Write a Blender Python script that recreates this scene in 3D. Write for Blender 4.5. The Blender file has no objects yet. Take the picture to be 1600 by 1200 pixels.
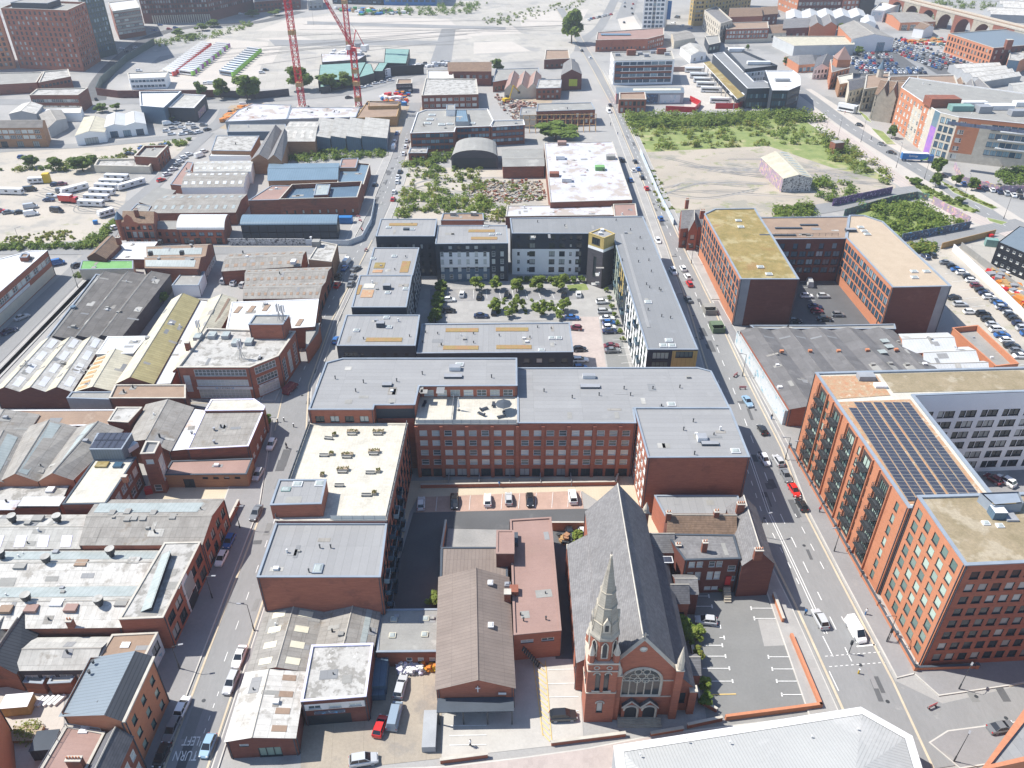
import bpy,bmesh,math,random
from math import sin,cos,pi,radians,atan2,hypot
from mathutils import Vector,Matrix
SC=bpy.context.scene
COL=SC.collection
RND=random.Random(7)
HAZE=0.00018
# ------------------------------------------------------------------ camera, sky, sun, exposure
CAM_H=120.0
FPX=1240.0
TILT=math.atan(FPX/1850.0)
cam=bpy.data.cameras.new('camera')
camo=bpy.data.objects.new('camera',cam)
COL.objects.link(camo)
camo.location=(0,0,CAM_H)
camo.rotation_euler=(pi/2-TILT,0,0)
cam.sensor_width=36.0
cam.lens=36.0*FPX/1600.0
cam.clip_start=1.0
cam.clip_end=8000.0
SC.camera=camo
SUN_EL=radians(53)
SUN_DIR=Vector((-0.965*cos(SUN_EL),0.262*cos(SUN_EL),sin(SUN_EL)))
w=bpy.data.worlds.new('World')
SC.world=w
w.use_nodes=True
nt=w.node_tree
bg=nt.nodes['Background']
sky=nt.nodes.new('ShaderNodeTexSky')
sky.sky_type='NISHITA'
sky.sun_disc=False
sky.sun_elevation=SUN_EL
sky.sun_rotation=atan2(SUN_DIR.x,SUN_DIR.y)
sky.altitude=150
sky.air_density=1.0
sky.dust_density=0.5
sky.ozone_density=2.0
nt.links.new(sky.outputs[0],bg.inputs[0])
bg.inputs[1].default_value=0.13
sun=bpy.data.lights.new('sun','SUN')
sun.energy=5.0
sun.angle=radians(0.5)
sun.color=(1.0,0.955,0.88)
suno=bpy.data.objects.new('sun',sun)
COL.objects.link(suno)
suno.rotation_euler=SUN_DIR.to_track_quat('Z','Y').to_euler()
suno.location=(-200,60,300)
vs=SC.view_settings
vs.view_transform='Standard'
vs.look='None'
vs.gamma=1.0
vs.use_curve_mapping=False
vs.exposure=0.6
# ------------------------------------------------------------------ photograph -> ground survey
_s,_c=sin(TILT),cos(TILT)
def G(px,py,z=0.0):
 """World point at height z seen at photo position (px, py)."""
 u=(px-800)/FPX
 v=(py-600)/FPX
 t=(z-CAM_H)/(-_s-v*_c)
 return Vector((u*t,(_c-v*_s)*t,z))
def HGT(px,pyb,pyt):
 """Height of something standing at (px, pyb) whose top is at row pyt."""
 D=G(px,pyb).y
 v=(pyt-600)/FPX
 return CAM_H-D*(_s+v*_c)/(_c-v*_s)
 # ------------------------------------------------------------------ materials
MATS={}
def M(name,c1,c2=None,ns=0.25,rough=0.85,lines=(),cells=None,stretch=(1,1,1),fine=0.12,metal=0.0,blot=None,blot2=None,vary=None,spec=0.3,coat=0.0):
 """Procedural surface: two-tone noise, optional sheet/slab joint lines and per-piece tone in UV metres, blotches."""
 if name in MATS:
  return MATS[name]
 m=bpy.data.materials.new(name)
 m.use_nodes=True
 N=m.node_tree
 L=N.links
 b=N.nodes['Principled BSDF']
 b.inputs['Roughness'].default_value=rough
 b.inputs['Metallic'].default_value=metal
 b.inputs['Specular IOR Level'].default_value=spec
 if coat:
  b.inputs['Coat Weight'].default_value=coat
 def node(t,**k):
  n=N.nodes.new(t)
  for a,v in k.items():
   setattr(n,a,v)
  return n
 def math_(op,a,bb=None,clamp=False):
  n=node('ShaderNodeMath',operation=op,use_clamp=clamp)
  for i,x in enumerate((a,bb)):
   if x is None:
    continue
   if isinstance(x,(int,float)):
    n.inputs[i].default_value=x
   else:
    L.new(x,n.inputs[i])
  return n.outputs[0]
 def mix(f,a,bb,blend='MIX'):
  n=node('ShaderNodeMix',data_type='RGBA',blend_type=blend)
  for s,x in((n.inputs[0],f),(n.inputs[6],a),(n.inputs[7],bb)):
   if isinstance(x,(int,float)):
    s.default_value=x
   elif isinstance(x,tuple):
    s.default_value=(*x[:3],1)
   else:
    L.new(x,s)
  return n.outputs[2]
 geo=node('ShaderNodeNewGeometry')
 pos=geo.outputs['Position']
 if stretch!=(1,1,1):
  mp=node('ShaderNodeMapping')
  mp.inputs['Scale'].default_value=stretch
  L.new(pos,mp.inputs['Vector'])
  spos=mp.outputs[0]
 else:
  spos=pos
 def noise(scale,vec=None,detail=3.0,rgh=0.6):
  n=node('ShaderNodeTexNoise')
  n.inputs['Scale'].default_value=scale
  n.inputs['Detail'].default_value=detail
  n.inputs['Roughness'].default_value=rgh
  L.new(vec or spos,n.inputs['Vector'])
  return n.outputs['Fac']
 def ramp(f,lo,hi):
  n=node('ShaderNodeMapRange')
  n.inputs['From Min'].default_value=lo
  n.inputs['From Max'].default_value=hi
  L.new(f,n.inputs['Value'])
  return n.outputs[0]
 if c2 is None:
  c2=tuple(x*0.8 for x in c1)
 col=mix(ramp(noise(ns),0.3,0.7),c1,c2)
 if vary:
  oi=node('ShaderNodeObjectInfo')
  col=mix(math_('MULTIPLY',oi.outputs['Random'],vary[1]),col,vary[0])
 uv=None
 if lines or cells:
  uvn=node('ShaderNodeUVMap')
  sep=node('ShaderNodeSeparateXYZ')
  L.new(uvn.outputs[0],sep.inputs[0])
  uv=(sep.outputs[0],sep.outputs[1])
 if cells:
  su,sv,amp=cells
  cu=math_('FLOOR',math_('DIVIDE',uv[0],su))
  cv=math_('FLOOR',math_('DIVIDE',uv[1],sv))
  cx=node('ShaderNodeCombineXYZ')
  L.new(cu,cx.inputs[0]);L.new(cv,cx.inputs[1])
  wn=node('ShaderNodeTexWhiteNoise')
  L.new(cx.outputs[0],wn.inputs['Vector'])
  f=math_('ADD',math_('MULTIPLY',wn.outputs['Value'],2*amp),1-amp)
  cc=node('ShaderNodeCombineXYZ')
  for i in range(3):
   L.new(f,cc.inputs[i])
  col=mix(1.0,col,cc.outputs[0],'MULTIPLY')
 for ax,sp,wd,mul in lines:
  fr=math_('FRACT',math_('DIVIDE',uv[ax],sp))
  on=math_('LESS_THAN',fr,wd/sp)
  col=mix(on,col,mix(1.0,col,(mul,mul,mul),'MULTIPLY'))
 for bl in(blot,blot2):
  if bl:
   sc,thr,bc,st=bl
   f=ramp(noise(sc,pos,4.0,0.65),thr,thr+0.08)
   col=mix(math_('MULTIPLY',f,st,True),col,bc)
 if fine:
  f=math_('ADD',math_('MULTIPLY',noise(2.2,spos,4.0,0.7),2*fine),1-fine)
  cc=node('ShaderNodeCombineXYZ')
  for i in range(3):
   L.new(f,cc.inputs[i])
  col=mix(1.0,col,cc.outputs[0],'MULTIPLY')
 L.new(col,b.inputs['Base Color'])
 MATS[name]=m
 return m
BR=(1,1,6)
M('yard_tan',(.34,.295,.235),(.28,.245,.20),ns=.15,fine=.25,blot=(.12,.55,(.23,.21,.185),.7),lines=[(0,5,.1,.85)])
M('red_brick',(.37,.135,.085),(.29,.105,.068),ns=.5,stretch=BR,fine=.35,blot=(.22,.57,(.18,.075,.055),.45))
M('dark_brick',(.16,.06,.046),(.125,.048,.04),ns=.5,stretch=BR,fine=.35,blot=(.2,.58,(.2,.085,.065),.5))
M('orange_brick',(.50,.21,.115),(.44,.182,.10),ns=.5,stretch=BR,fine=.28,blot=(.25,.58,(.38,.155,.088),.5))
M('old_brick',(.27,.10,.062),(.18,.072,.05),ns=.35,stretch=BR,fine=.35,blot=(.3,.58,(.12,.07,.055),.6))
M('tan_brick',(.36,.20,.11),(.28,.15,.085),ns=.35,stretch=BR,fine=.3)
M('blue_brick',(.085,.078,.088),(.06,.058,.066),ns=.4,stretch=BR,fine=.3)
M('dark_cladding',(.042,.052,.068),(.034,.042,.056),ns=.3,lines=[(1,1.0,.05,.6)],fine=.12,rough=.6)
M('black_cladding',(.022,.024,.03),lines=[(0,1.2,.08,.5)],rough=.5)
M('blue_cladding',(.10,.16,.22),(.085,.135,.19),lines=[(0,1.0,.12,.8)],rough=.5)
M('white_render',(.84,.84,.83),(.79,.79,.78),ns=.2,fine=.05)
M('cream_render',(.62,.56,.45),(.54,.49,.4),ns=.3)
M('grey_render',(.36,.37,.38),(.30,.31,.32),ns=.3)
M('gold_cladding',(.50,.38,.15),(.44,.33,.12),rough=.4,lines=[(0,1.1,.06,.6)])
M('glass_green_wall',(.42,.47,.38),(.34,.40,.34),rough=.3)
M('stone',(.40,.36,.29),(.30,.27,.22),ns=.6,fine=.25)
M('pale_stone',(.55,.50,.42),(.45,.40,.33),ns=.6,fine=.2)
M('concrete',(.46,.44,.40),(.38,.36,.33),ns=.2,fine=.15)
M('membrane',(.27,.27,.27),(.245,.245,.246),ns=.12,lines=[(0,1.5,.12,.86),(1,11,.12,.9)],fine=.1,cells=(1.5,11,.045),blot=(.12,.6,(.30,.30,.30),.45),blot2=(.3,.66,(.17,.175,.18),.5))
M('membrane_dark',(.215,.22,.226),(.195,.20,.205),ns=.1,lines=[(0,1.6,.08,.88)],fine=.08,cells=(1.6,60,.03),blot=(.25,.6,(.24,.25,.26),.5))
M('metal_grey',(.17,.205,.235),(.155,.19,.22),lines=[(0,.6,.10,.72)],rough=.45,fine=.05)
M('metal_dark',(.06,.065,.075),lines=[(0,.6,.14,.6)],rough=.5)
M('metal_white',(.54,.55,.55),(.46,.47,.47),lines=[(0,.9,.09,.84)],ns=.15,rough=.5,blot=(.2,.62,(.42,.38,.3),.5))
M('metal_blue',(.15,.22,.28),(.13,.195,.25),lines=[(0,1.0,.14,.75)],rough=.45)
M('asbestos',(.30,.285,.26),(.22,.205,.185),ns=.3,lines=[(1,2.4,.12,.75),(0,1.0,.16,.88)],cells=(1.0,2.4,.07),fine=.22,blot=(.22,.6,(.17,.13,.09),.5))
M('asbestos_dark',(.16,.15,.14),(.115,.108,.10),ns=.3,lines=[(1,2.4,.12,.7),(0,1.0,.16,.85)],cells=(2.0,2.4,.10),fine=.22)
M('asbestos_pale',(.44,.43,.40),(.33,.32,.295),ns=.3,lines=[(1,2.6,.12,.78),(0,1.0,.16,.9)],cells=(1.0,2.6,.08),fine=.2,blot=(.25,.58,(.22,.2,.17),.7))
M('asbestos_white',(.56,.545,.51),(.42,.40,.365),ns=.35,lines=[(1,2.6,.12,.78),(0,1.0,.16,.88)],cells=(1.0,2.6,.08),fine=.18,blot=(.3,.56,(.27,.25,.22),.75),blot2=(.9,.62,(.64,.62,.62),.8))
M('asbestos_moss',(.37,.32,.165),(.29,.25,.125),ns=.25,lines=[(0,1.0,.2,.8)],cells=(1.0,4,.08),fine=.25)
M('asbestos_cream',(.50,.465,.36),(.41,.38,.295),ns=.3,lines=[(0,1.0,.2,.85)],cells=(1.0,3,.07),fine=.2)
M('rust_sheet',(.40,.22,.09),(.5,.36,.2),ns=.6,lines=[(0,.9,.3,.7)])
M('brown_sheet',(.225,.185,.16),(.19,.155,.135),ns=.2,lines=[(0,.7,.12,.8),(1,3.5,.1,.85)],cells=(.7,7,.05),fine=.15)
M('tile_brown',(.23,.155,.105),(.17,.115,.08),ns=.5,lines=[(1,.45,.1,.7)],cells=(.35,.45,.14),fine=.25)
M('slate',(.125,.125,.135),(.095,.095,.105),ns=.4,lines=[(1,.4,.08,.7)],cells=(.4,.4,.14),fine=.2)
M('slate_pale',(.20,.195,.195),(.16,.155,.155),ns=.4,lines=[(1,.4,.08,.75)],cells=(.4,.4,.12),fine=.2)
M('felt_pink',(.31,.205,.175),(.26,.17,.145),ns=.15,lines=[(1,1.0,.05,.9)],fine=.15,blot=(.15,.6,(.28,.19,.16),.6))
M('felt_brown',(.30,.215,.155),(.24,.17,.125),ns=.2,fine=.2,blot=(.2,.6,(.38,.30,.23),.5))
M('felt_grey',(.29,.285,.265),(.24,.235,.22),ns=.2,lines=[(1,1.0,.05,.9)],fine=.2,blot=(.25,.6,(.4,.39,.36),.6))
M('felt_dirty',(.44,.43,.405),(.35,.34,.32),ns=.3,fine=.28,blot=(.4,.5,(.22,.21,.19),.85),blot2=(.7,.64,(.6,.59,.57),.7))
M('felt_white',(.58,.58,.575),(.50,.50,.495),ns=.15,lines=[(1,1.0,.06,.9)],fine=.12,blot=(.12,.6,(.42,.30,.22),.7))
M('white_peeling',(.50,.50,.53),(.43,.43,.46),ns=.15,lines=[(1,2.0,.1,.85)],fine=.2,blot=(.13,.52,(.36,.31,.27),.9),blot2=(.22,.6,(.25,.14,.105),.9))
M('slab_pale',(.54,.51,.435),(.46,.435,.375),ns=.3,lines=[(0,.6,.05,.86),(1,.6,.05,.86)],cells=(.6,.6,.06),fine=.15,blot=(.3,.6,(.38,.36,.31),.5),blot2=(.8,.62,(.56,.55,.52),.5))
M('sedum',(.29,.235,.155),(.22,.18,.11),ns=.35,fine=.4,blot=(.16,.52,(.37,.32,.24),.7),blot2=(.5,.64,(.17,.165,.08),.5))
M('sedum_tan',(.43,.345,.255),(.39,.31,.225),ns=.3,fine=.25)
M('sedum_yellow',(.29,.215,.085),(.19,.155,.055),ns=.4,fine=.4,blot=(.14,.52,(.38,.32,.18),.6),blot2=(.10,.6,(.26,.15,.06),.7))
M('sedum_rust',(.40,.20,.11),(.36,.28,.18),ns=.9,fine=.4,blot=(.6,.58,(.5,.46,.36),.8))
M('sedum_strip',(.30,.17,.09),(.25,.20,.07),ns=.5,fine=.4)
M('coping_grey',(.27,.31,.36),fine=.05,rough=.5)
M('coping_white',(.72,.72,.72),fine=.05)
M('coping_stone',(.50,.47,.41),(.4,.37,.32),ns=.5)
M('coping_dark',(.07,.085,.105),fine=.05)
M('coping_lilac',(.66,.64,.78),fine=.05)
M('window_dark',(.035,.04,.048),rough=.5,fine=0)
M('window_white',(.72,.72,.71),rough=.5,fine=0)
M('steel_grey',(.30,.31,.33),rough=.5)
M('dark_steel',(.05,.055,.06),rough=.5)
M('rooflight',(.36,.395,.385),(.29,.325,.315),ns=.6,rough=.35,lines=[(0,.9,.1,.8)])
M('rooflight_cream',(.66,.62,.48),rough=.4)
M('vent_white',(.72,.72,.72),rough=.5,fine=.05)
M('red_paint',(.50,.025,.03),rough=.4,fine=.08)
M('crane_red',(.56,.025,.04),rough=.4,fine=.1)
M('green_copper',(.20,.33,.30),(.16,.27,.25),ns=.2,lines=[(0,1.2,.12,.85)],blot=(.2,.62,(.3,.3,.26),.5))
M('wood',(.42,.27,.12),(.34,.21,.09),ns=1,fine=.3)
M('bark',(.10,.075,.055),ns=2,fine=.3)
M('solar_cell',(.042,.047,.066),(.036,.04,.058),rough=.3,fine=0,lines=[(0,.55,.02,2.5),(1,.55,.02,2.5)],spec=.5)
def glass_mat(name,dark,light,amount,rough=.08):
 m=M(name,dark,dark,fine=0,rough=rough,vary=None,spec=.6)
 N=m.node_tree;L=N.links
 b=N.nodes['Principled BSDF']
 oi=N.nodes.new('ShaderNodeObjectInfo')
 r=N.nodes.new('ShaderNodeMapRange')
 r.inputs['From Min'].default_value=1-amount
 r.inputs['From Max'].default_value=1-amount+.25
 L.new(oi.outputs['Random'],r.inputs['Value'])
 mx=N.nodes.new('ShaderNodeMix');mx.data_type='RGBA'
 L.new(r.outputs[0],mx.inputs[0])
 mx.inputs[6].default_value=(*dark,1);mx.inputs[7].default_value=(*light,1)
 L.new(mx.outputs[2],b.inputs['Base Color'])
 return m
glass_mat('pane_dark',(.035,.045,.052),(.42,.44,.42),.45)
glass_mat('pane_pale',(.08,.10,.105),(.58,.60,.56),.7)
glass_mat('pane_green',(.13,.19,.17),(.42,.52,.44),.6)
glass_mat('pane_blue',(.05,.10,.15),(.25,.36,.42),.4)
# ground
M('lot_ground',(.40,.35,.285),(.33,.29,.24),ns=.05,fine=.3,blot=(.06,.54,(.25,.24,.20),.75),blot2=(.13,.57,(.21,.23,.11),.75))
M('ground_dirt',(.43,.385,.325),(.36,.33,.285),ns=.05,fine=.3,blot=(.05,.54,(.29,.275,.25),.75),blot2=(.14,.6,(.25,.25,.15),.7))
M('ground_concrete',(.40,.376,.335),(.345,.326,.295),ns=.03,fine=.2,lines=[(0,6,.25,.88),(1,6,.25,.88)],cells=(6,6,.05),blot=(.035,.53,(.26,.255,.245),.75),blot2=(.1,.62,(.24,.24,.18),.7))
M('ground_base',(.33,.32,.305),(.27,.265,.255),ns=.03,fine=.22,blot=(.03,.54,(.22,.22,.215),.75),blot2=(.09,.6,(.38,.36,.33),.7))
M('asphalt',(.245,.245,.243),(.21,.211,.21),ns=.08,fine=.16,blot=(.1,.58,(.23,.23,.23),.7),blot2=(.3,.64,(.35,.345,.33),.5),stretch=(1,.25,1))
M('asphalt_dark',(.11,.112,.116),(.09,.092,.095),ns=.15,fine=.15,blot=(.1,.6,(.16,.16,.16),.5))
M('asphalt_grey',(.205,.206,.2),(.18,.181,.176),ns=.15,fine=.15,blot=(.1,.6,(.245,.245,.235),.5))
M('paving',(.34,.33,.315),(.29,.282,.27),ns=.15,fine=.15,cells=(1.8,1.8,.05))
M('paving_dark',(.25,.245,.245),(.22,.215,.215),ns=.15,fine=.15,blot=(.08,.6,(.33,.31,.28),.6))
M('paving_tan',(.52,.45,.34),(.46,.40,.30),ns=.2,fine=.12,lines=[(0,.6,.05,.9),(1,.6,.05,.9)])
M('paving_red',(.42,.29,.235),(.37,.255,.205),ns=.2,fine=.15,cells=(.8,.8,.05))
M('paving_pale',(.47,.432,.385),(.42,.388,.35),ns=.1,fine=.12,lines=[(0,2.0,.08,.9),(1,2.0,.08,.9)])
M('tram_paving',(.47,.405,.365),(.43,.37,.33),ns=.1,fine=.12)
M('kerb_stone',(.52,.50,.46),fine=.1)
M('paint_white',(.78,.78,.76),(.62,.62,.60),ns=1.2,fine=.15)
M('paint_yellow',(.66,.47,.17),(.58,.42,.18),ns=1,fine=.15)
M('paint_tan',(.54,.46,.34),fine=.2)
M('grass_dry',(.24,.27,.10),(.15,.20,.06),ns=.2,fine=.4,blot=(.07,.55,(.36,.33,.18),.7),blot2=(.15,.6,(.09,.14,.04),.6))
M('soil',(.38,.30,.22),(.30,.25,.18),ns=.2,fine=.3)
M('blue_paint',(.03,.17,.42),(.025,.14,.36),rough=.45)
M('orange_paint',(.62,.22,.04),rough=.5)
M('yellow_paint',(.62,.42,.03),rough=.5)
M('green_paint',(.06,.30,.10),rough=.5)
def leaf(name,a,b):
 m=M(name,a,b,ns=.6,rough=.7,fine=.35,vary=((.18,.20,.05),.35),spec=.15)
 N=m.node_tree;p=N.nodes['Principled BSDF'];out=N.nodes['Material Output']
 t=N.nodes.new('ShaderNodeBsdfTranslucent');x=N.nodes.new('ShaderNodeMixShader');x.inputs[0].default_value=.45
 N.links.new(p.inputs['Base Color'].links[0].from_socket,t.inputs['Color'])
 N.links.new(p.outputs[0],x.inputs[1]);N.links.new(t.outputs[0],x.inputs[2]);N.links.new(x.outputs[0],out.inputs['Surface'])
 return m
leaf('leaf_green',(.20,.28,.055),(.13,.205,.04))
leaf('leaf_dark',(.15,.225,.05),(.10,.165,.038))
leaf('leaf_lime',(.31,.37,.08),(.22,.29,.055))
leaf('leaf_yellow',(.30,.27,.07),(.22,.21,.05))
# ------------------------------------------------------------------ mesh builder
class MB:
 def __init__(s):
  s.v=[];s.f=[];s.m=[];s.mats=[];s.uvdir=[]
 def mi(s,mat):
  if mat not in s.mats:
   s.mats.append(mat)
  return s.mats.index(mat)
 def face(s,pts,mat,d=None):
  n=len(s.v)
  s.v.extend(tuple(p)for p in pts)
  s.f.append(tuple(range(n,n+len(pts))))
  s.m.append(s.mi(mat));s.uvdir.append(d)
 def prism(s,poly,z0,z1,mat,top=None,bottom=False,d=None):
  n=len(poly)
  for i in range(n):
   a,b=poly[i],poly[(i+1)%n]
   s.face([(a[0],a[1],z0),(b[0],b[1],z0),(b[0],b[1],z1),(a[0],a[1],z1)],mat)
  s.face([(p[0],p[1],z1)for p in poly],top or mat,d)
  if bottom:
   s.face([(p[0],p[1],z0)for p in reversed(poly)],mat)
 def box(s,c,d,mat,rot=0.0,top=None,base=True):
  """c = centre of the base (base=True) or of the box; d = full sizes."""
  x,y,z=c;a,b,h=d[0]/2,d[1]/2,d[2]
  if not base:
   z-=h/2
  cr,sr=cos(rot),sin(rot)
  P=[(x+u*cr-v*sr,y+u*sr+v*cr)for u,v in((-a,-b),(a,-b),(a,b),(-a,b))]
  s.prism(P,z,z+h,mat,top,True,d=(cr,sr,0))
 def bar(s,p,q,r,mat,n=4,r2=None):
  p,q=Vector(p),Vector(q)
  ax=(q-p)
  if ax.length<1e-6:
   return
  ax.normalize()
  u=ax.orthogonal().normalized();v=ax.cross(u)
  r2=r if r2 is None else r2
  R1=[p+(u*cos(2*pi*(k+.5)/n)+v*sin(2*pi*(k+.5)/n))*r for k in range(n)]
  R2=[q+(u*cos(2*pi*(k+.5)/n)+v*sin(2*pi*(k+.5)/n))*r2 for k in range(n)]
  for k in range(n):
   j=(k+1)%n
   s.face([R1[k],R1[j],R2[j],R2[k]],mat)
  s.face(list(reversed(R1)),mat);s.face(R2,mat)
 def cyl(s,c,r,h,mat,n=10,r2=None,top=None):
  x,y,z=c;r2=r if r2 is None else r2
  A=[(x+r*cos(2*pi*k/n),y+r*sin(2*pi*k/n),z)for k in range(n)]
  B=[(x+r2*cos(2*pi*k/n),y+r2*sin(2*pi*k/n),z+h)for k in range(n)]
  for k in range(n):
   j=(k+1)%n
   s.face([A[k],A[j],B[j],B[k]],mat)
  if r2>1e-4:
   s.face(B,top or mat)
 def mesh(s,name,off=(0,0,0),smooth=False):
  me=bpy.data.meshes.new(name)
  o=Vector(off)
  me.from_pydata([(p[0]-o.x,p[1]-o.y,p[2]-o.z)for p in s.v],[],s.f)
  for m in s.mats:
   me.materials.append(MATS[m]if isinstance(m,str)else m)
  me.polygons.foreach_set('material_index',s.m)
  uvl=me.uv_layers.new(name='UVMap')
  uv=[0.0]*(2*len(me.loops))
  for p,d in zip(me.polygons,s.uvdir):
   n=p.normal
   if d is not None:
    t=Vector(d)
    t=t-n*t.dot(n)
   elif abs(n.z)>.999:
    t=Vector((1,0,0))
   else:
    t=Vector((-n.y,n.x,0))
   if t.length<1e-6:
    t=n.orthogonal()
   t.normalize()
   b=n.cross(t)
   for li in p.loop_indices:
    q=Vector(s.v[me.loops[li].vertex_index])
    uv[2*li]=q.dot(t)+500;uv[2*li+1]=q.dot(b)+500
  uvl.data.foreach_set('uv',uv)
  if smooth:
   me.polygons.foreach_set('use_smooth',[True]*len(me.polygons))
  me.update()
  return me
def obj(name,me,parent=None,loc=None,rot=0.0):
 o=bpy.data.objects.new(name,me)
 COL.objects.link(o)
 if parent is not None:
  o.parent=parent
 if loc is not None:
  o.location=loc
 if rot:
  o.rotation_euler=(0,0,rot)
 return o
USED={}
def tag(o,label,cat,group=None):
 o['label']=label;o['category']=cat
 if group:
  o['group']=group
 USED.setdefault(label,[]).append(o.name)
 return o
def empty(name,label,cat,loc,group=None,rot=0.0):
 o=bpy.data.objects.new(name,None)
 COL.objects.link(o)
 o.location=loc
 o.empty_display_size=.5
 if rot:
  o.rotation_euler=(0,0,rot)
 return tag(o,label,cat,group)
def kind(o,k='structure'):
 o['kind']=k
 return o
def area2(P):
 return sum(P[i][0]*P[(i+1)%len(P)][1]-P[(i+1)%len(P)][0]*P[i][1]for i in range(len(P)))
def inset(P,d):
 """Polygon P (CCW) moved inwards by d."""
 n=len(P);out=[]
 for i in range(n):
  a,b,c=Vector(P[i-1][:2]),Vector(P[i][:2]),Vector(P[(i+1)%n][:2])
  e1=(b-a).normalized();e2=(c-b).normalized()
  n1=Vector((-e1.y,e1.x));n2=Vector((-e2.y,e2.x))
  k=1+n1.dot(n2)
  q=b+(n1+n2)*(d/max(k,.25))
  out.append((q.x,q.y))
 return out
 # ------------------------------------------------------------------ windows
_WM={}
def window_meshes(ww,wh,style):
 key=(round(ww,2),round(wh,2),style)
 if key in _WM:
  return _WM[key]
 fm={'d':'window_dark','w':'window_white','i':'window_white','s':'window_white','g':'window_dark','b':'window_dark','p':'window_white'}[style[0]]
 pm={'d':'pane_dark','w':'pane_pale','i':'pane_pale','s':'pane_dark','g':'pane_green','b':'pane_blue','p':'pane_pale'}[style[0]]
 t=.07 if ww<3 else .1
 a=MB()
 def bx(x0,x1,z0,z1,y0=.02,y1=.16):
  a.box(((x0+x1)/2,(y0+y1)/2,z0),(x1-x0,y1-y0,z1-z0),fm)
 bx(-ww/2,-ww/2+t,0,wh);bx(ww/2-t,ww/2,0,wh)
 bx(-ww/2+t,ww/2-t,0,t);bx(-ww/2+t,ww/2-t,wh-t,wh)
 nv=max(1,int(round(ww/(1.0 if style[0]=='i' else 1.2))))if ww>1.1 else 1
 for k in range(1,nv):
  x=-ww/2+ww*k/nv
  bx(x-t/2,x+t/2,t,wh-t,.04,.14)
 nh=max(1,int(round(wh/1.0)))if style[0]=='i' else(2 if wh>1.3 and style[0]in 'wp' else 1)
 for k in range(1,nh):
  z=wh*k/nh
  bx(-ww/2+t,ww/2-t,z-t/2,z+t/2,.05,.13)
 a.box((0,-.03,-.06),(ww+.12,.14,.06),'coping_stone' if style[0]in 'wip' else 'window_dark')
 b=MB()
 b.face([(-ww/2,.15,0),(ww/2,.15,0),(ww/2,.15,wh),(-ww/2,.15,wh)],pm)
 _WM[key]=(a.mesh('window'),b.mesh('pane'))
 return _WM[key]
_WJ={}
def window_joined(ww,wh,style):
 key=(round(ww,2),round(wh,2),style)
 if key not in _WJ:
  fm,pm=window_meshes(ww,wh,style)
  bm=bmesh.new();bm.from_mesh(fm)
  nf=len(fm.materials);k=len(bm.faces)
  bm.from_mesh(pm)
  bm.faces.ensure_lookup_table()
  for f in list(bm.faces)[k:]:
   f.material_index=nf
  me=bpy.data.meshes.new('window');bm.to_mesh(me);bm.free()
  for m in list(fm.materials)+list(pm.materials):
   me.materials.append(m)
  _WJ[key]=me
 return _WJ[key]
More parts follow.
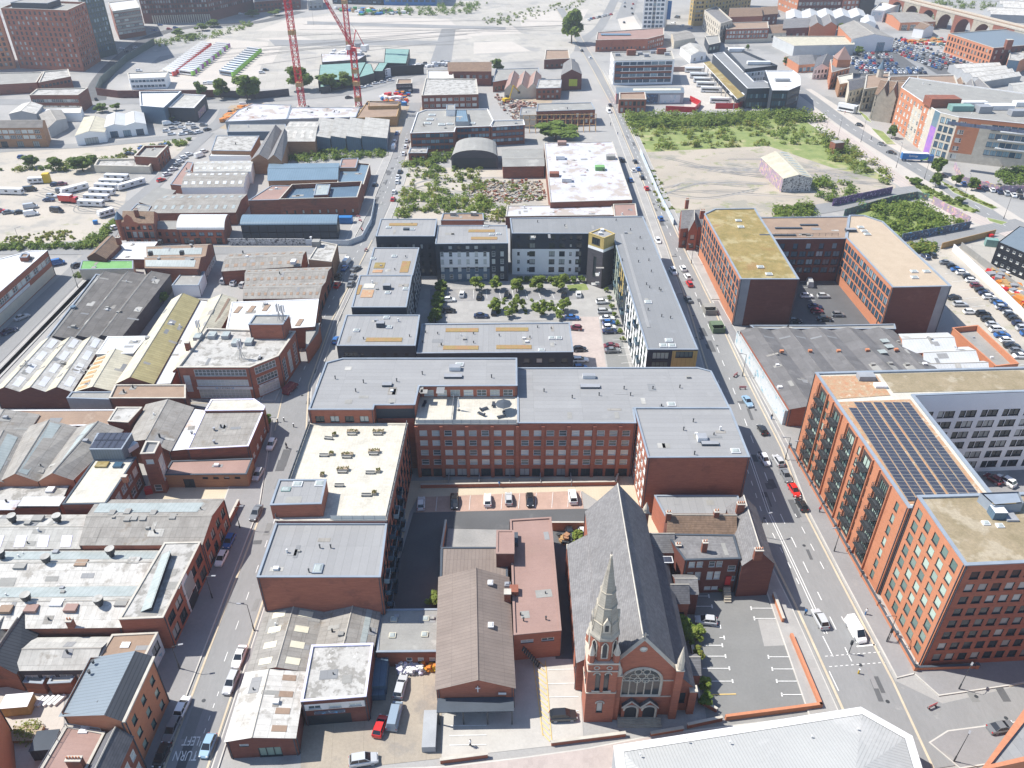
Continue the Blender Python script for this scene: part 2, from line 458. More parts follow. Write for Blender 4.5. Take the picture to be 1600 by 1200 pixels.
 # ------------------------------------------------------------------ buildings
class B:
 """One building: an Empty at its foot that parents walls, roofs, windows and roof fittings."""
 def __init__(s,name,label,cat,at,group=None):
  s.o=empty(name,label,cat,at,group)
  s.at=Vector(at)
  s.far=s.at.y>300
 def part(s,name,mb,smooth=False,parent=None):
  return obj(name,mb.mesh(name,s.at,smooth),parent or s.o)
 def window(s,P0,d,x,z,ww,wh,style,name='window'):
  rot=atan2(d.y,d.x)
  loc=Vector((P0.x+d.x*x-s.at.x,P0.y+d.y*x-s.at.y,z-s.at.z))
  if s.far:
   return obj(name,window_joined(ww,wh,style),s.o,loc,rot)
  fm,pm=window_meshes(ww,wh,style)
  o=obj(name,fm,s.o,loc,rot)
  obj('pane',pm,o)
  return o
 def walls(s,poly,z0,z1,wm,F=None,tops=None,bands=(),name='wall',back=True):
  """Wall ring with real openings. F = {edge: [(cols, rows, ww, wh, sill, storey, style, m0, m1)]}"""
  mb=MB()
  n=len(poly)
  F=F or{}
  for e in range(n):
   a,b=Vector(poly[e][:2]),Vector(poly[(e+1)%n][:2])
   Ln=(b-a).length
   if Ln<.01:
    continue
   d=(b-a)/Ln
   inn=Vector((-d.y,d.x))
   ops=[]
   if Ln>9 and s.at.y<300 and z1-z0>4 and wm in('red_brick','dark_brick','orange_brick','old_brick','tan_brick','white_render'):
    for xd in(.28,Ln-.28):
     g=MB();q_=a+d*xd-inn*.09
     g.box((q_.x,q_.y,z0),(.13,.13,z1-z0-.2),'coping_dark',atan2(d.y,d.x));s.part('downpipe',g)
   for sp in F.get(e,[]):
    cols,rows,ww,wh,sill,st,style=sp[:7]
    m0=sp[7]if len(sp)>7 else .6
    m1=sp[8]if len(sp)>8 else .6
    pitch=(Ln-m0-m1)/cols
    w2=min(ww,pitch*.92)
    for c in range(cols):
     x=m0+pitch*(c+.5)
     for r in range(rows):
      z=z0+sill+r*st
      if z+wh>z1-.15:
       continue
      ops.append((x-w2/2,x+w2/2,z,z+wh))
      s.window(a,d,x,z,w2,wh,style)
   bd=[q for q in bands if q[0]==e]
   xs={0.0,Ln};zs={z0,z1}
   for o in ops:
    xs|={o[0],o[1]};zs|={o[2],o[3]}
   for q in bd:
    xs|={q[1]*Ln,q[2]*Ln};zs|={max(z0,q[3]),min(z1,q[4])}
   xs=sorted(round(q,4)for q in xs);zs=sorted(round(q,4)for q in zs)
   xs=[q for i,q in enumerate(xs)if i==0 or q-xs[i-1]>.001]
   zs=[q for i,q in enumerate(zs)if i==0 or q-zs[i-1]>.001]
   def pt(x,z,k=0.0):
    return(a.x+d.x*x+inn.x*k,a.y+d.y*x+inn.y*k,z)
   for j in range(len(zs)-1):
    zc=(zs[j]+zs[j+1])/2
    run=None
    rowops=[o for o in ops if o[2]<zc<o[3]]
    for i in range(len(xs)-1):
     xc=(xs[i]+xs[i+1])/2
     hole=any(o[0]<xc<o[1]for o in rowops)
     mt=wm
     for q in bd:
      if q[1]*Ln<xc<q[2]*Ln and q[3]<zc<q[4]:
       mt=q[5]
     if run and(hole or mt!=run[1]):
      mb.face([pt(run[0],zs[j]),pt(xs[i],zs[j]),pt(xs[i],zs[j+1]),pt(run[0],zs[j+1])],run[1]);run=None
     if not hole and not run:
      run=(xs[i],mt)
    if run:
     mb.face([pt(run[0],zs[j]),pt(Ln,zs[j]),pt(Ln,zs[j+1]),pt(run[0],zs[j+1])],run[1])
   k=.17
   for x0,x1,q0,q1 in ops:
    mb.face([pt(x0,q0),pt(x1,q0),pt(x1,q0,k),pt(x0,q0,k)],wm)
    mb.face([pt(x0,q1,k),pt(x1,q1,k),pt(x1,q1),pt(x0,q1)],wm)
    mb.face([pt(x0,q0),pt(x0,q0,k),pt(x0,q1,k),pt(x0,q1)],wm)
    mb.face([pt(x1,q0,k),pt(x1,q0),pt(x1,q1),pt(x1,q1,k)],wm)
   T=(tops or{}).get(e)
   if T:
    mb.face([pt(Ln,z1),*[pt(uu*Ln,z1+h)for uu,h in reversed(T)],pt(0,z1)],wm)
  return s.part(name,mb)
 def poly(s,pix,z):
  P=[G(px,py,z)for px,py in pix]
  if area2(P)<0:
   raise ValueError('clockwise roof in '+s.o.name+' '+str(pix[0]))
  return[(p.x,p.y)for p in P]
 def flat(s,pix,z,z0=0.0,w='red_brick',r='membrane',par=.4,cop='coping_grey',cw=.35,F=None,bands=(),rd=None,world=None):
  """Flat roof with parapet; pix = coping corners in order near-left, near-right, far-right, far-left (counter-clockwise)."""
  P=world or s.poly(pix,z)
  s.walls(P,z0,z,w,F,bands=bands)
  d=Vector((P[1][0]-P[0][0],P[1][1]-P[0][1],0))if rd is None else Vector(rd)
  I=inset(P,cw)
  rb=MB()
  rb.face([(p[0],p[1],z-par)for p in I],r,d)
  roof=s.part('roof',rb)
  s.patches([Vector((p[0],p[1],z-par))for p in I],d,Vector((0,0,1)),14 if r[:5]in('sedum','slab_')else 85)
  if cop:
   cb=MB()
   O=inset(P,-.06)
   n=len(P)
   for i in range(n):
    j=(i+1)%n
    cb.face([(O[i][0],O[i][1],z+.06),(O[j][0],O[j][1],z+.06),(I[j][0],I[j][1],z+.06),(I[i][0],I[i][1],z+.06)],cop)
    cb.face([(O[i][0],O[i][1],z-.12),(O[j][0],O[j][1],z-.12),(O[j][0],O[j][1],z+.06),(O[i][0],O[i][1],z+.06)],cop)
    cb.face([(I[j][0],I[j][1],z-par),(I[i][0],I[i][1],z-par),(I[i][0],I[i][1],z+.06),(I[j][0],I[j][1],z+.06)],cop if par<.6 else w)
   s.part('parapet',cb)
  return roof
 def patches(s,Q,d,up,per):
  """Repair patches, hatches and flues scattered on a roof plane Q."""
  A=sum(((Q[i]-Q[0]).cross(Q[i+1]-Q[0])).length/2 for i in range(1,len(Q)-1))
  if s.at.y>420 or A<40 or per<20 or s.o['category']in('church','hall'):
   return
  R=random.Random(int(A*10));d=d.normalized();e=up.cross(d)
  c0=sum(Q,Vector())/len(Q)
  for k in range(min(9,int(A/per)+1)):
   i=R.randrange(1,len(Q)-1);u,v=R.random(),R.random()
   if u+v>1:u,v=1-u,1-v
   c=(Q[0]+(Q[i]-Q[0])*u+(Q[i+1]-Q[0])*v).lerp(c0,.22)
   w_,h_=R.choice(((1,2.2),(2.4,1),(1.6,1.6),(.8,3.2),(3,1.8)));mt=R.choice(('felt_grey','membrane_dark','felt_grey','asbestos','asbestos_pale','membrane'))
   g=MB();P_=[c+d*(x*w_/2)+e*(y*h_/2)+up*.045 for x,y in((-1,-1),(1,-1),(1,1),(-1,1))]
   g.face(P_,mt,d);s.part('roof_patch',g)
   if R.random()<.45:
    g=MB();q=c+d*R.uniform(-2,2)*.5+up*.02;r_=R.uniform(.25,.6)
    if R.random()<.5:g.box(q,(r_*2,r_*1.6,r_),R.choice(('vent_white','steel_grey','felt_grey')))
    else:g.cyl(q,r_*.4,r_*1.8,R.choice(('dark_steel','vent_white')),7)
    s.part('roof_vent',g)
 def gable(s,pix,z,rise=2.0,axis=0,n=1,z0=0.0,w='red_brick',r='asbestos',r2=None,F=None,split=.5,over=.25,lights=None,lm='rooflight',ridge='coping_stone',hip=0.0,world=None,bands=()):
  """n pitched bays; axis 0 = ridges run along the near edge (left-right), 1 = ridges run away from the camera.
        split = where across the bay the ridge sits (north-light sheds: .15 or .85); lights = (count, u0, u1, v0, v1, side)."""
  P=world or s.poly(pix,z)
  V=[Vector((p[0],p[1],z))for p in P]
  if axis==0:
   A0,A1,B0,B1=V[0],V[1],V[3],V[2]
  else:
   A0,A1,B0,B1=V[3],V[0],V[2],V[1]
  dr=(A1-A0).normalized()
  tops={}
  prof=[]
  for k in range(n):
   prof+=[((k+split)/n,rise)]
   if k<n-1:
    prof+=[((k+1)/n,0.0)]
  e_end1=1 if axis==0 else 0
  e_end0=3 if axis==0 else 2
  if not hip:
   tops[e_end1]=prof
   tops[e_end0]=[(1-u,h)for u,h in reversed(prof)]
  s.walls(P,z0,z,w,F,tops,bands=bands)
  up=Vector((0,0,1))
  roofs=[]
  nrm=None
  for k in range(n):
   u0,um,u1=k/n,(k+split)/n,(k+1)/n
   a0,a1=A0.lerp(B0,u0),A1.lerp(B1,u0)
   m0,m1=A0.lerp(B0,um)+up*rise,A1.lerp(B1,um)+up*rise
   b0,b1=A0.lerp(B0,u1),A1.lerp(B1,u1)
   o=dr*over
   if not hip:
    a0,m0,b0=a0-o,m0-o,b0-o
    a1,m1,b1=a1+o,m1+o,b1+o
   else:
    m0=m0+dr*hip;m1=m1-dr*hip
   if k==0:
    e=(a0-m0);a0=a0+e.normalized()*over;a1=a1+e.normalized()*over
   if k==n-1:
    e=(b0-m0)if not hip else(b0-A0.lerp(B0,um)-up*rise)
    b0=b0+e.normalized()*over;b1=b1+e.normalized()*over
   lift=up*.03
   rb=MB()
   rb.face([a0+lift,a1+lift,m1+lift,m0+lift],r,dr)
   rb.face([m0+lift,m1+lift,b1+lift,b0+lift],r2 or r,dr)
   if hip:
    rb.face([a1+lift,b1+lift,m1+lift],r)
    rb.face([b0+lift,a0+lift,m0+lift],r)
    # soffit thickness
   rb.face([a1,a0,m0,m1],r);rb.face([m1,m0,b0,b1],r2 or r)
   for q in((a0,a1),(b1,b0)):
    rb.face([q[0],q[1],q[1]+lift,q[0]+lift],r)
   ro=s.part('roof',rb)
   roofs.append(ro)
   for Q in((a0,a1,m1,m0),(m0,m1,b1,b0)):
    u_=(Q[1]-Q[0]).cross(Q[3]-Q[0]).normalized()
    if s.at.y<300 and 'slate' not in r and 'tile' not in r:
     s.patches([Vector(p)+lift for p in Q],dr,u_ if u_.z>0 else-u_,60)
   if ridge:
    g=MB();g.bar(m0+up*.05,m1+up*.05,.13,ridge,4)
    s.part('ridge_cap',g)
   if lights:
    cnt,f0,f1,v0,v1,side=lights
    for sd in('ab' if side=='both' else side):
     q0,q1=(a0,a1)if sd=='a' else(b0,b1)
     nn=(q1-q0).cross(m0-q0)if sd=='a' else(m1-m0).cross(q0-m0)*-1
     nn=nn.normalized()
     if nn.z<0:
      nn=-nn
     for i in range(cnt):
      s0,s1=(i+f0)/cnt,(i+f1)/cnt
      g=MB()
      E=[q0.lerp(q1,s0).lerp(m0.lerp(m1,s0),v0),q0.lerp(q1,s1).lerp(m0.lerp(m1,s1),v0),q0.lerp(q1,s1).lerp(m0.lerp(m1,s1),v1),q0.lerp(q1,s0).lerp(m0.lerp(m1,s0),v1)]
      if(E[1]-E[0]).cross(E[2]-E[0]).dot(nn)<0:
       E.reverse()
      T=[p+nn*.10 for p in E]
      g.face(T,lm,dr)
      for t in range(4):
       g.face([E[t],E[(t+1)%4],T[(t+1)%4],T[t]],lm)
      s.part('rooflight',g)
  return roofs
 def mono(s,pix,z,zf,z0=0.0,w='red_brick',r='asbestos',F=None,high='far'):
  """Single slope: low edge at z, high edge at zf."""
  P=s.poly(pix,z)
  hi={'far':(2,3),'near':(0,1),'left':(3,0),'right':(1,2)}[high]
  dz=zf-z
  tops={}
  h=[dz if i in hi else 0 for i in range(4)]
  for e in range(4):
   p,q=h[e],h[(e+1)%4]
   if p or q:
    tops[e]=([(0,p)]if p else[])+([(1,q)]if q else[])
  s.walls(P,z0,z,w,F,tops)
  rb=MB()
  O=inset(P,-.2)
  d=Vector((P[1][0]-P[0][0],P[1][1]-P[0][1],0))
  if high in('left','right'):
   d=Vector((P[2][0]-P[1][0],P[2][1]-P[1][1],0))
  rb.face([(O[i][0],O[i][1],z+h[i]+.06)for i in range(4)],r,d)
  rb.face([(O[i][0],O[i][1],z+h[i])for i in reversed(range(4))],r,d)
  for i in range(4):
   j=(i+1)%4
   rb.face([(O[i][0],O[i][1],z+h[i]),(O[j][0],O[j][1],z+h[j]),(O[j][0],O[j][1],z+h[j]+.06),(O[i][0],O[i][1],z+h[i]+.06)],r)
  return s.part('roof',rb)
 def barrel(s,pix,z,rise,axis=0,z0=0.0,w='red_brick',r='metal_grey',F=None,seg=10,open_ends=False):
  P=s.poly(pix,z)
  V=[Vector((p[0],p[1],z))for p in P]
  A0,A1,B0,B1=(V[0],V[1],V[3],V[2])if axis==0 else(V[3],V[0],V[2],V[1])
  prof=[((1-cos(pi*k/seg))/2,rise*sin(pi*k/seg))for k in range(1,seg)]
  e1,e0=(1,3)if axis==0 else(0,2)
  s.walls(P,z0,z,w,F,None if open_ends else{e1:prof,e0:[(1-u,h)for u,h in reversed(prof)]})
  rb=MB();up=Vector((0,0,1));dr=(A1-A0).normalized()
  full=[(0,0)]+prof+[(1,0)]
  for i in range(seg):
   (u,h),(u2,h2)=full[i],full[i+1]
   q=[A0.lerp(B0,u)+up*(h+.04)-dr*.2,A1.lerp(B1,u)+up*(h+.04)+dr*.2,A1.lerp(B1,u2)+up*(h2+.04)+dr*.2,A0.lerp(B0,u2)+up*(h2+.04)-dr*.2]
   rb.face(q,r,dr)
  return s.part('roof',rb)
 def add(s,name,px,py,z,d,mat,rot=0.0,top=None,lift=0.0):
  """A boxed roof fitting standing at photo position (px, py) on level z."""
  c=G(px,py,z)
  mb=MB()
  mb.box((0,0,0),d,mat,0,top)
  key=(name,d,mat,top)
  if key not in _FIT:
   _FIT[key]=mb.mesh(name)
  return obj(name,_FIT[key],s.o,c-s.at+Vector((0,0,lift)),rot)
 def dome(s,px,py,z,w=1.2,d=1.2,h=.35,frame='vent_white',glass='rooflight'):
  c=G(px,py,z)
  key=('dome',w,d,h,frame,glass)
  if key not in _FIT:
   mb=MB()
   mb.box((0,0,0),(w,d,h*.6),frame)
   a=[(-w*.42,-d*.42,h*.6+.005),(w*.42,-d*.42,h*.6+.005),(w*.42,d*.42,h*.6+.005),(-w*.42,d*.42,h*.6+.005)]
   t=[(q[0]*.6,q[1]*.6,h)for q in a]
   for i in range(4):
    mb.face([a[i],a[(i+1)%4],t[(i+1)%4],t[i]],glass)
   mb.face(t,glass)
   _FIT[key]=mb.mesh('skylight')
  return obj('skylight',_FIT[key],s.o,c-s.at)
 def pipe(s,px,py,z,r=.12,h=.7,mat='dark_steel'):
  c=G(px,py,z)
  key=('pipe',r,h,mat)
  if key not in _FIT:
   mb=MB();mb.cyl((0,0,0),r,h,mat,6);mb.cyl((0,0,h),r*1.5,.15,mat,6)
   _FIT[key]=mb.mesh('roof_vent')
  return obj('roof_vent',_FIT[key],s.o,c-s.at)
 def chimney(s,px,py,z,d=(1.4,.8,2.0),mat='old_brick',pots=3):
  """Chimney stack whose top centre is seen at (px, py); z = top height."""
  c=G(px,py,z)
  key=('chim',d,mat,pots)
  if key not in _FIT:
   mb=MB();mb.box((0,0,-d[2]),d,mat);mb.box((0,0,.005),(d[0]+.14,d[1]+.14,.15),'coping_stone')
   for k in range(pots):
    mb.cyl(((k-(pots-1)/2)*d[0]/max(pots,1),0,.15),.14,.5,'orange_brick',6,.11)
   _FIT[key]=mb.mesh('chimney')
  return obj('chimney',_FIT[key],s.o,c-s.at)
_FIT={}
# ------------------------------------------------------------------ flat ground pieces
_LAY=[0,0]
def layer(road=False):
 _LAY[road]+=1
 return(.090+.0015*_LAY[1])if road else(.003+.0015*_LAY[0])
def ground_poly(name,pix,mat,z=.02,label=None):
 P=[G(px,py,0)for px,py in pix]
 mb=MB();z=layer()
 if area2(P)<0:
  P.reverse()
 d=P[1]-P[0]
 mb.face([(p.x,p.y,z)for p in P],mat,(d.x,d.y,0))
 return kind(obj(name,mb.mesh(name)))
def world_poly(name,P,mat,z=.02):
 mb=MB();z=layer(name=='road')if z else 0.0
 P=list(P)
 if area2(P)<0:
  P.reverse()
 mb.face([(p[0],p[1],z)for p in P],mat,(P[1][0]-P[0][0],P[1][1]-P[0][1],0))
 return kind(obj(name,mb.mesh(name)))
def ribbon(mb,pts,w,z,mat,dash=None):
 """Flat strip of width w along world points; dash = (on, off)."""
 pts=[Vector(p[:2])for p in pts]
 seg=[]
 if dash:
  carry=0.0
  for a,b in zip(pts,pts[1:]):
   L=(b-a).length
   if L<1e-6:continue
   d=(b-a)/L;t=carry
   while t<L:
    seg.append((a+d*t,a+d*min(L,t+dash[0])));t+=dash[0]+dash[1]
   carry=t-L
 else:
  seg=list(zip(pts,pts[1:]))
 for a,b in seg:
  if(b-a).length<1e-4:continue
  d=(b-a).normalized();nn=Vector((-d.y,d.x))*(w/2)
  mb.face([(a.x-nn.x,a.y-nn.y,z),(b.x-nn.x,b.y-nn.y,z),(b.x+nn.x,b.y+nn.y,z),(a.x+nn.x,a.y+nn.y,z)],mat,(d.x,d.y,0))
def smooth_path(pts,n=6):
 """Catmull-Rom through world points."""
 P=[Vector(p[:2])for p in pts]
 P=[P[0]*2-P[1]]+P+[P[-1]*2-P[-2]]
 out=[]
 for i in range(1,len(P)-2):
  for k in range(n):
   t=k/n
   a,b,c,d=P[i-1],P[i],P[i+1],P[i+2]
   out.append(.5*((2*b)+(c-a)*t+(2*a-5*b+4*c-d)*t*t+(3*b-a-3*c+d)*t**3))
 out.append(P[-2])
 return out
def road(name,pix,width,mat='asphalt',z=.04,world=False):
 pts=pix if world else[G(*p)for p in pix]
 pts=smooth_path(pts)
 mb=MB();z=layer(name!='promenade')
 L,R=[],[]
 for i,p in enumerate(pts):
  d=(pts[min(i+1,len(pts)-1)]-pts[max(i-1,0)]).normalized()
  nn=Vector((-d.y,d.x))*width/2
  L.append(p+nn);R.append(p-nn)
 for i in range(len(pts)-1):
  mb.face([(R[i].x,R[i].y,z),(R[i+1].x,R[i+1].y,z),(L[i+1].x,L[i+1].y,z),(L[i].x,L[i].y,z)],mat,(0,1,0))
 kind(obj(name,mb.mesh(name)))
 return pts
def pavement(name,pix,mat='paving',h=.22,world=None,kerb=True):
 P=world or[G(*p)for p in pix]
 P=[(p[0],p[1])for p in P]
 if area2(P)<0:
  P.reverse()
 mb=MB()
 I=inset(P,.22)
 mb.face([(p[0],p[1],h)for p in I],mat,(P[1][0]-P[0][0],P[1][1]-P[0][1],0))
 n=len(P)
 for i in range(n):
  j=(i+1)%n
  mb.face([(P[i][0],P[i][1],h),(P[j][0],P[j][1],h),(I[j][0],I[j][1],h),(I[i][0],I[i][1],h)],'kerb_stone')
  mb.face([(P[i][0],P[i][1],0),(P[j][0],P[j][1],0),(P[j][0],P[j][1],h),(P[i][0],P[i][1],h)],'kerb_stone')
 return kind(obj(name,mb.mesh(name)))
 # ------------------------------------------------------------------ ground, roads, pavements, markings
M('paving_pinkish',(.41,.35,.32),(.37,.315,.29),ns=.2,fine=.15,cells=(.8,.8,.05))
kind(world_poly('ground',[(-3500,-400),(3500,-400),(3500,5200),(-3500,5200)],'ground_base',0.0))
# open lots and yards
GP=ground_poly
GP('cleared_site',[(215,135),(345,45),(560,14),(920,-12),(975,5),(945,40),(915,60),(885,92),(700,102),(640,108),(545,116),(500,135),(330,143)],'ground_concrete',.02)
for pl in([(540,25),(700,30),(740,60),(560,62)],[(450,30),(520,24),(540,50),(400,48)],[(740,66),(800,65),(830,80),(740,84)],[(700,45),(800,40),(815,52),(710,58)],[(400,60),(470,57),(505,66),(432,66)],[(810,20),(920,14),(905,40),(815,42)],[(360,75),(440,72),(425,100),(345,105)]):
 GP('concrete_slab',pl,'paving_pale',.035)
for pl in([(690,45),(712,45),(705,98),(672,98)],[(250,88),(305,80),(300,96),(235,100)],[(420,62),(690,64),(690,70),(430,72)],[(480,33),(790,42),(790,47),(480,38)]):
 GP('old_road',pl,'asphalt',.04)
GP('bus_yard',[(215,132),(330,60),(420,66),(400,130),(340,140),(230,138)],'paving_pale',.03)
GP('dirt_lot',[(-60,272),(205,262),(190,345),(152,374),(-60,388)],'ground_dirt',.02)
GP('dirt_lot',[(-30,240),(215,224),(300,218),(275,245),(225,262),(-30,272)],'ground_dirt',.025)
GP('dirt_lot',[(620,344),(628,262),(790,262),(860,270),(860,325),(792,345)],'ground_dirt',.02)
GP('dirt_lot',[(636,168),(682,168),(655,240),(618,262),(622,200)],'soil',.025)
GP('dirt_lot',[(1000,235),(1200,222),(1300,245),(1400,290),(1395,305),(1280,326),(1215,340),(1090,332),(1040,334)],'lot_ground',.02)
GP('rough_grass',[(972,180),(1275,170),(1330,235),(1390,285),(1300,262),(1200,228),(1005,238)],'grass_dry',.03)
GP('rough_grass',[(1330,330),(1415,312),(1520,345),(1490,362),(1395,378)],'grass_dry',.03)
GP('demolition_ground',[(800,160),(825,130),(870,140),(850,190),(800,185)],'soil',.03)
GP('construction_ground',[(335,190),(360,165),(410,160),(440,180),(640,165),(640,195),(600,238),(340,200)],'soil',.02)
GP('car_park',[(1270,112),(1300,84),(1380,58),(1480,90),(1545,114),(1330,120)],'asphalt_dark',.02)
GP('coach_yard',[(1060,105),(1100,92),(1165,150),(1170,172),(1070,172),(1066,140)],'paving_pale',.03)
GP('car_park',[(1440,398),(1500,382),(1640,520),(1640,620),(1560,600),(1490,500)],'ground_dirt',.02)
GP('gravel_yard',[(1500,380),(1620,372),(1660,480),(1600,470)],'ground_concrete',.025)
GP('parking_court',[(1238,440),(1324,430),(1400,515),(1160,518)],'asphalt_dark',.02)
GP('parking_court',[(1475,730),(1660,700),(1700,790),(1520,800)],'paving_dark',.02)
GP('church_car_park',[(1072,922),(1213,928),(1248,1010),(1288,1106),(1104,1124)],'asphalt_grey',.03)
GP('worn_patch',[(1184,968),(1218,967),(1238,1008),(1194,1010)],'paving',.045)
GP('hall_forecourt',[(690,1120),(815,1020),(905,1032),(912,1160),(690,1185)],'concrete',.03)
GP('workshop_yard',[(470,1110),(560,1040),(690,1020),(690,1185),(470,1210)],'yard_tan',.03)
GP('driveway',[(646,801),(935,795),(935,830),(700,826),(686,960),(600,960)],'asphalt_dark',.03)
GP('court_paving',[(634,752),(1006,742),(1040,812),(1030,845),(980,845),(960,800),(910,768),(652,778),(640,802),(612,915),(600,915)],'paving_tan',.04)
GP('parking_bays',[(655,777),(908,767),(912,795),(650,801)],'paving_red',.045)
GP('paved_court',[(655,452),(935,440),(990,580),(870,580),(870,500),(655,505)],'paving',.02)
GP('parking_bays',[(672,452),(895,450),(905,468),(700,471),(700,500),(672,500)],'paving_dark',.03)
GP('court_lane',[(895,495),(935,495),(948,578),(888,578)],'paving_pinkish',.03)
GP('parking_bays',[(932,465),(952,462),(985,578),(950,578)],'asphalt_grey',.03)
GP('lawn',[(885,446),(915,443),(920,453),(890,455)],'grass_dry',.04)
GP('house_yard',[(-20,1060),(100,1070),(100,1200),(-20,1210)],'paving_pale',.03)
GP('forecourt',[(232,752),(392,748),(378,782),(225,790)],'paving_tan',.03)
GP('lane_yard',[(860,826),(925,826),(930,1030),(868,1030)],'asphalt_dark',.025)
# main right-hand street, from kerb lists
def road_between(name,L,R,mat,z):
 return world_poly(name,list(L)+list(reversed(R)),mat,z)
RL=[(55.5,40),(55.3,80),(53.9,103),(51.2,130),(52.2,160),(54,182),(55.5,220),(56.6,272),(57,330),(56.6,400),(56.3,464),(53,552),(49.6,624),(46,700),(40,800)]
RR=[(66.9,40),(66.7,86),(65.4,110),(64.5,128),(65.6,151),(64.6,182),(64,227),(62.8,272),(62.2,350),(61.9,392),(60.7,485),(59.3,552),(56,624),(53,700),(49,800)]
road_between('road',RL,RR,'asphalt',.05)
LL=[(-55.2,40),(-55.2,130),(-59.5,158),(-61.6,175),(-61.6,215),(-60.6,245),(-58.5,275),(-56.8,310),(-56.6,370),(-57.2,420),(-58.5,470)]
LR=[(-47.6,40),(-47.6,130),(-50.5,155),(-54.6,178),(-55.2,215),(-53.6,245),(-51.6,275),(-50.2,310),(-50.4,370),(-50.9,420),(-52,470)]
road_between('road',LL,LR,'asphalt',.05)
world_poly('road',[(-230,163.5),(-58,163.5),(-58,170.5),(-230,170.5)],'asphalt',.045)
world_poly('road',[(-330,261.5),(-57,263),(-55,270),(-330,270)],'asphalt',.045)
world_poly('road',[(-153,120),(-144,120),(-145.5,266),(-154,266)],'asphalt',.048)
road('road',[(-60,248),(0,235),(150,226),(290,212),(320,205),(345,190),(355,170)],8,'asphalt',.045)
road('road',[(325,208),(285,245),(240,290),(195,330),(165,372),(145,388)],6.5,'asphalt',.05)
road('road',[(-60,158),(60,160),(160,160),(250,157),(340,157),(440,154),(520,147),(570,138),(620,122),(660,112),(720,108)],12,'asphalt',.05)
road('road',[(150,158),(155,130),(185,95),(235,58),(300,42),(400,35),(470,18)],11,'asphalt_dark',.046)  # this street's shadow is put into the darker asphalt
road('road',[(1000,20),(1015,40),(1060,70),(1120,95)],9,'asphalt',.045)
road('road',[(960,0),(950,20),(935,45),(912,62),(905,80)],8,'asphalt',.047)
road('road',[(985,0),(975,30)],14,'asphalt',.044)
hs=road('road',[(1130,60),(1200,108),(1262,150),(1330,200),(1400,244),(1480,292),(1560,346),(1660,415)],9,'asphalt',.05)
road('tramway',[(1255,168),(1335,226),(1397,276),(1460,314),(1518,338),(1620,385)],7.5,'tram_paving',.055)
road('promenade',[(1230,140),(1330,208),(1400,256),(1480,304),(1560,358)],30,'paving_pale',.03)
road('road',[(1385,396),(1460,376),(1530,362),(1600,348)],8,'asphalt',.05)
road('road',[(1262,330),(1330,318),(1410,300),(1440,296)],9,'asphalt',.05)
world_poly('road',[(66,70),(260,100),(260,112),(150,97),(86,84.6),(73,81.6),(66.8,86)],'asphalt',.052)
road('road',[(1150,178),(1060,178),(965,183)],6,'asphalt',.045)
road('road',[(1480,130),(1440,105),(1370,55)],6,'asphalt',.045)
# pavements
pv=pavement
pv('pavement',None,'paving_dark',world=[(-47.4,60),(-46.2,60),(-46.2,130),(-49.5,155),(-52.8,178),(-53.4,215),(-52,244),(-53.4,244),(-54.9,214),(-54.3,178),(-50.3,155.5),(-47.4,130)])
pv('pavement',None,'paving_dark',world=[(-63,60),(-55.6,60),(-55.6,130),(-60,158),(-61,162.8),(-66,162.8),(-64,130)])
pv('pavement',None,'paving',world=[(-66,171),(-62.2,171),(-62,215),(-61,245),(-59.2,262),(-64,262)])
pv('pavement',None,'paving',world=[(-62,272),(-59.2,272),(-57.3,310),(-57,370),(-57.6,415),(-60,415)])
pv('pavement',None,'paving',world=[(-51,278),(-49.8,310),(-50,370),(-50.5,415),(-47.5,415),(-47,370),(-47,310),(-48,278)])
pv('pavement',None,'paving',world=[(49.6,60),(55,60),(54.9,80),(53.5,103),(50.8,130),(51.8,160),(53.6,182),(55.1,220),(52,220),(50,170),(49.6,130)])
pv('pavement',None,'paving',world=[(53,232),(55.6,232),(56.3,272),(56.7,330),(56.2,400),(55.9,464),(53.5,464),(53.5,330)])
pv('pavement',None,'paving_dark',world=[(72,89.6),(70.6,87.4),(73,83),(86,85),(150,97.6),(150,103),(73,90.5)])
pv('pavement',None,'paving_dark',world=[(67.2,86.5),(70.8,87.4),(72,90.5),(69,128),(67.5,151),(65.9,182),(68.5,182),(68.2,196),(66.5,227),(64.4,227),(65,182),(66,151),(64.9,128),(65.8,110)])
pv('pavement',None,'paving',world=[(64.4,228),(68,228),(66,272),(64.6,350),(64.6,392),(63.4,485),(62,552),(59.8,552),(61.2,485),(62.3,392),(62.6,350),(63.2,272)])
pv('pavement',None,'paving_dark',world=[(67.5,74.5),(71.5,76.6),(100,80.4),(130,84.5),(130,78),(90,73),(70.5,70)])
pv('pavement',None,'paving_pinkish',world=[(-46,69),(-10,70.5),(2,72),(12,73.5),(24,76),(54.5,79.8),(54.5,77),(24,72),(0,66),(-46,64)])
pv('pavement',None,'paving',world=[(-230,171),(-66.5,171),(-66.5,172.6),(-230,172.6)])
pv('pavement',None,'paving',world=[(-142.5,172.8),(-141.2,172.8),(-141.5,259),(-143.5,259)])
pv('pavement',None,'paving',world=[(-143.4,174),(-140.4,174),(-141.4,258),(-144.6,258)])
pv('pavement',[(1000,100),(975,60),(965,30),(990,25),(1010,60),(1035,90)],'paving_pale')
for pl in([(1412,275),(1455,295),(1530,330),(1520,334),(1450,310)],[(1540,340),(1575,348),(1565,352),(1545,346)],[(1465,280),(1500,298),(1560,325),(1550,328),(1490,302)],[(1340,172),(1355,182),(1362,192),(1352,188)],[(1360,200),(1380,206),(1400,226),(1385,226)]):
 pv('planting_bed',pl,'grass_dry')
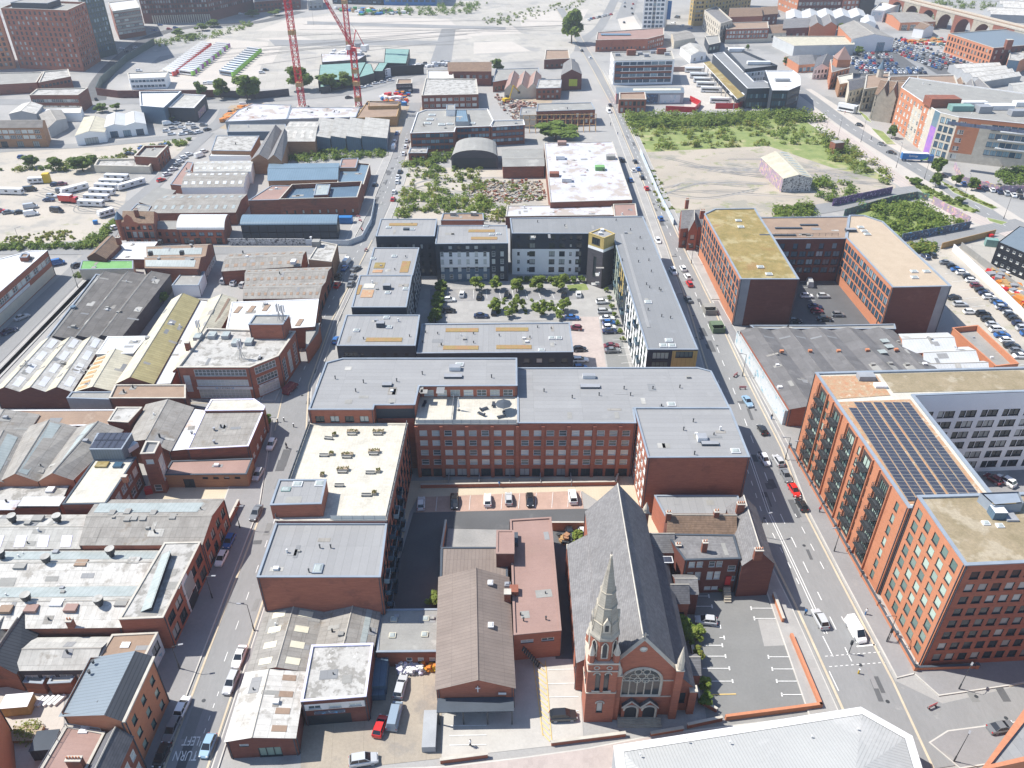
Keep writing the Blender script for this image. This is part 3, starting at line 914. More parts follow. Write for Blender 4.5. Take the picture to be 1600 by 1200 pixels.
 # road paint
mk=MB()
def lane(pts,w,mat='paint_white',dash=None,z=.135):
 ribbon(mk,pts,w,z,mat,dash)
def off(pts,d):
 return[(x+d,y)for x,y in pts]
lane(off(RL,.45),.45,'paint_tan');lane(off(RR,-.4),.4,'paint_tan')
lane([(-54.8,60),(-54.8,130)],.4,'paint_tan');lane([(-59.2,158),(-61.2,176),(-61.2,214),(-60.2,245)],.3,'paint_tan')
lane([(-48.0,60),(-48.0,130),(-51,156),(-55,178),(-55.6,214),(-54,244),(-52,275)],.35,'paint_tan')
lane([(60.6,90),(59.6,106),(58.5,128),(58.9,150),(59.6,182),(60,227),(59.8,272),(59.6,350),(59.2,420),(58,500)],.16,dash=(3,4))
lane([(56.6,108),(54.6,128),(55.2,150),(56.4,182)],.16,dash=(1.6,2.6))
lane([(57.7,96),(57.0,110),(55.9,129),(56.6,150)],.14);lane([(58.2,96),(57.5,110),(56.4,129),(57.1,150)],.14)
lane([(62.2,100),(62.9,94)],.18);lane([(62.6,93.2),(66.2,93.6)],.3)
lane([(62.8,112),(62.2,120),(61.7,128)],.14,dash=(2,3))
for q in(89.8,92.0):
 lane([(56.2,q-.9),(66.4,q)],.14,dash=(.5,.5))
lane([(56.2,84),(55.9,88)],.15);lane([(57.6,91),(57.2,95.5)],.15)
lane([(-50.6,60),(-50.4,84)],.12,dash=(.9,1.4));lane([(-51.3,90),(-51.3,128)],.12,dash=(2,5))
lane([(-58,180),(-58.2,220),(-56.8,250),(-54.3,290),(-53.4,340),(-53.8,410)],.13,dash=(2,4))
lane([(-62,169.9),(-90,169.9)],.25,'paint_tan');lane([(-62,164.1),(-90,164.1)],.25,'paint_tan')
lane([(-62.5,269.2),(-150,269.4),(-320,269.4)],.3,'paint_tan')
lane([(86,85.1),(150,97.4)],.5,'paint_tan')
lane(hs,.2,dash=(4,5),z=.135)
for dd in(-2.6,2.6):
 pass
kind(obj('road_marking',mk.mesh('road_marking')))
tr=MB()
tp=smooth_path([G(*p)for p in[(1255,168),(1335,226),(1397,276),(1460,314),(1518,338),(1620,385)]])
for dd in(-2.5,-1.0,1.0,2.5):
 ribbon(tr,[(p.x+dd,p.y+dd*.3)for p in tp],.18,.137,'steel_grey')
kind(obj('tram_rail',tr.mesh('tram_rail')))
# bay lines in the church car park and other yards
pm_=MB();R_=random.Random(21)
for n_ in range(90):
 k=R_.random()
 if k<.45:
  y=R_.uniform(78,420);x=R_.uniform(56.5,62)+(2 if y<130 else 0)
 elif k<.85:
  y=R_.uniform(68,420);x=R_.uniform(-54,-49)if y<140 else R_.uniform(-59,-53)
 else:
  x=R_.uniform(68,120);y=78+(x-68)*.16+R_.uniform(0,5)
 pm_.box((x,y,.120),(R_.uniform(.5,2.2),R_.uniform(.8,7),.004+.0001*n_),R_.choice(['asphalt_dark','asphalt_dark','asphalt_grey','asphalt_dark','paving_dark']),R_.uniform(-.05,.05))
 if R_.random()<.5:
  pm_.cyl((x+R_.uniform(-3,3),y+R_.uniform(-6,6),.12),.35,.0135,'dark_steel',8)
kind(obj('road_patch',pm_.mesh('road_patch')))
tk_=MB()
for _ in range(46):
 cx,cy,ex,ey=R_.choice([(100,320,260,325),(60,300,200,345),(1100,260,1330,275),(1060,300,1200,300),(660,300,780,290),(350,90,700,60),(500,50,880,40),(640,240,660,180)])
 a,b_=G(cx+R_.uniform(-60,60),cy+R_.uniform(-14,14)),G(ex+R_.uniform(-60,60),ey+R_.uniform(-14,14))
 m_=(a+b_)/2+Vector((R_.uniform(-12,12),R_.uniform(-12,12),0));pth=smooth_path([a,m_,b_],8)
 for dd in(-.9,.9):
  ribbon(tk_,[(p.x+dd*.5,p.y+dd)for p in pth],R_.uniform(.3,.6),.0885+R_.uniform(0,.001),R_.choice(['paving','paving_dark','asphalt_grey']))
kind(obj('tyre_track',tk_.mesh('tyre_track')))
bk=MB()
def bay(a,b,w=.14,mat='paint_white',z=.135):
 ribbon(bk,[G(*a),G(*b)],w,z,mat)
for y,x0,x1 in((932,1078,1107),(948,1085,1112),(980,1115,1125),(997,1124,1131),(1009,1100,1128),(1026,1103,1133),(1045,1098,1139),(1065,1104,1144)):
 bay((x0,y),(x1,y));bay((x1,y-3),(x1+1,y+3),.25)
bay((1107,1086),(1150,1085),.2,'paint_yellow')
for y,x0,x1 in((951,1173,1208),(967,1178,1215),(1027,1200,1242),(1046,1206,1250),(1065,1213,1260),(1086,1221,1264)):
 bay((x0,y),(x1,y));bay((x0,y-3),(x0+1,y+3),.25)
for x in(655,683,709,735,762,785,812,838,864,889,908):
 bay((x,778-(x-655)*.04),(x-2,800-(x-655)*.03),.10)
for k in range(9):
 bay((934+k*4.6,472+k*12),(955+k*4.4,471+k*12),.12)
for k in range(11):
 bay((700+k*20,453),(698+k*21,467),.12)
for k in range(7):
 bay((836+k*2,1030+k*18),(852+k*1.2,1042+k*18),.18,'paint_yellow')
 bay((836+k*2,1039+k*18),(852+k*1.2,1051+k*18),.18,'paint_yellow')
bay((833,1033),(848,1150),.15,'paint_yellow');bay((852,1033),(862,1160),.15,'paint_yellow')
for y in(1047,1069,1090,1112):
 bay((856,y),(904,y-1),.12)
for y in(1135,1150,1165):
 bay((702,y),(760,y-1),.12)
for k in range(14):
 bay((1455+k*10.6,402+k*13),(1476+k*10.6,400+k*13),.12)
for k in range(8):
 bay((1250+k*4,440+k*10),(1262+k*4,440+k*10),.12)
bm_=obj('bay_marking',bk.mesh('bay_marking'));kind(bm_)
def text_mesh(txt,size,mat,extrude=.004):
 cu=bpy.data.curves.new('lettering','FONT')
 cu.body=txt;cu.size=size;cu.extrude=extrude;cu.align_x='CENTER';cu.align_y='CENTER'
 t=bpy.data.objects.new('lettering',cu)
 COL.objects.link(t)
 dg=bpy.context.evaluated_depsgraph_get()
 me=bpy.data.meshes.new_from_object(t.evaluated_get(dg))
 bpy.data.objects.remove(t)
 me.materials.clear();me.materials.append(MATS[mat])
 return me
for txt,px,py,sx,sy in(('LEFT',299,1157,1.15,2.0),('TURN',290,1180,1.25,2.1)):
 o=obj('road_lettering',text_mesh(txt,1.15,'paint_white'),None,G(px,py,.14))
 o.rotation_euler=(0,0,pi);o.scale=(sx,sy,1);kind(o)
 # ------------------------------------------------------------------ shared small builders
def W(*pts):
 return[tuple(p)for p in pts]
def rect(x0,y0,x1,y1):
 return[(x0,y0),(x1,y0),(x1,y1),(x0,y1)]
def railing(b,pts,z,h=1.1,glass='pane_pale',post='steel_grey',step=2.0,name='railing'):
 mb=MB()
 pts=[Vector((p[0],p[1],z))for p in pts]
 for p,q in zip(pts,pts[1:]):
  L=(q-p).length;d=(q-p)/L
  n=max(1,int(L/step))
  for k in range(n+1):
   a=p+d*(L*k/n)
   mb.box((a.x,a.y,z),(.07,.07,h),post)
  mb.bar(p+Vector((0,0,h)),q+Vector((0,0,h)),.04,post)
  if glass:
   nn=Vector((-d.y,d.x,0))*.01
   mb.face([p+nn+Vector((0,0,.1)),q+nn+Vector((0,0,.1)),q+nn+Vector((0,0,h-.08)),p+nn+Vector((0,0,h-.08))],glass)
  else:
   for hh in(.3,.6,.85):
    mb.bar(p+Vector((0,0,hh)),q+Vector((0,0,hh)),.025,post)
 return b.part(name,mb)
def wall_run(name,label,cat,pts,h,t=.3,mat='red_brick',cop='coping_stone',group=None,px=True,piers=0,z0=0.0,bands=None):
 """A free-standing wall along points; bands = list of (u0, u1, z0, z1, material) painted panels set proud."""
 P=[G(*p)if px else Vector((p[0],p[1],0))for p in pts]
 o=empty(name,label,cat,P[0],group)
 mb=MB();cb=MB()
 for a,b in zip(P,P[1:]):
  d=(b-a);L=d.length;c=(a+b)/2;r=atan2(d.y,d.x)
  mb.box((c.x,c.y,z0),(L+t*.98,t,h),mat,r)
  if cop:
   cb.box((c.x,c.y,z0+h),(L+t+.1,t+.12,.1),cop,r)
 obj('wall_body',mb.mesh('wall_body',P[0]),o)
 if cop:
  obj('coping',cb.mesh('coping',P[0]),o)
 if piers:
  pm=MB();pm.box((0,0,0),(t*1.9,t*1.9,h+.25),mat);pm.box((0,0,h+.25),(t*2.2,t*2.2,.1),cop or mat)
  me=pm.mesh('pier')
  for a,b in zip(P,P[1:]):
   n=max(1,int((b-a).length/piers))
   for k in range(n+1):
    obj('pier',me,o,a.lerp(b,k/n)-P[0]+Vector((0,0,z0)))
 if bands:
  a,b=P[0],P[-1]
  d=(b-a).normalized();L=(b-a).length;nn=Vector((d.y,-d.x,0))*(t/2+.015)
  for u0,u1,q0,q1,m in bands:
   g=MB();s_,e_=a+d*(L*u0)+nn,a+d*(L*u1)+nn
   c=(s_+e_)/2
   g.box((c.x,c.y,z0+q0),((e_-s_).length,.03,q1-q0),m,atan2(d.y,d.x))
   obj('painted_panel',g.mesh('painted_panel',P[0]),o)
 return o
def grafitti_mat(name,base,cols,scale=.8,thr=.56):
 m=M(name,base,base,fine=.1,blot=(scale,thr,cols[0],1.0),blot2=(scale*1.4,thr+.02,cols[1],1.0))
 return m
grafitti_mat('mural_blue',(.10,.12,.16),((.12,.35,.62),(.55,.55,.58)))
grafitti_mat('mural_purple',(.12,.09,.16),((.42,.22,.50),(.62,.58,.60)))
grafitti_mat('mural_pale',(.55,.58,.60),((.22,.42,.52),(.68,.68,.68)),.5)
grafitti_mat('mural_bw',(.45,.45,.44),((.05,.05,.055),(.62,.62,.60)),1.2,.5)
grafitti_mat('mural_bright',(.30,.24,.30),((.52,.30,.38),(.55,.46,.22)),.6,.52)
grafitti_mat('mural_green',(.10,.12,.12),((.20,.42,.25),(.55,.35,.10)),.8)
def sign(b_or_parent,txt,loc,rotz,w,h,back,ink,size,at):
 """A flat sign board with lettering, facing local -y."""
 mb=MB();mb.box((0,0,-h/2),(w,.08,h),back)
 o=obj('sign_board',mb.mesh('sign_board'),b_or_parent,Vector(loc)-Vector(at),rotz)
 if txt:
  t=obj('lettering',text_mesh(txt,size,ink,.01),o,(0,-.06,0))
  t.rotation_euler=(pi/2,0,0)
 return o
 # ------------------------------------------------------------------ red brick courtyard flats
b=B('apartment_block','red brick courtyard apartment block with grey roofs and a pale paved roof terrace','apartment block',(0,141,0))
b.flat(None,13.8,w='red_brick',world=W((-45,97.3),(-23.2,97.3),(-23.8,110.9),(-45,110.9)),F={1:[(4,4,2.2,1.9,1.2,3.0,'d')]},par=.25)
b.flat(None,14.4,w='red_brick',r='slab_pale',cop='coping_stone',world=W((-45,110.9),(-23.8,110.9),(-23.2,141.8),(-45,141.8)),F={1:[(9,4,2.0,1.9,1.2,3.0,'d')]},par=.12,cw=.5)
b.flat([(422,789),(502,787),(510,749),(436,749)],17.6,z0=14.0,par=.2)
b.flat(None,18.2,w='red_brick',world=W((-44.8,141.8),(-30.5,141.8),(-30.5,143.5),(-21.5,143.6),(-21.3,151),(1.2,151.2),(1.2,163.2),(-41,163.2),(-44.7,161.2)),par=.25,F={0:[(4,1,2.0,1.6,14.8,3,'d')],3:[],4:[(7,1,2.2,1.7,15.4,3,'p')],8:[(6,5,1.8,1.6,1.5,3,'p')]},bands=[(2,.02,.98,14.5,17.2,'dark_cladding')],rd=(0,1,0))
cf=[(2.05,1.7,'p')]
b.flat(None,15.1,w='red_brick',r='slab_pale',cop='coping_stone',world=W((-21.4,140.6),(1.2,140.6),(1.2,151.2),(-21.3,151.0)),F={0:[(8,4,1.7,1.5,3.6,2.75,'w',.3,.3),(8,1,2.2,2.1,.3,3,'d',.3,.3)]},par=.12,cw=.5)
b.flat(None,15.4,w='red_brick',world=W((1.2,140.6),(27.4,140.6),(27.6,146.1),(49.4,146.1),(48.4,161.8),(45.4,163.4),(1.2,163.2)),F={0:[(9,4,1.7,1.5,3.6,2.75,'w',.3,.6),(9,1,2.2,2.1,.3,3,'d',.3,.6)]},par=.2,rd=(0,1,0))
b.flat(None,15.7,w='red_brick',world=W((28.2,128.2),(49.4,128.4),(49.4,146.08),(27.6,146.1)),F={3:[(6,5,1.7,1.6,1.2,2.9,'p')],1:[(6,5,1.7,1.6,1.2,2.9,'p')]},par=.25,rd=(0,1,0))
pm=MB();pm.box((0,0,.0),(.75,.34,14.6),'red_brick');pme=pm.mesh('pier')
for x in(-21.2,-15.7,-10.0,-4.4,1.2,6.9,12.6,18.3,24.0):
 obj('pier',pme,b.o,Vector((x,140.42,0))-b.at)
railing(b,[(-45.0,111.3),(-44.9,141.5)],14.4)
railing(b,[(-23.9,111.3),(-23.3,141.5)],14.4)
railing(b,[(-34.5,111.1),(-24,111.1)],14.4)
railing(b,[(-21.2,140.75),(1.0,140.75)],15.1)
railing(b,[(-13.4,140.9),(-13.4,150.8)],15.1,step=3)
for px,py,z,d in((711,577,18,(2.6,1.6,1.0)),(708,589,18,(4.2,1.4,.5)),(920,590,15.2,(3.0,1.2,.9)),(922,605,15.2,(4.6,1.4,.5)),(1096,687,15.5,(2.0,1.8,1.1)),(1109,694,15.5,(3.6,1.2,.5)),(605,602,18,(2.2,1.4,.5))):
 b.add('plant_box',px,py,z,d,'vent_white' if d[2]>.6 else 'coping_dark',top='steel_grey')
for px,py,z in((1149,705,15.5),(1049,632,15.2),(718,570,18),(465,757,17.4),(500,756,17.4)):
 b.dome(px,py,z,1.9,1.5)
b.dome(447,765,17.4,1.7,1.2,.3,'green_copper')
b.dome(497,889,13.6,1.7,2.2,.4,'coping_grey')
for px,py,z in((524,568+24,18),(568,598,18),(620,596,18),(850,612,15.2),(894,622,15.2),(936,618,15.2),(975,608,15.2),(1020,608,15.2),(985,618,15.2),(1062,606,15.2),(1068,672,15.5),(1083,659,15.5),(1085,710,15.5),(556,612,18),(500,856,13.6),(517,856,13.6),(483,894,13.6),(768,590,18),(660,585,18)):
 b.pipe(px,py,z)
def balcony_meshes(w,dp,mat_slab,mat_rail,solid):
 s_=MB();s_.box((0,-dp/2,-.16),(w,dp,.16),mat_slab)
 r_=MB()
 for x0,y0,x1,y1 in((-w/2,0,-w/2,-dp),(w/2,0,w/2,-dp),(-w/2,-dp,w/2,-dp)):
  if solid:
   cx,cy=(x0+x1)/2,(y0+y1)/2
   r_.box((cx,cy,.0),(max(abs(x1-x0),.04),max(abs(y1-y0),.04),1.1),mat_rail)
  else:
   r_.bar((x0,y0,1.1),(x1,y1,1.1),.045,mat_rail)
   n=max(2,int(hypot(x1-x0,y1-y0)/.32))
   for k in range(n+1):
    x,y=x0+(x1-x0)*k/n,y0+(y1-y0)*k/n
    r_.box((x,y,0),(.05,.05,1.1),mat_rail)
 return s_.mesh('balcony'),r_.mesh('balustrade')
bal1=balcony_meshes(2.6,.9,'coping_dark','pane_blue',True)
for r in range(4):
 for k in range(5):
  y=100.5+k*5.6
  bo=obj('balcony',bal1[0],b.o,Vector((-23.1 if y<110 else-23.45,y,1.1+3*r))-b.at,pi/2)
  obj('balustrade',bal1[1],bo)
  # patio walls at the foot of the courtyard front
wall_run('patio_wall','low brick patio wall along the foot of the courtyard facade','wall',[(-20.6,136.6),(23.6,137.6),(24.4,140.2)],1.1,.3,px=False,cop='coping_stone')
for k,x in enumerate((-14.5,-7.5,-.5,6.5,13.5)):
 wall_run('patio_divider','thin grey dividing screen between two patios, %s of five from the shaded corner'%('first','second','third','fourth','fifth')[k],'screen',[(x,137.2),(x,140.2)],1.5,.12,mat='steel_grey',cop=None,group='patio screens below the courtyard windows',px=False)
 # roof terrace furniture
def planter_bench(px,py,z,label,kindn,rot=0.0):
 c=G(px,py,z)
 o=empty('planter_bench',label,'planter',c,'planters and benches on the roof terrace',rot)
 if kindn!='pot':
  m=MB()
  m.box((0,0,.34),(1.9,.45,.08),'felt_grey');m.box((-.9,0,0),(.12,.45,.34),'dark_steel');m.box((.9,0,0),(.12,.45,.34),'dark_steel')
  m.box((0,.22,.42),(1.9,.05,.25),'felt_grey')
  obj('seat',m.mesh('seat'),o)
 if kindn in('box','pot','corner'):
  w_,y_=(2.4,.85)if kindn=='box' else((.8,0)if kindn=='pot' else(.9,.6))
  x_=0 if kindn!='corner' else 1.5
  m=MB();m.box((x_,y_,0),(w_,.9,.6),'stone',0,'soil')
  obj('planter_box',m.mesh('planter_box'),o)
  m=MB();R=random.Random(px)
  for k in range(26):
   x,y=x_+R.uniform(-w_/2,w_/2),y_+R.uniform(-.4,.4)
   h=R.uniform(.2,.5);a=R.uniform(0,pi)
   m.face([(x-.16*cos(a),y-.16*sin(a),.6),(x+.16*cos(a),y+.16*sin(a),.6),(x+.1*cos(a),y+.1*sin(a)-.1,.6+h)],R.choice(['leaf_green','leaf_yellow','leaf_yellow','sedum_rust']))
  obj('plants',m.mesh('plants'),o)
for i,(tx,ty,kn,rt,lb)in enumerate(((600,318,'box',0,'bench with a planted box behind it at the far middle of the terrace'),(762,318,'box',0,'bench and planter nearest the far right corner of the terrace'),(455,345,'bench',-.15,'plain grey bench on its own at the far left of the terrace'),(425,452,'corner',0,'corner bench with planter at the left of the terrace'),(568,462,'box',0,'bench and planted box at the centre of the terrace'),(735,442,'box',0,'bench and planter beside the right railing, mid terrace'),(540,555,'box',0,'ochre planted box in front of the central bench'),(715,560,'corner',0,'corner bench beside the right railing'),(522,640,'bench',0,'plain bench beside the brick stair head'),(690,700,'corner',0,'corner bench nearest the near railing of the terrace'),(415,572,'pot',0,'small square planter beside the stair head'),(490,322,'pot',0,'small square planter at the far left of the terrace'),(450,212,'bench',0,'low bench against the brick wall at the far end of the terrace'))):
 planter_bench(400+tx/4,600+ty/4,14.3,lb,kn,rt)
def parasol(px,py,z,label,mat,r,open_=True):
 c=G(px,py,z)
 o=empty('parasol',label,'parasol',c)
 m=MB();m.cyl((0,0,0),.05,2.6,'steel_grey',6);m.cyl((0,0,0),.35,.1,'dark_steel',8)
 obj('pole',m.mesh('pole'),o)
 m=MB()
 if open_:
  m.cyl((0,0,2.1),r,.6,mat,8,.05)
 else:
  m.cyl((0,0,1.0),.3,2.6,mat,8,.05)
 obj('canopy',m.mesh('canopy'),o)
parasol(787,643,15.0,'black open parasol on the paved roof terrace beside loungers','coping_dark',1.9)
parasol(717,641,15.0,'tall closed white parasol on the upper roof terrace','vent_white',.4,False)
for k,(px,py)in enumerate(((756,640),(771,633),(752,648),(783,652),(663,633))):
 c=G(px,py,15.0)
 o=empty('sun_lounger','dark sun lounger on the upper roof terrace, %s'%('beside the black parasol','behind the black parasol','left of the black parasol','in front of the parasol','alone in the walled corner')[k],'lounger',c,'loungers on the upper roof terrace',.5+k)
 m=MB();m.box((0,0,.3),(1.9,.65,.1),'dark_cladding');m.box((-.85,0,.4),(.3,.65,.3),'dark_cladding')
 obj('seat',m.mesh('seat'),o)
 m=MB()
 for x in(-.8,.8):
  m.box((x,.28,0),(.06,.06,.3),'dark_steel');m.box((x,-.28,0),(.06,.06,.3),'dark_steel')
 obj('leg',m.mesh('leg'),o)
 # ------------------------------------------------------------------ dark clad flats round the planted court
b=B('apartment_block','charcoal clad flats with an L-shaped grey roof and white courtyard face','apartment block',(20,250,0))
b.flat(None,15,w='dark_cladding',r='membrane_dark',world=W((0,246.4),(33.2,246.2),(34.4,172.4),(47.3,172.4),(45.5,261.2),(-.7,259.6)),par=.2,rd=(1,0,0),F={0:[(2,5,1.9,1.8,1.0,2.9,'d',3.5,16.5),(2,5,1.9,1.8,1.0,2.9,'d',14,8),(2,5,.8,1.2,1.3,2.9,'d',.5,26),(2,5,.8,1.2,1.3,2.9,'d',18.5,10)],1:[(18,5,2.2,2.2,.6,2.9,'g',1,1)],2:[(1,2,4.2,2.0,9.3,2.8,'g',1.2,7),(1,1,4.4,1.8,12.6,2.8,'g',7,.8),(2,3,2,1.8,1,2.9,'d')],3:[(20,5,1.6,1.6,1.2,2.9,'d',1,1)]},bands=[(0,0,.68,0,9.4,'white_render'),(2,.5,1,8.8,14.6,'gold_cladding'),(1,.0,.28,0,14.6,'glass_green_wall'),(1,.28,.42,5.8,14.6,'gold_cladding'),(1,.5,1,0,14.6,'white_render')])
b.flat([(920,364),(944,372),(961,365),(940,356)],18,w='blue_brick',cop='gold_cladding',par=.3,F={0:[(1,1,3.2,2.3,14.9,3,'d',1.2,1.2),(1,1,1.2,7,3.6,9,'d',2,2)],1:[]},bands=[(0,0,1,14,18,'gold_cladding'),(1,0,1,14,18,'gold_cladding'),(0,0,1,13,14,'white_render'),(1,0,1,13,14,'white_render')])
for px,py in((941,361),(938,366)):
 b.add('plant_box',px,py,17.7,(1.2,.9,.7),'vent_white')
for tx,ty in((850,690),(980,930),(945,962),(1000,962)):
 b.dome(800+tx/4,300+ty/4,14.8,1.9,1.6,.5)
for tx,ty in((330,215),(160,190),(650,180),(800,290),(690,430),(790,440),(855,430),(870,500),(840,580),(780,360),(820,360),(930,620),(860,600),(850,740),(920,610),(935,780),(990,790),(740,240),(800,880)):
 b.pipe(800+tx/4,300+ty/4,14.8,h=.6)
g=MB()
g.box((36.4,215,14.8),(.9,62,.12),'membrane');b.part('roof_walkway',g)
for k in range(14):
 y=176+k*4.6
 bo=obj('balcony',bal1[0],b.o,Vector((34.2 if y<210 else 33.8,y,3.5+2.9*(k%4)))-b.at,-pi/2)
 obj('balustrade',bal1[1],bo)
b=B('apartment_block','dark flats with two roof strips of sedum and a white panelled courtyard front','apartment block',(-20,245,0))
b.flat([(680,381),(794,380),(792,352),(684,352)],13.7,w='dark_cladding',F={0:[(8,4,1.1,1.7,1.0,2.7,'p'),(8,1,1.3,1.3,11.6,3,'d')]},par=.2,bands=[(0,.06,.74,5.2,10.6,'white_render'),(0,.06,.74,.0,4.6,'blue_cladding')])
b.flat([(587,369),(679,369),(683,342),(595,342)],14.5,w='dark_cladding',F={0:[(7,4,.9,1.6,1.0,3.0,'d')],3:[(4,4,1.2,1.6,1,3,'d')]},par=.2)
for(x0,x1,y,z)in((608,652,351,14.3),(732,773,361,13.5),(736,777,372.5,13.5)):
 a,c=G(x0,y,z),G(x1,y,z)
 b.add('sedum_strip',(x0+x1)/2,y,z,(round((c-a).length,1),2.2,.12),'sedum_strip')
for px,py,z in((607,356,14.3),(644,359,14.3),(759,354,13.5),(768,367,13.5),(779,366,13.5)):
 b.dome(px,py,z,1.7,1.2,.5)
b.add('plant_box',635,359,14.3,(2,1.2,.6),'coping_dark')
b=B('apartment_block','stepped charcoal flats with orange sedum patches beside the left street','apartment block',(-38,210,0))
b.flat([(572,431),(645,430),(655,387),(584,387)],13,w='dark_cladding',F={1:[(6,4,1.4,1.7,1,2.9,'p')],3:[(6,4,1.4,1.7,1,2.9,'p')]},par=.2)
b.flat([(549,480),(635,480),(644,430),(562,430)],13.5,w='dark_cladding',F={0:[(3,4,1.6,1.6,1,2.9,'d')],1:[(6,4,1.4,1.7,1,2.9,'p')],3:[(6,4,1.4,1.7,1,2.9,'p')]},par=.2)
b.flat([(526,540),(649,540),(656,492),(541,492)],12.5,w='dark_cladding',F={0:[(5,1,1.0,1.0,9.2,3,'d',5,1),(1,1,3.6,1.4,9.0,3,'d',1.2,15),(6,2,1.2,1.5,1.4,3,'d')],1:[(4,4,1.2,1.6,1,2.9,'d')],3:[(5,4,1.4,1.7,1,2.9,'p')]},par=.2)
b.flat([(651,552),(896,550),(890,504),(659,506)],10.5,w='dark_cladding',F={0:[(12,3,1.6,1.5,1.1,3,'d')],2:[(12,3,1.6,1.5,1.1,3,'p')],1:[(4,3,1.4,1.5,1,3,'d')]},par=.2)
for px,py,z,d,m in((593,415,12.8,(3.2,4.0,.12),'sedum_yellow'),(590,424,12.8,(3,2,.12),'sedum_rust'),(633,417,12.8,(2.6,8,.12),'sedum_strip'),(574,459,13.3,(3.4,4.8,.12),'sedum_rust'),(577,447,13.3,(3.2,2.8,.12),'slab_pale'),(561,453,13.3,(1,6,.12),'sedum_strip'),(600,531,12.3,(9.6,2,.12),'sedum_strip'),(722,516,10.3,(9,2,.12),'sedum_strip'),(720,543.5,10.3,(9.4,2,.12),'sedum_strip'),(800,515,10.3,(9,2,.12),'sedum_strip'),(803,542.5,10.3,(9.4,2,.12),'sedum_strip')):
 b.add('sedum_patch',px,py,z,d,m)
for px,py,z in((616,401,12.8),(583,405,12.8),(634,452,13.3),(606,458,13.3),(557,517,12.3),(604,497,12.3),(608,512,12.3),(862,529,10.3),(873,529,10.3),(846,548,10.3)):
 b.dome(px,py,z,1.6,1.4,.55)
for px,py,z in((605,451,13.3),(595,510,12.3)):
 b.add('plant_box',px,py,z,(2.2,1.6,1.4),'coping_dark',top='steel_grey')
for px,py,z in((617,422,12.8),(634,402,12.8),(568,530,12.3),(640,526,12.3),(665,520,10.3),(740,522,10.3),(780,525,10.3),(740,536,10.3),(828,528,10.3),(840,512,10.3),(660,535,10.3),(684,522,10.3)):
 b.pipe(px,py,z,h=.5)
 # ------------------------------------------------------------------ brick flats with green roofs, right of the street
b=B('apartment_block','U-shaped brick flats with a mossy yellow green roof on one wing','apartment block',(90,235,0))
gw=[(8,4,2.6,2.2,3.4,3.0,'b',.6,.6)]
b.flat(None,15.7,w='orange_brick',r='sedum_yellow',world=W((67.2,211),(84.5,211),(85.3,240.9),(85.5,261),(85.8,267.1),(71.4,266.5),(66.7,261.8)),par=.3,cw=.5,F={1:[(9,5,2.2,1.9,1.2,2.9,'b')],2:[(5,5,2.2,1.9,1.2,2.9,'b')],6:[(16,4,2.3,2.1,3.6,2.9,'b',.8,.8)]},bands=[(0,0,.17,0,15.7,'steel_grey'),(0,.17,1,0,15.7,'dark_brick')])
b.flat(None,15.3,w='dark_brick',r='felt_brown',world=W((85.4,241),(108.9,241.4),(116.6,260.4),(85.5,259.5)),par=.3,F={0:[(5,1,1.6,2.0,11.7,2.9,'b',1,1),(8,3,2.2,1.9,3.2,2.9,'b',.6,.6)]})
b.flat(None,15.7,w='orange_brick',r='sedum_tan',world=W((109.8,205.7),(127.2,206.5),(126.2,254.9),(121.8,260.6),(116.6,260.6),(108.9,241.4)),par=.3,cw=.5,F={5:[(14,4,2.0,2.1,3.4,2.95,'b',.6,.6)],1:[(14,5,1.8,1.8,1.2,2.9,'b')]},bands=[(0,0,.83,0,15.7,'dark_brick'),(0,.83,1,0,15.7,'steel_grey')],rd=(1,0,0))
for tx,ty in((515,245),):
 b.add('plant_box',1200+tx/4,300+ty/4,15.5,(3.4,1.6,.9),'coping_dark',top='steel_grey')
for tx,ty in((578,222),(600,245),(620,265),(912,498),(915,535),(990,498),(-48,470),(-185,180),(-170,220),(5,515)):
 b.dome(1200+tx/4,300+ty/4,15.5,2.0,1.5,.5)
railing(b,[(86,243),(107,243.4)],15.3,1.1,None,'dark_steel')
for x0,y0,w_ in((1232,357,9),(1264,352,6),(1215,368,12)):
 b.add('roof_slot',x0,y0,15.1,(w_,.9,.35),'coping_dark')
for k in range(7):
 g=MB();c=Vector((109.6,208.5+k*4.6,0))
 g.box((c.x+.3,c.y,0),(.5,.5,3.2),'dark_steel');b.part('column',g)
 # ------------------------------------------------------------------ grey sheds behind the muralled street wall
M('shed_grey',(.155,.15,.15),(.125,.122,.122),ns=.2,lines=[(1,2.6,.1,.85),(0,2,.08,.9)],cells=(2.0,2.6,.12),fine=.2,blot=(.15,.62,(.24,.23,.22),.5))
b=B('warehouse','wide dark grey saw-ridge shed roof beside the right street, pale mural on its street wall','warehouse',(80,185,0))
b.gable(None,5.2,1.1,1,5,w='red_brick',r='shed_grey',world=W((68.9,160),(117,160),(110,199),(66.0,199)),split=.5,ridge='shed_grey',over=.1)
b.flat(None,4.4,w='mural_pale',r='felt_grey',world=W((68.0,160.5),(68.8,160.5),(65.9,200),(65.3,200)),par=.05,cop=None)
b.flat([(1180,514),(1400,514),(1398,506),(1300,508),(1172,508)],5.0,w='blue_brick',r='felt_grey',par=.3)
for tx,ty in((85,1000),(262,998),(440,998),(620,992),(800,990)):
 b.add('roof_vent',1200+tx/4,300+ty/4,6.2,(1.0,.8,.6),'orange_brick')
for tx,ty in((730,930),(758,965),(715,998)):
 b.add('rooflight',1200+tx/4,300+ty/4,6.0,(2.2,1.8,.14),'rooflight',.15)
b=B('warehouse','white profiled sheds with orange brick gables, right of the grey saw-ridge roof','warehouse',(125,180,0))
b.gable([(1412,552),(1495,548),(1480,520),(1405,522)],5.5,1.4,0,1,w='orange_brick',r='metal_white')
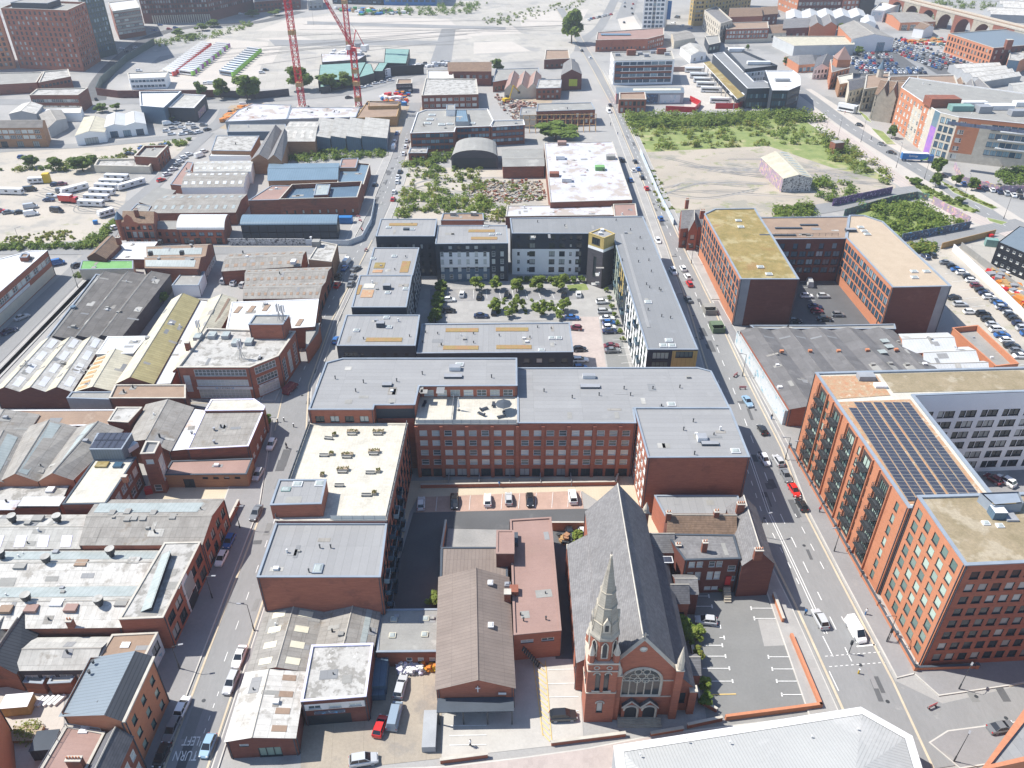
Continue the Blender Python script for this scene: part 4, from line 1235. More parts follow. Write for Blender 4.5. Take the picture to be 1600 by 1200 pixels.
b.gable([(1444,570),(1530,566),(1512,542),(1440,545)],5.0,1.3,0,1,w='orange_brick',r='metal_white')
b.gable([(1446,582),(1545,580),(1536,564),(1446,567)],4.4,1.2,0,1,w='orange_brick',r='metal_white')
b=B('yard_building','roofless orange brick yard with a felt floor, right of the white sheds','building',(140,185,0))
b.flat([(1556,572),(1592,568),(1528,508),(1488,512)],5.0,w='orange_brick',r='felt_grey',par=1.6,cop='orange_brick')
M('recess_shade',(.06,.055,.055),(.09,.05,.04),ns=.4,lines=[(1,2.95,.3,.5)])  # flat wall bands coloured dark as the shade of balcony recesses
M('pale_sheet',(.40,.405,.395),(.36,.365,.36),ns=.1,lines=[(0,.5,.12,.8)],fine=.1,blot=(.1,.6,(.46,.46,.45),.5))
# ------------------------------------------------------------------ eight storey orange brick flats
b=B('apartment_block','tall orange brick flats with solar panels and black balconies, right foreground','apartment block',(85,110,0))
b.flat(None,25.5,w='orange_brick',r='sedum',world=W((72.3,89),(125,92.2),(125,108),(91,106.4),(71.6,105.6)),par=.3,cw=.6,cop='coping_grey',F={4:[(5,8,1.7,1.9,1.5,2.95,'g',.8,.8)],0:[(22,8,1.5,1.7,1.6,2.95,'d',1.2,1.2)]},bands=[(0,0,1,0,25.5,'red_brick')])  # front wall's shade put into a darker brick than the sunlit side
b.flat(None,22.5,w='orange_brick',r='slab_pale',world=W((71.0,105.6),(88,106.3),(87,141),(128,143.5),(128,153),(68.4,150.2)),par=.35,cw=.6,cop='coping_grey',F={5:[(8,7,1.2,1.9,1.2,2.95,'g',.5,.5),(5,7,2.5,2.25,.9,2.95,'g',2.2,5)],2:[(7,6,2.3,1.8,1.4,2.95,'d',2,4.5),(7,6,1.3,1.8,1.4,2.95,'d',5,1.5)],1:[(10,6,1.8,1.7,1.4,2.95,'d')]},bands=[(2,0,1,0,22.5,'white_render'),(1,0,1,0,22.5,'white_render')]+[(5,(2.2+7.5*(c+.5)-1.95)/44.7,(2.2+7.5*(c+.5)+1.95)/44.7,.5,21.6,'recess_shade')for c in range(5)])
g=MB();g.face([(70.4+.9,107,22.22),(86.6,107.6,22.22),(85.7,140,22.22),(69.9,139,22.22)],'sedum_rust');g.face([(69.5,140,22.24),(82,141.5,22.24),(82,149.5,22.24),(69,149,22.24)],'sedum_rust');g.face([(83,142.5,22.23),(127,144.5,22.23),(127,152,22.23),(83,150,22.23)],'sedum')
b.part('sedum_bed',g)
pmh=MB();pmh.box((0,0,.0),(1.80,1.02,.05),'felt_grey');pmh.face([(-.85,-.46,.055),(.85,-.46,.055),(.85,.46,.055),(-.85,.46,.055)],'solar_cell');pmh=pmh.mesh('solar_panel')
k=0
for col,x in enumerate((72.6,74.5,76.4,78.6,80.8,82.7,84.6)):
 for r in range(30 if col not in(0,)else 28):
  y=108.2+r*1.03
  o=obj('solar_panel',pmh,b.o,Vector((x-(y-108)*.022,y,22.42))-b.at)
  o.rotation_euler=(0,radians(4),radians(1.2))
bal2=balcony_meshes(3.3,1.3,'dark_steel','dark_steel',False)
e0,e1=Vector((68.4,150.2,0)),Vector((71.0,105.6,0));ed=(e1-e0).normalized();L_=(e1-e0).length
for c in range(5):
 x=2.2+(L_-7.2)/5*(c+.5)
 for r in range(1,7):
  p=e0+ed*x
  bo=obj('balcony',bal2[0],b.o,Vector((p.x,p.y,.85+2.95*r))-b.at,atan2(ed.y,ed.x))
  obj('balustrade',bal2[1],bo)
 for dx in(-2.3,2.3):
  g=MB();p=e0+ed*(x+dx);g.box((p.x-.12,p.y,0),(.5,.25,22.2),'orange_brick',0)
  b.part('pier',g)
b.flat([(1392+162,790),(1600,786),(1592,768),(1532,770)],27.2,z0=25.0,w='coping_grey',r='coping_grey',par=.05,cop=None)
b.add('plant_box',1556,806,25.2,(2.2,2.0,1.6),'blue_cladding',top='vent_white')
b.add('plant_box',1577,808,25.2,(2.0,2.4,.4),'steel_grey')
b.add('plant_box',1352,592,22.2,(3.6,2.0,1.2),'steel_grey')
b.add('plant_box',1375,604,22.2,(2.6,1.6,.6),'vent_white')
for px,py in((1540,818),(1562,822)):
 b.dome(px,py,25.2,1.2,1.0,.4)
wall_run('boundary_wall','low brick forecourt wall along the pavement below the black balconies','wall',[(67.2,151),(69.6,110),(71.0,88.2),(82,88.6)],1.0,.3,'orange_brick','coping_dark',px=False,piers=6.5)
b=B('apartment_block','brick flats with tall windows cut by the lower right corner of the picture','apartment block',(84,70,0))
P0,P1=G(1612,1092,16),G(1532,1204,16)
b.flat(None,16,w='orange_brick',world=W((P1.x,P1.y),(P1.x+30,P1.y+6),(P0.x+26,P0.y+5),(P0.x,P0.y)),F={3:[(4,5,1.8,2.0,1.0,3.0,'g',.4,.4)]},cop='orange_brick',cw=1.0,par=.4)
# ------------------------------------------------------------------ church with spire
ch=B('church','red brick church with a pale stone spire and a traceried rose window','church',(20,80,0))
NX0,NX1,NY0,NY1,EV,RG=14.6,26.4,79.6,117.0,11.0,18.3
ch.gable(None,EV,RG-EV,1,1,w='red_brick',r='slate_pale',r2='slate_pale',world=rect(NX0,NY0+.6,NX1,NY1),ridge='coping_stone',over=.1)
ch.mono([(0,0)]*4,0,0)if False else None
def world_mono(b,P,z,zf,high,w,r,F=None):
 hi={'left':(3,0),'right':(1,2),'far':(2,3),'near':(0,1)}[high]
 h=[zf-z if i in hi else 0 for i in range(4)]
 tops={}
 for e in range(4):
  p,q=h[e],h[(e+1)%4]
  if p or q:
   tops[e]=([(0,p)]if p else[])+([(1,q)]if q else[])
 b.walls(P,0,z,w,F,tops)
 rb=MB();O=inset(P,-.2);d=(0,1,0)if high in('left','right')else(1,0,0)
 rb.face([(O[i][0],O[i][1],z+h[i]+.06)for i in range(4)],r,d)
 for i in range(4):
  j=(i+1)%4
  rb.face([(O[i][0],O[i][1],z+h[i]-.06),(O[j][0],O[j][1],z+h[j]-.06),(O[j][0],O[j][1],z+h[j]+.06),(O[i][0],O[i][1],z+h[i]+.06)],r)
 return b.part('roof',rb)
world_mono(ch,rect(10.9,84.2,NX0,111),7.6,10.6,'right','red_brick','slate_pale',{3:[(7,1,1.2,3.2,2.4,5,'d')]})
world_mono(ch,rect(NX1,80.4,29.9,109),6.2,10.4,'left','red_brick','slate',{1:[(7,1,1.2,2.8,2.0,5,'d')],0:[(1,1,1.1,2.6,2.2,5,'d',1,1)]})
# gable front with parapet, stone copings and a great window
gf=MB()
gx=(NX0+NX1)/2
gf.face([(16.7,NY0,0),(NX1,NY0,0),(NX1,NY0,EV+.6),(gx,NY0,RG+.9),(16.7,NY0,EV+3.0)],'red_brick')
gf.face([(NX1,NY0,0),(NX1,NY0+.62,0),(NX1,NY0+.62,EV+.6),(NX1,NY0,EV+.6)],'red_brick')
ch.part('gable_front',gf)
cb=MB()
for x0,z0,x1,z1 in((16.7,EV+3.0,gx,RG+.9),(NX1+.1,EV+.55,gx,RG+.9)):
 cb.bar((x0,NY0+.25,z0),(x1,NY0+.25,z1),.38,'pale_stone')
cb.bar((gx,NY0+.2,RG+.9),(gx,NY0+.2,RG+2.3),.12,'pale_stone');cb.bar((gx-.5,NY0+.2,RG+1.8),(gx+.5,NY0+.2,RG+1.8),.1,'pale_stone')
ch.part('gable_coping',cb)
def arch_pts(cx,z0,w_,zs,n=14,k=1.0):
 """Outline of an arched opening: springing at zs, round head of half-width w_."""
 return[(cx-w_,z0),(cx+w_,z0)]+[(cx+w_*cos(pi*t/n),zs+k*w_*sin(pi*t/n))for t in range(n+1)]
wcx,ww_,wz0,wzs=gx+.35,3.1,5.4,9.2
rw=MB();rw.face([(x,NY0-.03,z)for x,z in arch_pts(wcx,wz0,ww_,wzs)],'pane_dark')
rwo=ch.part('great_window',rw)
def ring_strip(mb,pts,y,t,mat,dp=.18,closed=True):
 n=len(pts)
 for i in range(n if closed else n-1):
  (x0,z0),(x1,z1)=pts[i],pts[(i+1)%n]
  if hypot(x1-x0,z1-z0)>.01:
   mb.bar((x0,y,z0),(x1,y,z1),t,mat)
tc=MB()
ring_strip(tc,arch_pts(wcx,wz0,ww_+.15,wzs),NY0-.1,.24,'pale_stone')
for k in range(1,5):
 x=wcx-ww_+2*ww_*k/5;tc.bar((x,NY0-.08,wz0),(x,NY0-.08,wzs-.1),.10,'pale_stone')
tc.bar((wcx-ww_,NY0-.08,wzs),(wcx+ww_,NY0-.08,wzs),.1,'pale_stone')
for cx,cz,r in[(wcx,wzs+1.15,.62)]+[(wcx+1.35*cos(a),wzs+1.15+1.25*sin(a),.58)for a in[pi*q/6*2 for q in range(6)]]+[(wcx-2.35,wzs+.55,.45),(wcx+2.35,wzs+.55,.45),(wcx,wzs+2.7,.3)]:
 ring_strip(tc,[(cx+r*cos(2*pi*t/10),cz+r*sin(2*pi*t/10))for t in range(10)],NY0-.08,.075,'pale_stone')
obj('tracery',tc.mesh('tracery',ch.at),rwo)
oc=MB();ring_strip(oc,[(gx+.55*cos(2*pi*t/10),RG-1.3+.55*sin(2*pi*t/10))for t in range(10)],NY0-.05,.1,'pale_stone')
oc.face([(gx+.5*cos(2*pi*t/10),NY0-.03,RG-1.3+.5*sin(2*pi*t/10))for t in range(10)],'pane_dark');ch.part('oculus',oc)
sc_=MB()
for z in(5.0,9.15):
 for x0,x1 in((16.8,wcx-ww_-.2),(wcx+ww_+.2,NX1-.1))if z>6 else((16.8,NX1-.1),):
  sc_.box(((x0+x1)/2,NY0-.06,z),(x1-x0,.14,.18),'pale_stone')
ch.part('string_course',sc_)
for cx in(19.6,22.6):
 d_=MB()
 d_.face([(x,NY0-.75,z)for x,z in arch_pts(cx,.5,1.0,2.4)],'window_dark')
 ring_strip(d_,arch_pts(cx,.5,1.15,2.4)[1:],NY0-.8,.2,'pale_stone',closed=False)
 d_.bar((cx-1.5,NY0-.8,3.0),(cx,NY0-.8,4.7),.16,'pale_stone');d_.bar((cx+1.5,NY0-.8,3.0),(cx,NY0-.8,4.7),.16,'pale_stone')
 d_.face([(cx-1.5,NY0-.72,0),(cx+1.5,NY0-.72,0),(cx+1.5,NY0-.72,3.0),(cx,NY0-.72,4.7),(cx-1.5,NY0-.72,3.0)],'red_brick')
 for sx in(-1.5,1.5):
  d_.face([(cx+sx,NY0-.72,0),(cx+sx,NY0,0),(cx+sx,NY0,3.0),(cx+sx,NY0-.72,3.0)],'red_brick')
  d_.face([(cx+sx,NY0-.72,3.0),(cx+sx,NY0,3.0),(cx,NY0,4.7),(cx,NY0-.72,4.7)],'slate')
 ch.part('doorway',d_)
st_=MB()
for k in range(4):
 st_.box((21.1,NY0-1.0-.4*k,0),(7.2,.42,.5-.12*k),'stone')
ch.part('entrance_steps',st_)
# right-hand buttress with pinnacle, corner buttress
for x,y,z1,pin in((26.6,79.3,12.6,4.6),(29.7,80.2,6.0,0),(16.9,79.2,11.5,2.2),(26.6,117,11,2.0),(11.3,110.8,7.4,0)):
 g=MB();g.box((x,y,0),(1.2,1.1,z1),'red_brick');g.box((x,y,z1),(1.35,1.25,.25),'pale_stone')
 if pin:
  g.cyl((x,y,z1+.25),.62,pin*.35,'pale_stone',8,.55);g.cyl((x,y,z1+.25+pin*.35),.6,pin*.75,'pale_stone',8,.04)
 ch.part('buttress',g)
 # tower
M('spire_stone',(.40,.37,.31),(.30,.275,.235),ns=.5,fine=.25,lines=[(1,.5,.06,.75)],blot=(.5,.58,(.21,.195,.17),.6))
TX0,TX1,TY0,TY1=11.9,16.6,78.2,82.9
ch.walls(rect(TX0,TY0,TX1,TY1),0,15.2,'red_brick',{0:[(2,1,.8,4.2,8.6,9,'d',1.0,1.0),(1,1,1.0,2.6,2.8,9,'d',1.6,1.6)],3:[(2,1,.8,4.2,8.6,9,'d',1.0,1.0)]},name='tower')
tcx,tcy=(TX0+TX1)/2,(TY0+TY1)/2
g=MB()
for z in(7.9,13.4):
 for e in((tcx,TY0-.07,5.8,.16),(tcx,TY1+.07,5.8,.16)):
  g.box((e[0],e[1],z),(4.9,e[3],.2),'pale_stone')
 for x in(TX0-.07,TX1+.07):
  g.box((x,tcy,z),(.16,4.6,.2),'pale_stone')
g.box((tcx,tcy,15.2),(5.1,5.1,.35),'pale_stone')
for x in(-1.0,1.0):
 ring_strip(g,[(tcx+x+.42*cos(2*pi*t/8),14.3+.42*sin(2*pi*t/8))for t in range(8)],TY0-.05,.1,'pale_stone')
 ring_strip(g,arch_pts(tcx+x*1.0*.9,8.6,.5,12.6)[2:],TY0-.06,.12,'pale_stone',closed=False)
 g.box((tcx+x*.9,TY0-.1,8.35),(1.3,.25,.25),'pale_stone')
ring_strip(g,arch_pts(tcx,2.8,.65,5.2)[2:],TY0-.06,.13,'pale_stone',closed=False)
ch.part('tower_trim',g)
def octo(r,z):
 return[(tcx+r*cos(pi/8+k*pi/4),tcy+r*sin(pi/8+k*pi/4),z)for k in range(8)]
g=MB()
A,Bq=octo(2.3,15.55),octo(2.25,20.6)
for k in range(8):
 j=(k+1)%8
 g.face([A[k],A[j],Bq[j],Bq[k]],'orange_brick' if False else 'red_brick')
ch.part('belfry',g)
for k in range(8):
 a=k*pi/4
 n=Vector((cos(a),sin(a),0));t=Vector((-sin(a),cos(a),0));c=Vector((tcx,tcy,0))+n*2.12
 g=MB()
 o_=[(-.45,16.4),(.45,16.4),(.45,19.2),(.25,19.7),(0,20.0),(-.25,19.7),(-.45,19.2)]
 g.face([c+t*x+Vector((0,0,z))+n*.04 for x,z in o_],'window_dark')
 for(x0,z0),(x1,z1)in zip(o_,o_[1:]+o_[:1]):
  g.bar(c+t*x0+Vector((0,0,z0))+n*.06,c+t*x1+Vector((0,0,z1))+n*.06,.11,'pale_stone')
 ch.part('belfry_opening',g)
 if k%2:
  g=MB();q=Vector((tcx,tcy,0))+n*2.75
  g.cyl((q.x,q.y,15.5),.6,1.8,'red_brick',6,.5);g.cyl((q.x,q.y,17.3),.62,2.4,'pale_stone',6,.03);ch.part('corner_pinnacle',g)
g=MB()
lv=[(2.5,20.4),(2.5,20.8),(2.2,21.4),(1.68,25.4),(1.2,28.9),(.68,32.6),(.1,36.2)]
for(r0,z0),(r1,z1)in zip(lv,lv[1:]):
 A,Bq=octo(r0,z0),octo(r1,z1)
 for k in range(8):
  j=(k+1)%8
  g.face([A[k],A[j],Bq[j],Bq[k]],'spire_stone')
ch.part('spire',g)
g=MB()
for z,r in((23.6,1.94),(26.8,1.52),(29.6,1.13)):
 A=octo(r,z)
 for k in range(8):
  g.bar(A[k],A[(k+1)%8],.13,'stone')
for k in range(8):
 g.bar(octo(2.2,21.4)[k],octo(.12,36)[k],.1,'stone',4,.06)
g.cyl((tcx,tcy,36.1),.24,.5,'pale_stone',6);g.bar((tcx,tcy,36.5),(tcx,tcy,37.3),.05,'dark_steel')
ch.part('spire_ribs',g)
for k in range(0,8,2):
 a=k*pi/4-pi/2
 n=Vector((cos(a),sin(a),0));t=Vector((-sin(a),cos(a),0));c=Vector((tcx,tcy,0))+n*1.8
 g=MB()
 p=[c+t*-.55+Vector((0,0,22.2))+n*.3,c+t*.55+Vector((0,0,22.2))+n*.3,c+t*.55+Vector((0,0,24.0))+n*.3,c+Vector((0,0,25.2))+n*.3,c+t*-.55+Vector((0,0,24.0))+n*.3]
 g.face(p,'pale_stone');bk_=c-n*.8+Vector((0,0,0))
 for i in(1,2,3,4):
  q0,q1=p[i],p[(i+1)%5]
  g.face([q0,q0-n*1.1,q1-n*1.1,q1],'pale_stone')
 g.face([c+t*-.28+Vector((0,0,22.5))+n*.33,c+t*.28+Vector((0,0,22.5))+n*.33,c+t*.28+Vector((0,0,23.9))+n*.33,c+t*-.28+Vector((0,0,23.9))+n*.33],'window_dark')
 ch.part('lucarne',g)
 # side rooms on the right of the church
ch.gable(None,5.2,2.4,0,1,w='red_brick',r='slate',world=rect(29.4,98.8,32.6,103.6),F={0:[(2,1,.9,1.6,1.2,3,'d')]},over=.15)
ch.gable(None,4.0,2.0,0,1,w='red_brick',r='slate_pale',world=rect(29.4,84.4,32,88.6),over=.15)
ch.gable(None,7.4,2.6,0,1,w='red_brick',r='slate_pale',world=rect(24.8,109.4,31.5,114.5),over=.1)
# ------------------------------------------------------------------ parish hall and club beside the church
b=B('parish_hall','long brown-roofed hall with a white cross on its brick gable, left of the church','hall',(-6,80,0))
b.gable(None,6.2,2.3,1,1,w='red_brick',r='brown_sheet',world=W((-12.3,80.3),(.3,80.6),(-.8,104),(-13.6,104)),over=.35,split=.54,ridge='brown_sheet')
b.flat(None,6.0,w='red_brick',r='brown_sheet',world=W((-13.6,104),(-.8,104),(-1,112.2),(-14,112.2)),par=.1,cop='coping_dark')
b.flat(None,9.6,w='dark_brick',r='felt_pink',world=rect(-3.0,107,.4,113.2),par=.1,cop='felt_pink')
g=MB();g.face([(-11.2,80.26,.2),(-1.0,80.55,.2),(-1.0,80.55,3.6),(-11.2,80.26,3.6)],'window_dark');b.part('shopfront',g)  # dark sheet stands in for the shaded opening under the porch
g=MB();g.box((-6,78.9,3.6),(12.6,2.6,.18),'coping_dark',.02);b.part('porch_roof',g)
for x in(-12,-8,-4,0):
 g=MB();g.box((x,77.8,0),(.2,.2,3.6),'dark_steel');b.part('porch_post',g)
g=MB();g.box((-5.6,80.2,5.3),(.14,.14,1.5),'vent_white');g.box((-5.6,80.2,6.2),(.8,.13,.14),'vent_white');b.part('cross',g)
g=MB();g.box((-1.6,80.35,4.4),(1.3,.1,.5),'vent_white');b.part('sign_board',g)
for tx,ty in((1465,45),(1468,310)):
 b.dome(400+tx/4,900+ty/4,7.8,1.0,1.1,.5,'vent_white','vent_white')
b.dome(793,915,7.2,1.1,1.0,.8,'steel_grey','steel_grey')
b.chimney(793,925,8.4,(1.2,1.2,2.4),'old_brick',0)
b=B('club_building','flat pink-felt roofed brick club between the hall and the church','building',(5,92,0))
b.flat([(803,992),(877,985),(861,808),(797,812)],7.0,w='red_brick',r='felt_pink',par=.25,cop='felt_pink',F={0:[(2,1,2.2,.8,4.6,3,'s',.5,.5)],1:[(7,1,1.4,1.2,4.4,3,'w')]})
b.add('roof_hatch',803,925,6.8,(1.6,1.8,1.0),'old_brick')
b.add('roof_hatch',803,845,6.8,(1.6,3.0,.9),'coping_dark')
b.pipe(853,968,6.8);b.pipe(818,970,6.8)
g=MB()
for k in range(9):
 g.box((2.0+k*.34,90.0-k*.12,3.6-k*.4),(.36,1.1,.06),'dark_steel',-.3)
g.bar((2,89.5,4.7),(5,88.4,1.1),.05,'dark_steel');b.part('fire_stairs',g)
# ------------------------------------------------------------------ brick houses behind the church car park
b=B('brick_house','old dark brick house with white sash windows and red door at the church car park','house',(38,106,0))
b.flat(None,9.2,w='dark_brick',r='slate_pale',world=W((32.6,105.7),(43.2,106.1),(43.4,112.4),(30.2,112.7)),par=.12,cop='coping_dark',F={0:[(2,1,1.15,1.5,7.2,3,'w',.7,6.9),(2,1,1.15,1.5,7.2,3,'w',4.6,3.2),(1,1,1.5,1.5,5.9,3,'w',8.3,.4),(2,1,1.15,2.1,3.8,3,'w',.7,6.9),(2,1,1.15,2.1,3.8,3,'w',4.6,3.2),(2,1,1.2,.9,.9,3,'w',.7,6.9),(2,1,1.2,.9,.9,3,'w',4.6,3.2),(1,1,.9,1.2,3.3,3,'w',9.3,.2)]})
b.gable(None,8.6,2.6,0,1,w='dark_brick',r='tile_brown',world=W((30.4,112.8),(44,112.6),(44.6,119),(31.2,119)),over=.1)
b.gable(None,8.8,3.2,1,1,w='dark_brick',r='slate_pale',r2='slate_pale',world=W((43.3,104.9),(49.4,105.3),(49.8,120.5),(43.9,120.5)),over=.2,F={1:[(5,3,1.1,1.7,.8,3,'w')]})
MATS['house_slate_brown']=M('house_slate_brown',(.27,.24,.20),(.22,.195,.165),ns=.4,fine=.2,lines=[(1,.4,.08,.8)])
b.flat(None,6.6,w='red_brick',r='membrane',world=W((31.6,120),(47.5,119.8),(48,126.8),(30.2,126.8)),par=.2)
b.gable(None,5.6,1.6,0,1,w='dark_brick',r='slate_pale',world=rect(26.6+3.9,100.6,34.6,105.4),over=.1)
g=MB();g.box((41.6,105.9,2.3),(1.05,.12,2.3),'red_paint');b.part('front_door',g)
g=MB()
for k in range(6):
 g.box((41.5,104.4-.36*k+.9,0),(1.3,.38,2.2-.36*k),'stone')
b.part('door_steps',g)
for px,py,z in((1102,847,11.5),(1045,801,12.2),(1120,799,12.2),(1060,851,9.5),(1158,787,13.0),(1186,859,13.2)):
 b.chimney(px,py,z,(1.5 if px>1150 else 1.0,.8,2.4),'old_brick',4 if px>1150 else 2)
b.dome(1043,875,7.2,2.0,1.7,.3,'vent_white','solar_cell')
wall_run('boundary_wall','low brick wall between the church car park and the street pavement','wall',[(1208,934),(1222,972)],1.3,.4,'orange_brick','coping_stone')
wall_run('boundary_wall','long low brick wall round the outer corner of the church car park','wall',[(1236,997),(1281,1105),(1135,1124)],1.1,.5,'orange_brick',None,piers=0)
wall_run('boundary_wall','short curved brick wall in front of the church porch garden','wall',[(1126,1126),(1075,1137)],1.0,.35,'red_brick','coping_stone')
wall_run('boundary_wall','low dark brick wall on the pavement in front of the church steps','wall',[(1065,1142),(1018,1150)],.9,.4,'red_brick','coping_stone')
wall_run('boundary_wall','low brick wall at the street edge of the hall forecourt','wall',[(863,1164),(975,1150)],.9,.4,'red_brick','coping_stone')
wall_run('boundary_wall','brick wall along the street below the workshop yard','wall',[(690,1192),(760,1183)],1.0,.4,'red_brick','coping_stone')
wall_run('garden_wall','brick side wall running down beside the church shrubs','wall',[(1080,1010),(1092,1098),(1118,1112)],1.0,.3,'red_brick','coping_stone')
wall_run('garden_wall','tall brick yard wall between the club and the church, full of crates','wall',[(863,829),(918,829)],2.4,.3,'orange_brick','coping_stone')
wall_run('garden_wall','brick wall beside the shaded driveway, left of the brown-roofed hall','wall',[(690,940),(690,868),(697,824)],2.0,.3,'orange_brick','coping_stone')
# foreground hall
b=B('warehouse','large pale profiled roof with white eaves across the bottom edge','warehouse',(40,68,0))
hall_p=W((15.7,55),(61.2,56),(61.4,66.7),(62.1,71.9),(56.0,76.9),(15.7,70.3))
b.walls(hall_p,0,6,'grey_render',None)
I=inset(hall_p,1.3)
g=MB()
for i in range(6):
 j=(i+1)%6
 O=inset(hall_p,-.1)
 g.face([(*O[i],6.0),(*O[j],6.0),(*I[j],6.25),(*I[i],6.25)],'coping_white');g.face([(*O[i],5.7),(*O[j],5.7),(*O[j],6.0),(*O[i],6.0)],'coping_white')
b.part('parapet',g)
g=MB()
ri,rj=(22,60.5,8.6),(50,64.5,8.6)
I3=[(*p,6.15)for p in I]
g.face([I3[5],I3[0],ri],'pale_sheet');g.face([I3[0],I3[1],rj,ri],'pale_sheet',(1,0,0));g.face([I3[1],I3[2],rj],'pale_sheet');g.face([I3[2],I3[3],rj],'pale_sheet');g.face([I3[3],I3[4],rj],'pale_sheet');g.face([I3[4],I3[5],ri,rj],'pale_sheet')
b.part('roof',g)
for px,py in((1072,1155),(1000,1180),(1140,1160),(1268,1152),(1340,1140)):
 b.pipe(px,py,7.0,.1,.3,'vent_white')
 # ------------------------------------------------------------------ left side of the left street, near to far
 # old warehouse with strip roofs
b=B('warehouse','large old brick warehouse on the left street with patched pale roofs and black vents','warehouse',(-75,105,0))
b.flat(None,8.5,w='red_brick',r='felt_dirty',world=W((-68.8,92.4),(-61.2,92.8),(-60.6,111.2),(-67.6,111.0)),par=.15,cop='coping_stone',F={1:[(5,1,2.6,2.0,4.9,4,'d',.6,.6),(5,1,2.6,2.4,1.0,4,'d',.6,.6)]})
b.gable(None,7.6,1.5,0,1,w='red_brick',r='asbestos',world=W((-84.5,111.2),(-60.6,111.3),(-60.2,124.5),(-86.5,124.2)),over=.1,lights=(1,.04,.86,.25,.8,'b'),F={1:[(4,1,1.8,2.0,4.6,4,'d',.6,.6),(4,1,1.8,2.2,1.0,4,'d',.6,.6)]})
b.gable(None,6.6,1.3,0,1,w='old_brick',r='asbestos_pale',world=W((-130,111),(-84.6,111.2),(-86.6,120.8),(-130,120.5)),over=.1,lights=(10,.1,.55,.1,.6,'a'),lm='coping_lilac')
b.gable(None,6.4,1.4,0,1,w='old_brick',r='asbestos_white',r2='asbestos_pale',world=W((-130,101.4),(-67.7,102.2),(-67.8,110.9),(-130,110.6)),over=.1,lights=(1,.0,.99,.1,.75,'b'))
b.gable(None,6.4,1.4,0,1,w='old_brick',r='asbestos_white',r2='asbestos_pale',world=W((-130,91.6),(-68.9,92.4),(-67.8,102.1),(-130,101.2)),over=.1,lights=(1,.0,.99,.1,.75,'b'))
b.mono([(222,955),(238,955),(268,868),(254,868)],8.4,9.6,z0=8.2,w='window_dark',r='rooflight',high='right')
vm=MB();vm.cyl((0,0,0),.5,.8,'dark_steel',10);vm.cyl((0,0,.8),.75,1.0,'dark_steel',12,.9);vm.cyl((0,0,1.8),.9,.12,'dark_steel',12,.9,'asbestos_pale');vmm=vm.mesh('roof_extractor')
for px,py in((22,816),(92,816),(4,872),(75,880),(175,868),(44,940),(157,946)):
 obj('roof_extractor',vmm,b.o,G(px,py,7.4)-b.at)
for px,py,m in((210,878,'felt_dirty'),(128,882,'felt_brown'),(33,886,'felt_grey'),(90,944,'vent_white'),(191,944,'felt_grey'),(112,952,'felt_pink'),(50,953,'felt_pink'),(10,954,'felt_brown'),(60,812,'felt_grey')):
 b.add('roof_hatch',px,py,7.3,(2.2,1.6,.6),m)
for px,py in((176,803),(200,801),(240,803),(200,812),(211,811),(225,811),(271,809)):
 b.add('roof_vent',px,py,8.7,(1.2,1.5,.5),'felt_grey')
g=MB();g.box((-61.0,103.2,.1),(.3,4.6,8.2),'coping_white');g.box((-60.8,103.2,.3),(.2,3.6,2.6),'window_dark');g.box((-60.8,103.2,3.4),(.2,3.6,3.8),'pane_dark');b.part('shop_bay',g)
b.chimney(108,969,8.4,(1.0,.9,1.8),'old_brick',2)
# lower patched workshops nearer the camera
b=B('workshop','low brick workshops with streaked grey roofs and a white graffitied shopfront','workshop',(-68,86,0))
b.gable(None,5.0,1.3,0,1,w='blue_brick',r='asbestos_pale',world=W((-84,84.6),(-71,84.8),(-70.5,91.4),(-84,91.2)),over=.15,F={0:[(4,1,2.2,1.4,2.2,3,'i')]})
b.flat(None,5.6,w='red_brick',r='felt_brown',world=W((-71,84.4),(-62.9,84.8),(-62.5,92),(-70.4,91.5)),par=.15,cop='coping_stone',bands=[(1,0,1,0,5.6,'mural_pale')],F={1:[(2,1,2.4,2.0,2.6,3,'d',.4,.4)]})
b.dome(196,1008,5.5,1.5,1.2,.2,'vent_white','vent_white')
b.mono([(-5,1045),(25,1052),(64,982),(45,970)],5.0,7.4,w='old_brick',r='metal_dark',high='left')
b.gable([(-60,1046),(0,1042),(42,975),(0,972)],5.5,1.5,1,2,w='old_brick',r='asbestos',over=.1)
b.flat([(36,1066),(66,1068),(85,1032),(55,1030)],3.0,w='old_brick',r='felt_grey',par=.2)
b.flat([(74,1068),(110,1066),(132,1034),(92,1034)],3.2,w='old_brick',r='felt_dirty',par=.2)
wall_run('yard_wall','ruinous rendered brick wall behind the paved back yard','wall',[(-10,1058),(70,1076),(112,1070)],2.6,.4,'tan_brick',None)
# standing-seam metal roofed flats
b=B('apartment_building','orange brick flats with a dark ribbed metal roof on the left street','flats',(-62,76,0))
b.walls(W((-68.5,72.4),(-58.4,70.8),(-58.2,82.2),(-68.4,82.3)),0,11.4,'orange_brick',{1:[(3,3,1.3,1.6,1.4,3.2,'g',.5,.5)]})
g=MB()
g.face([(-68.9,72.0,10.9),(-61.0,71.0,12.8),(-60.9,82.5,12.8),(-68.8,82.6,10.9)],'metal_grey',(0,1,0))
b.part('roof',g)
g=MB();g.face([(-61.0,71.0,12.8),(-58.3,70.7,11.5),(-58.1,82.4,11.5),(-60.9,82.5,12.8)],'metal_dark',(1,0,0));b.part('roof',g)
for y0,y1 in((72.0,70.7),(82.6,82.4)):
 g=MB();g.face([(-68.5,y0,10.9),(-58.4,y1,11.4),(-61,(y0+y1)/2,12.75)],'orange_brick');b.part('gable',g)
g=MB();g.box((-58.2,76.5,11.35),(.45,11.7,.3),'coping_stone',-.016);b.part('parapet',g)
for px,py in((146,1036),(140,1052),(156,1100)):
 b.pipe(px,py,11.6,.2,.5)
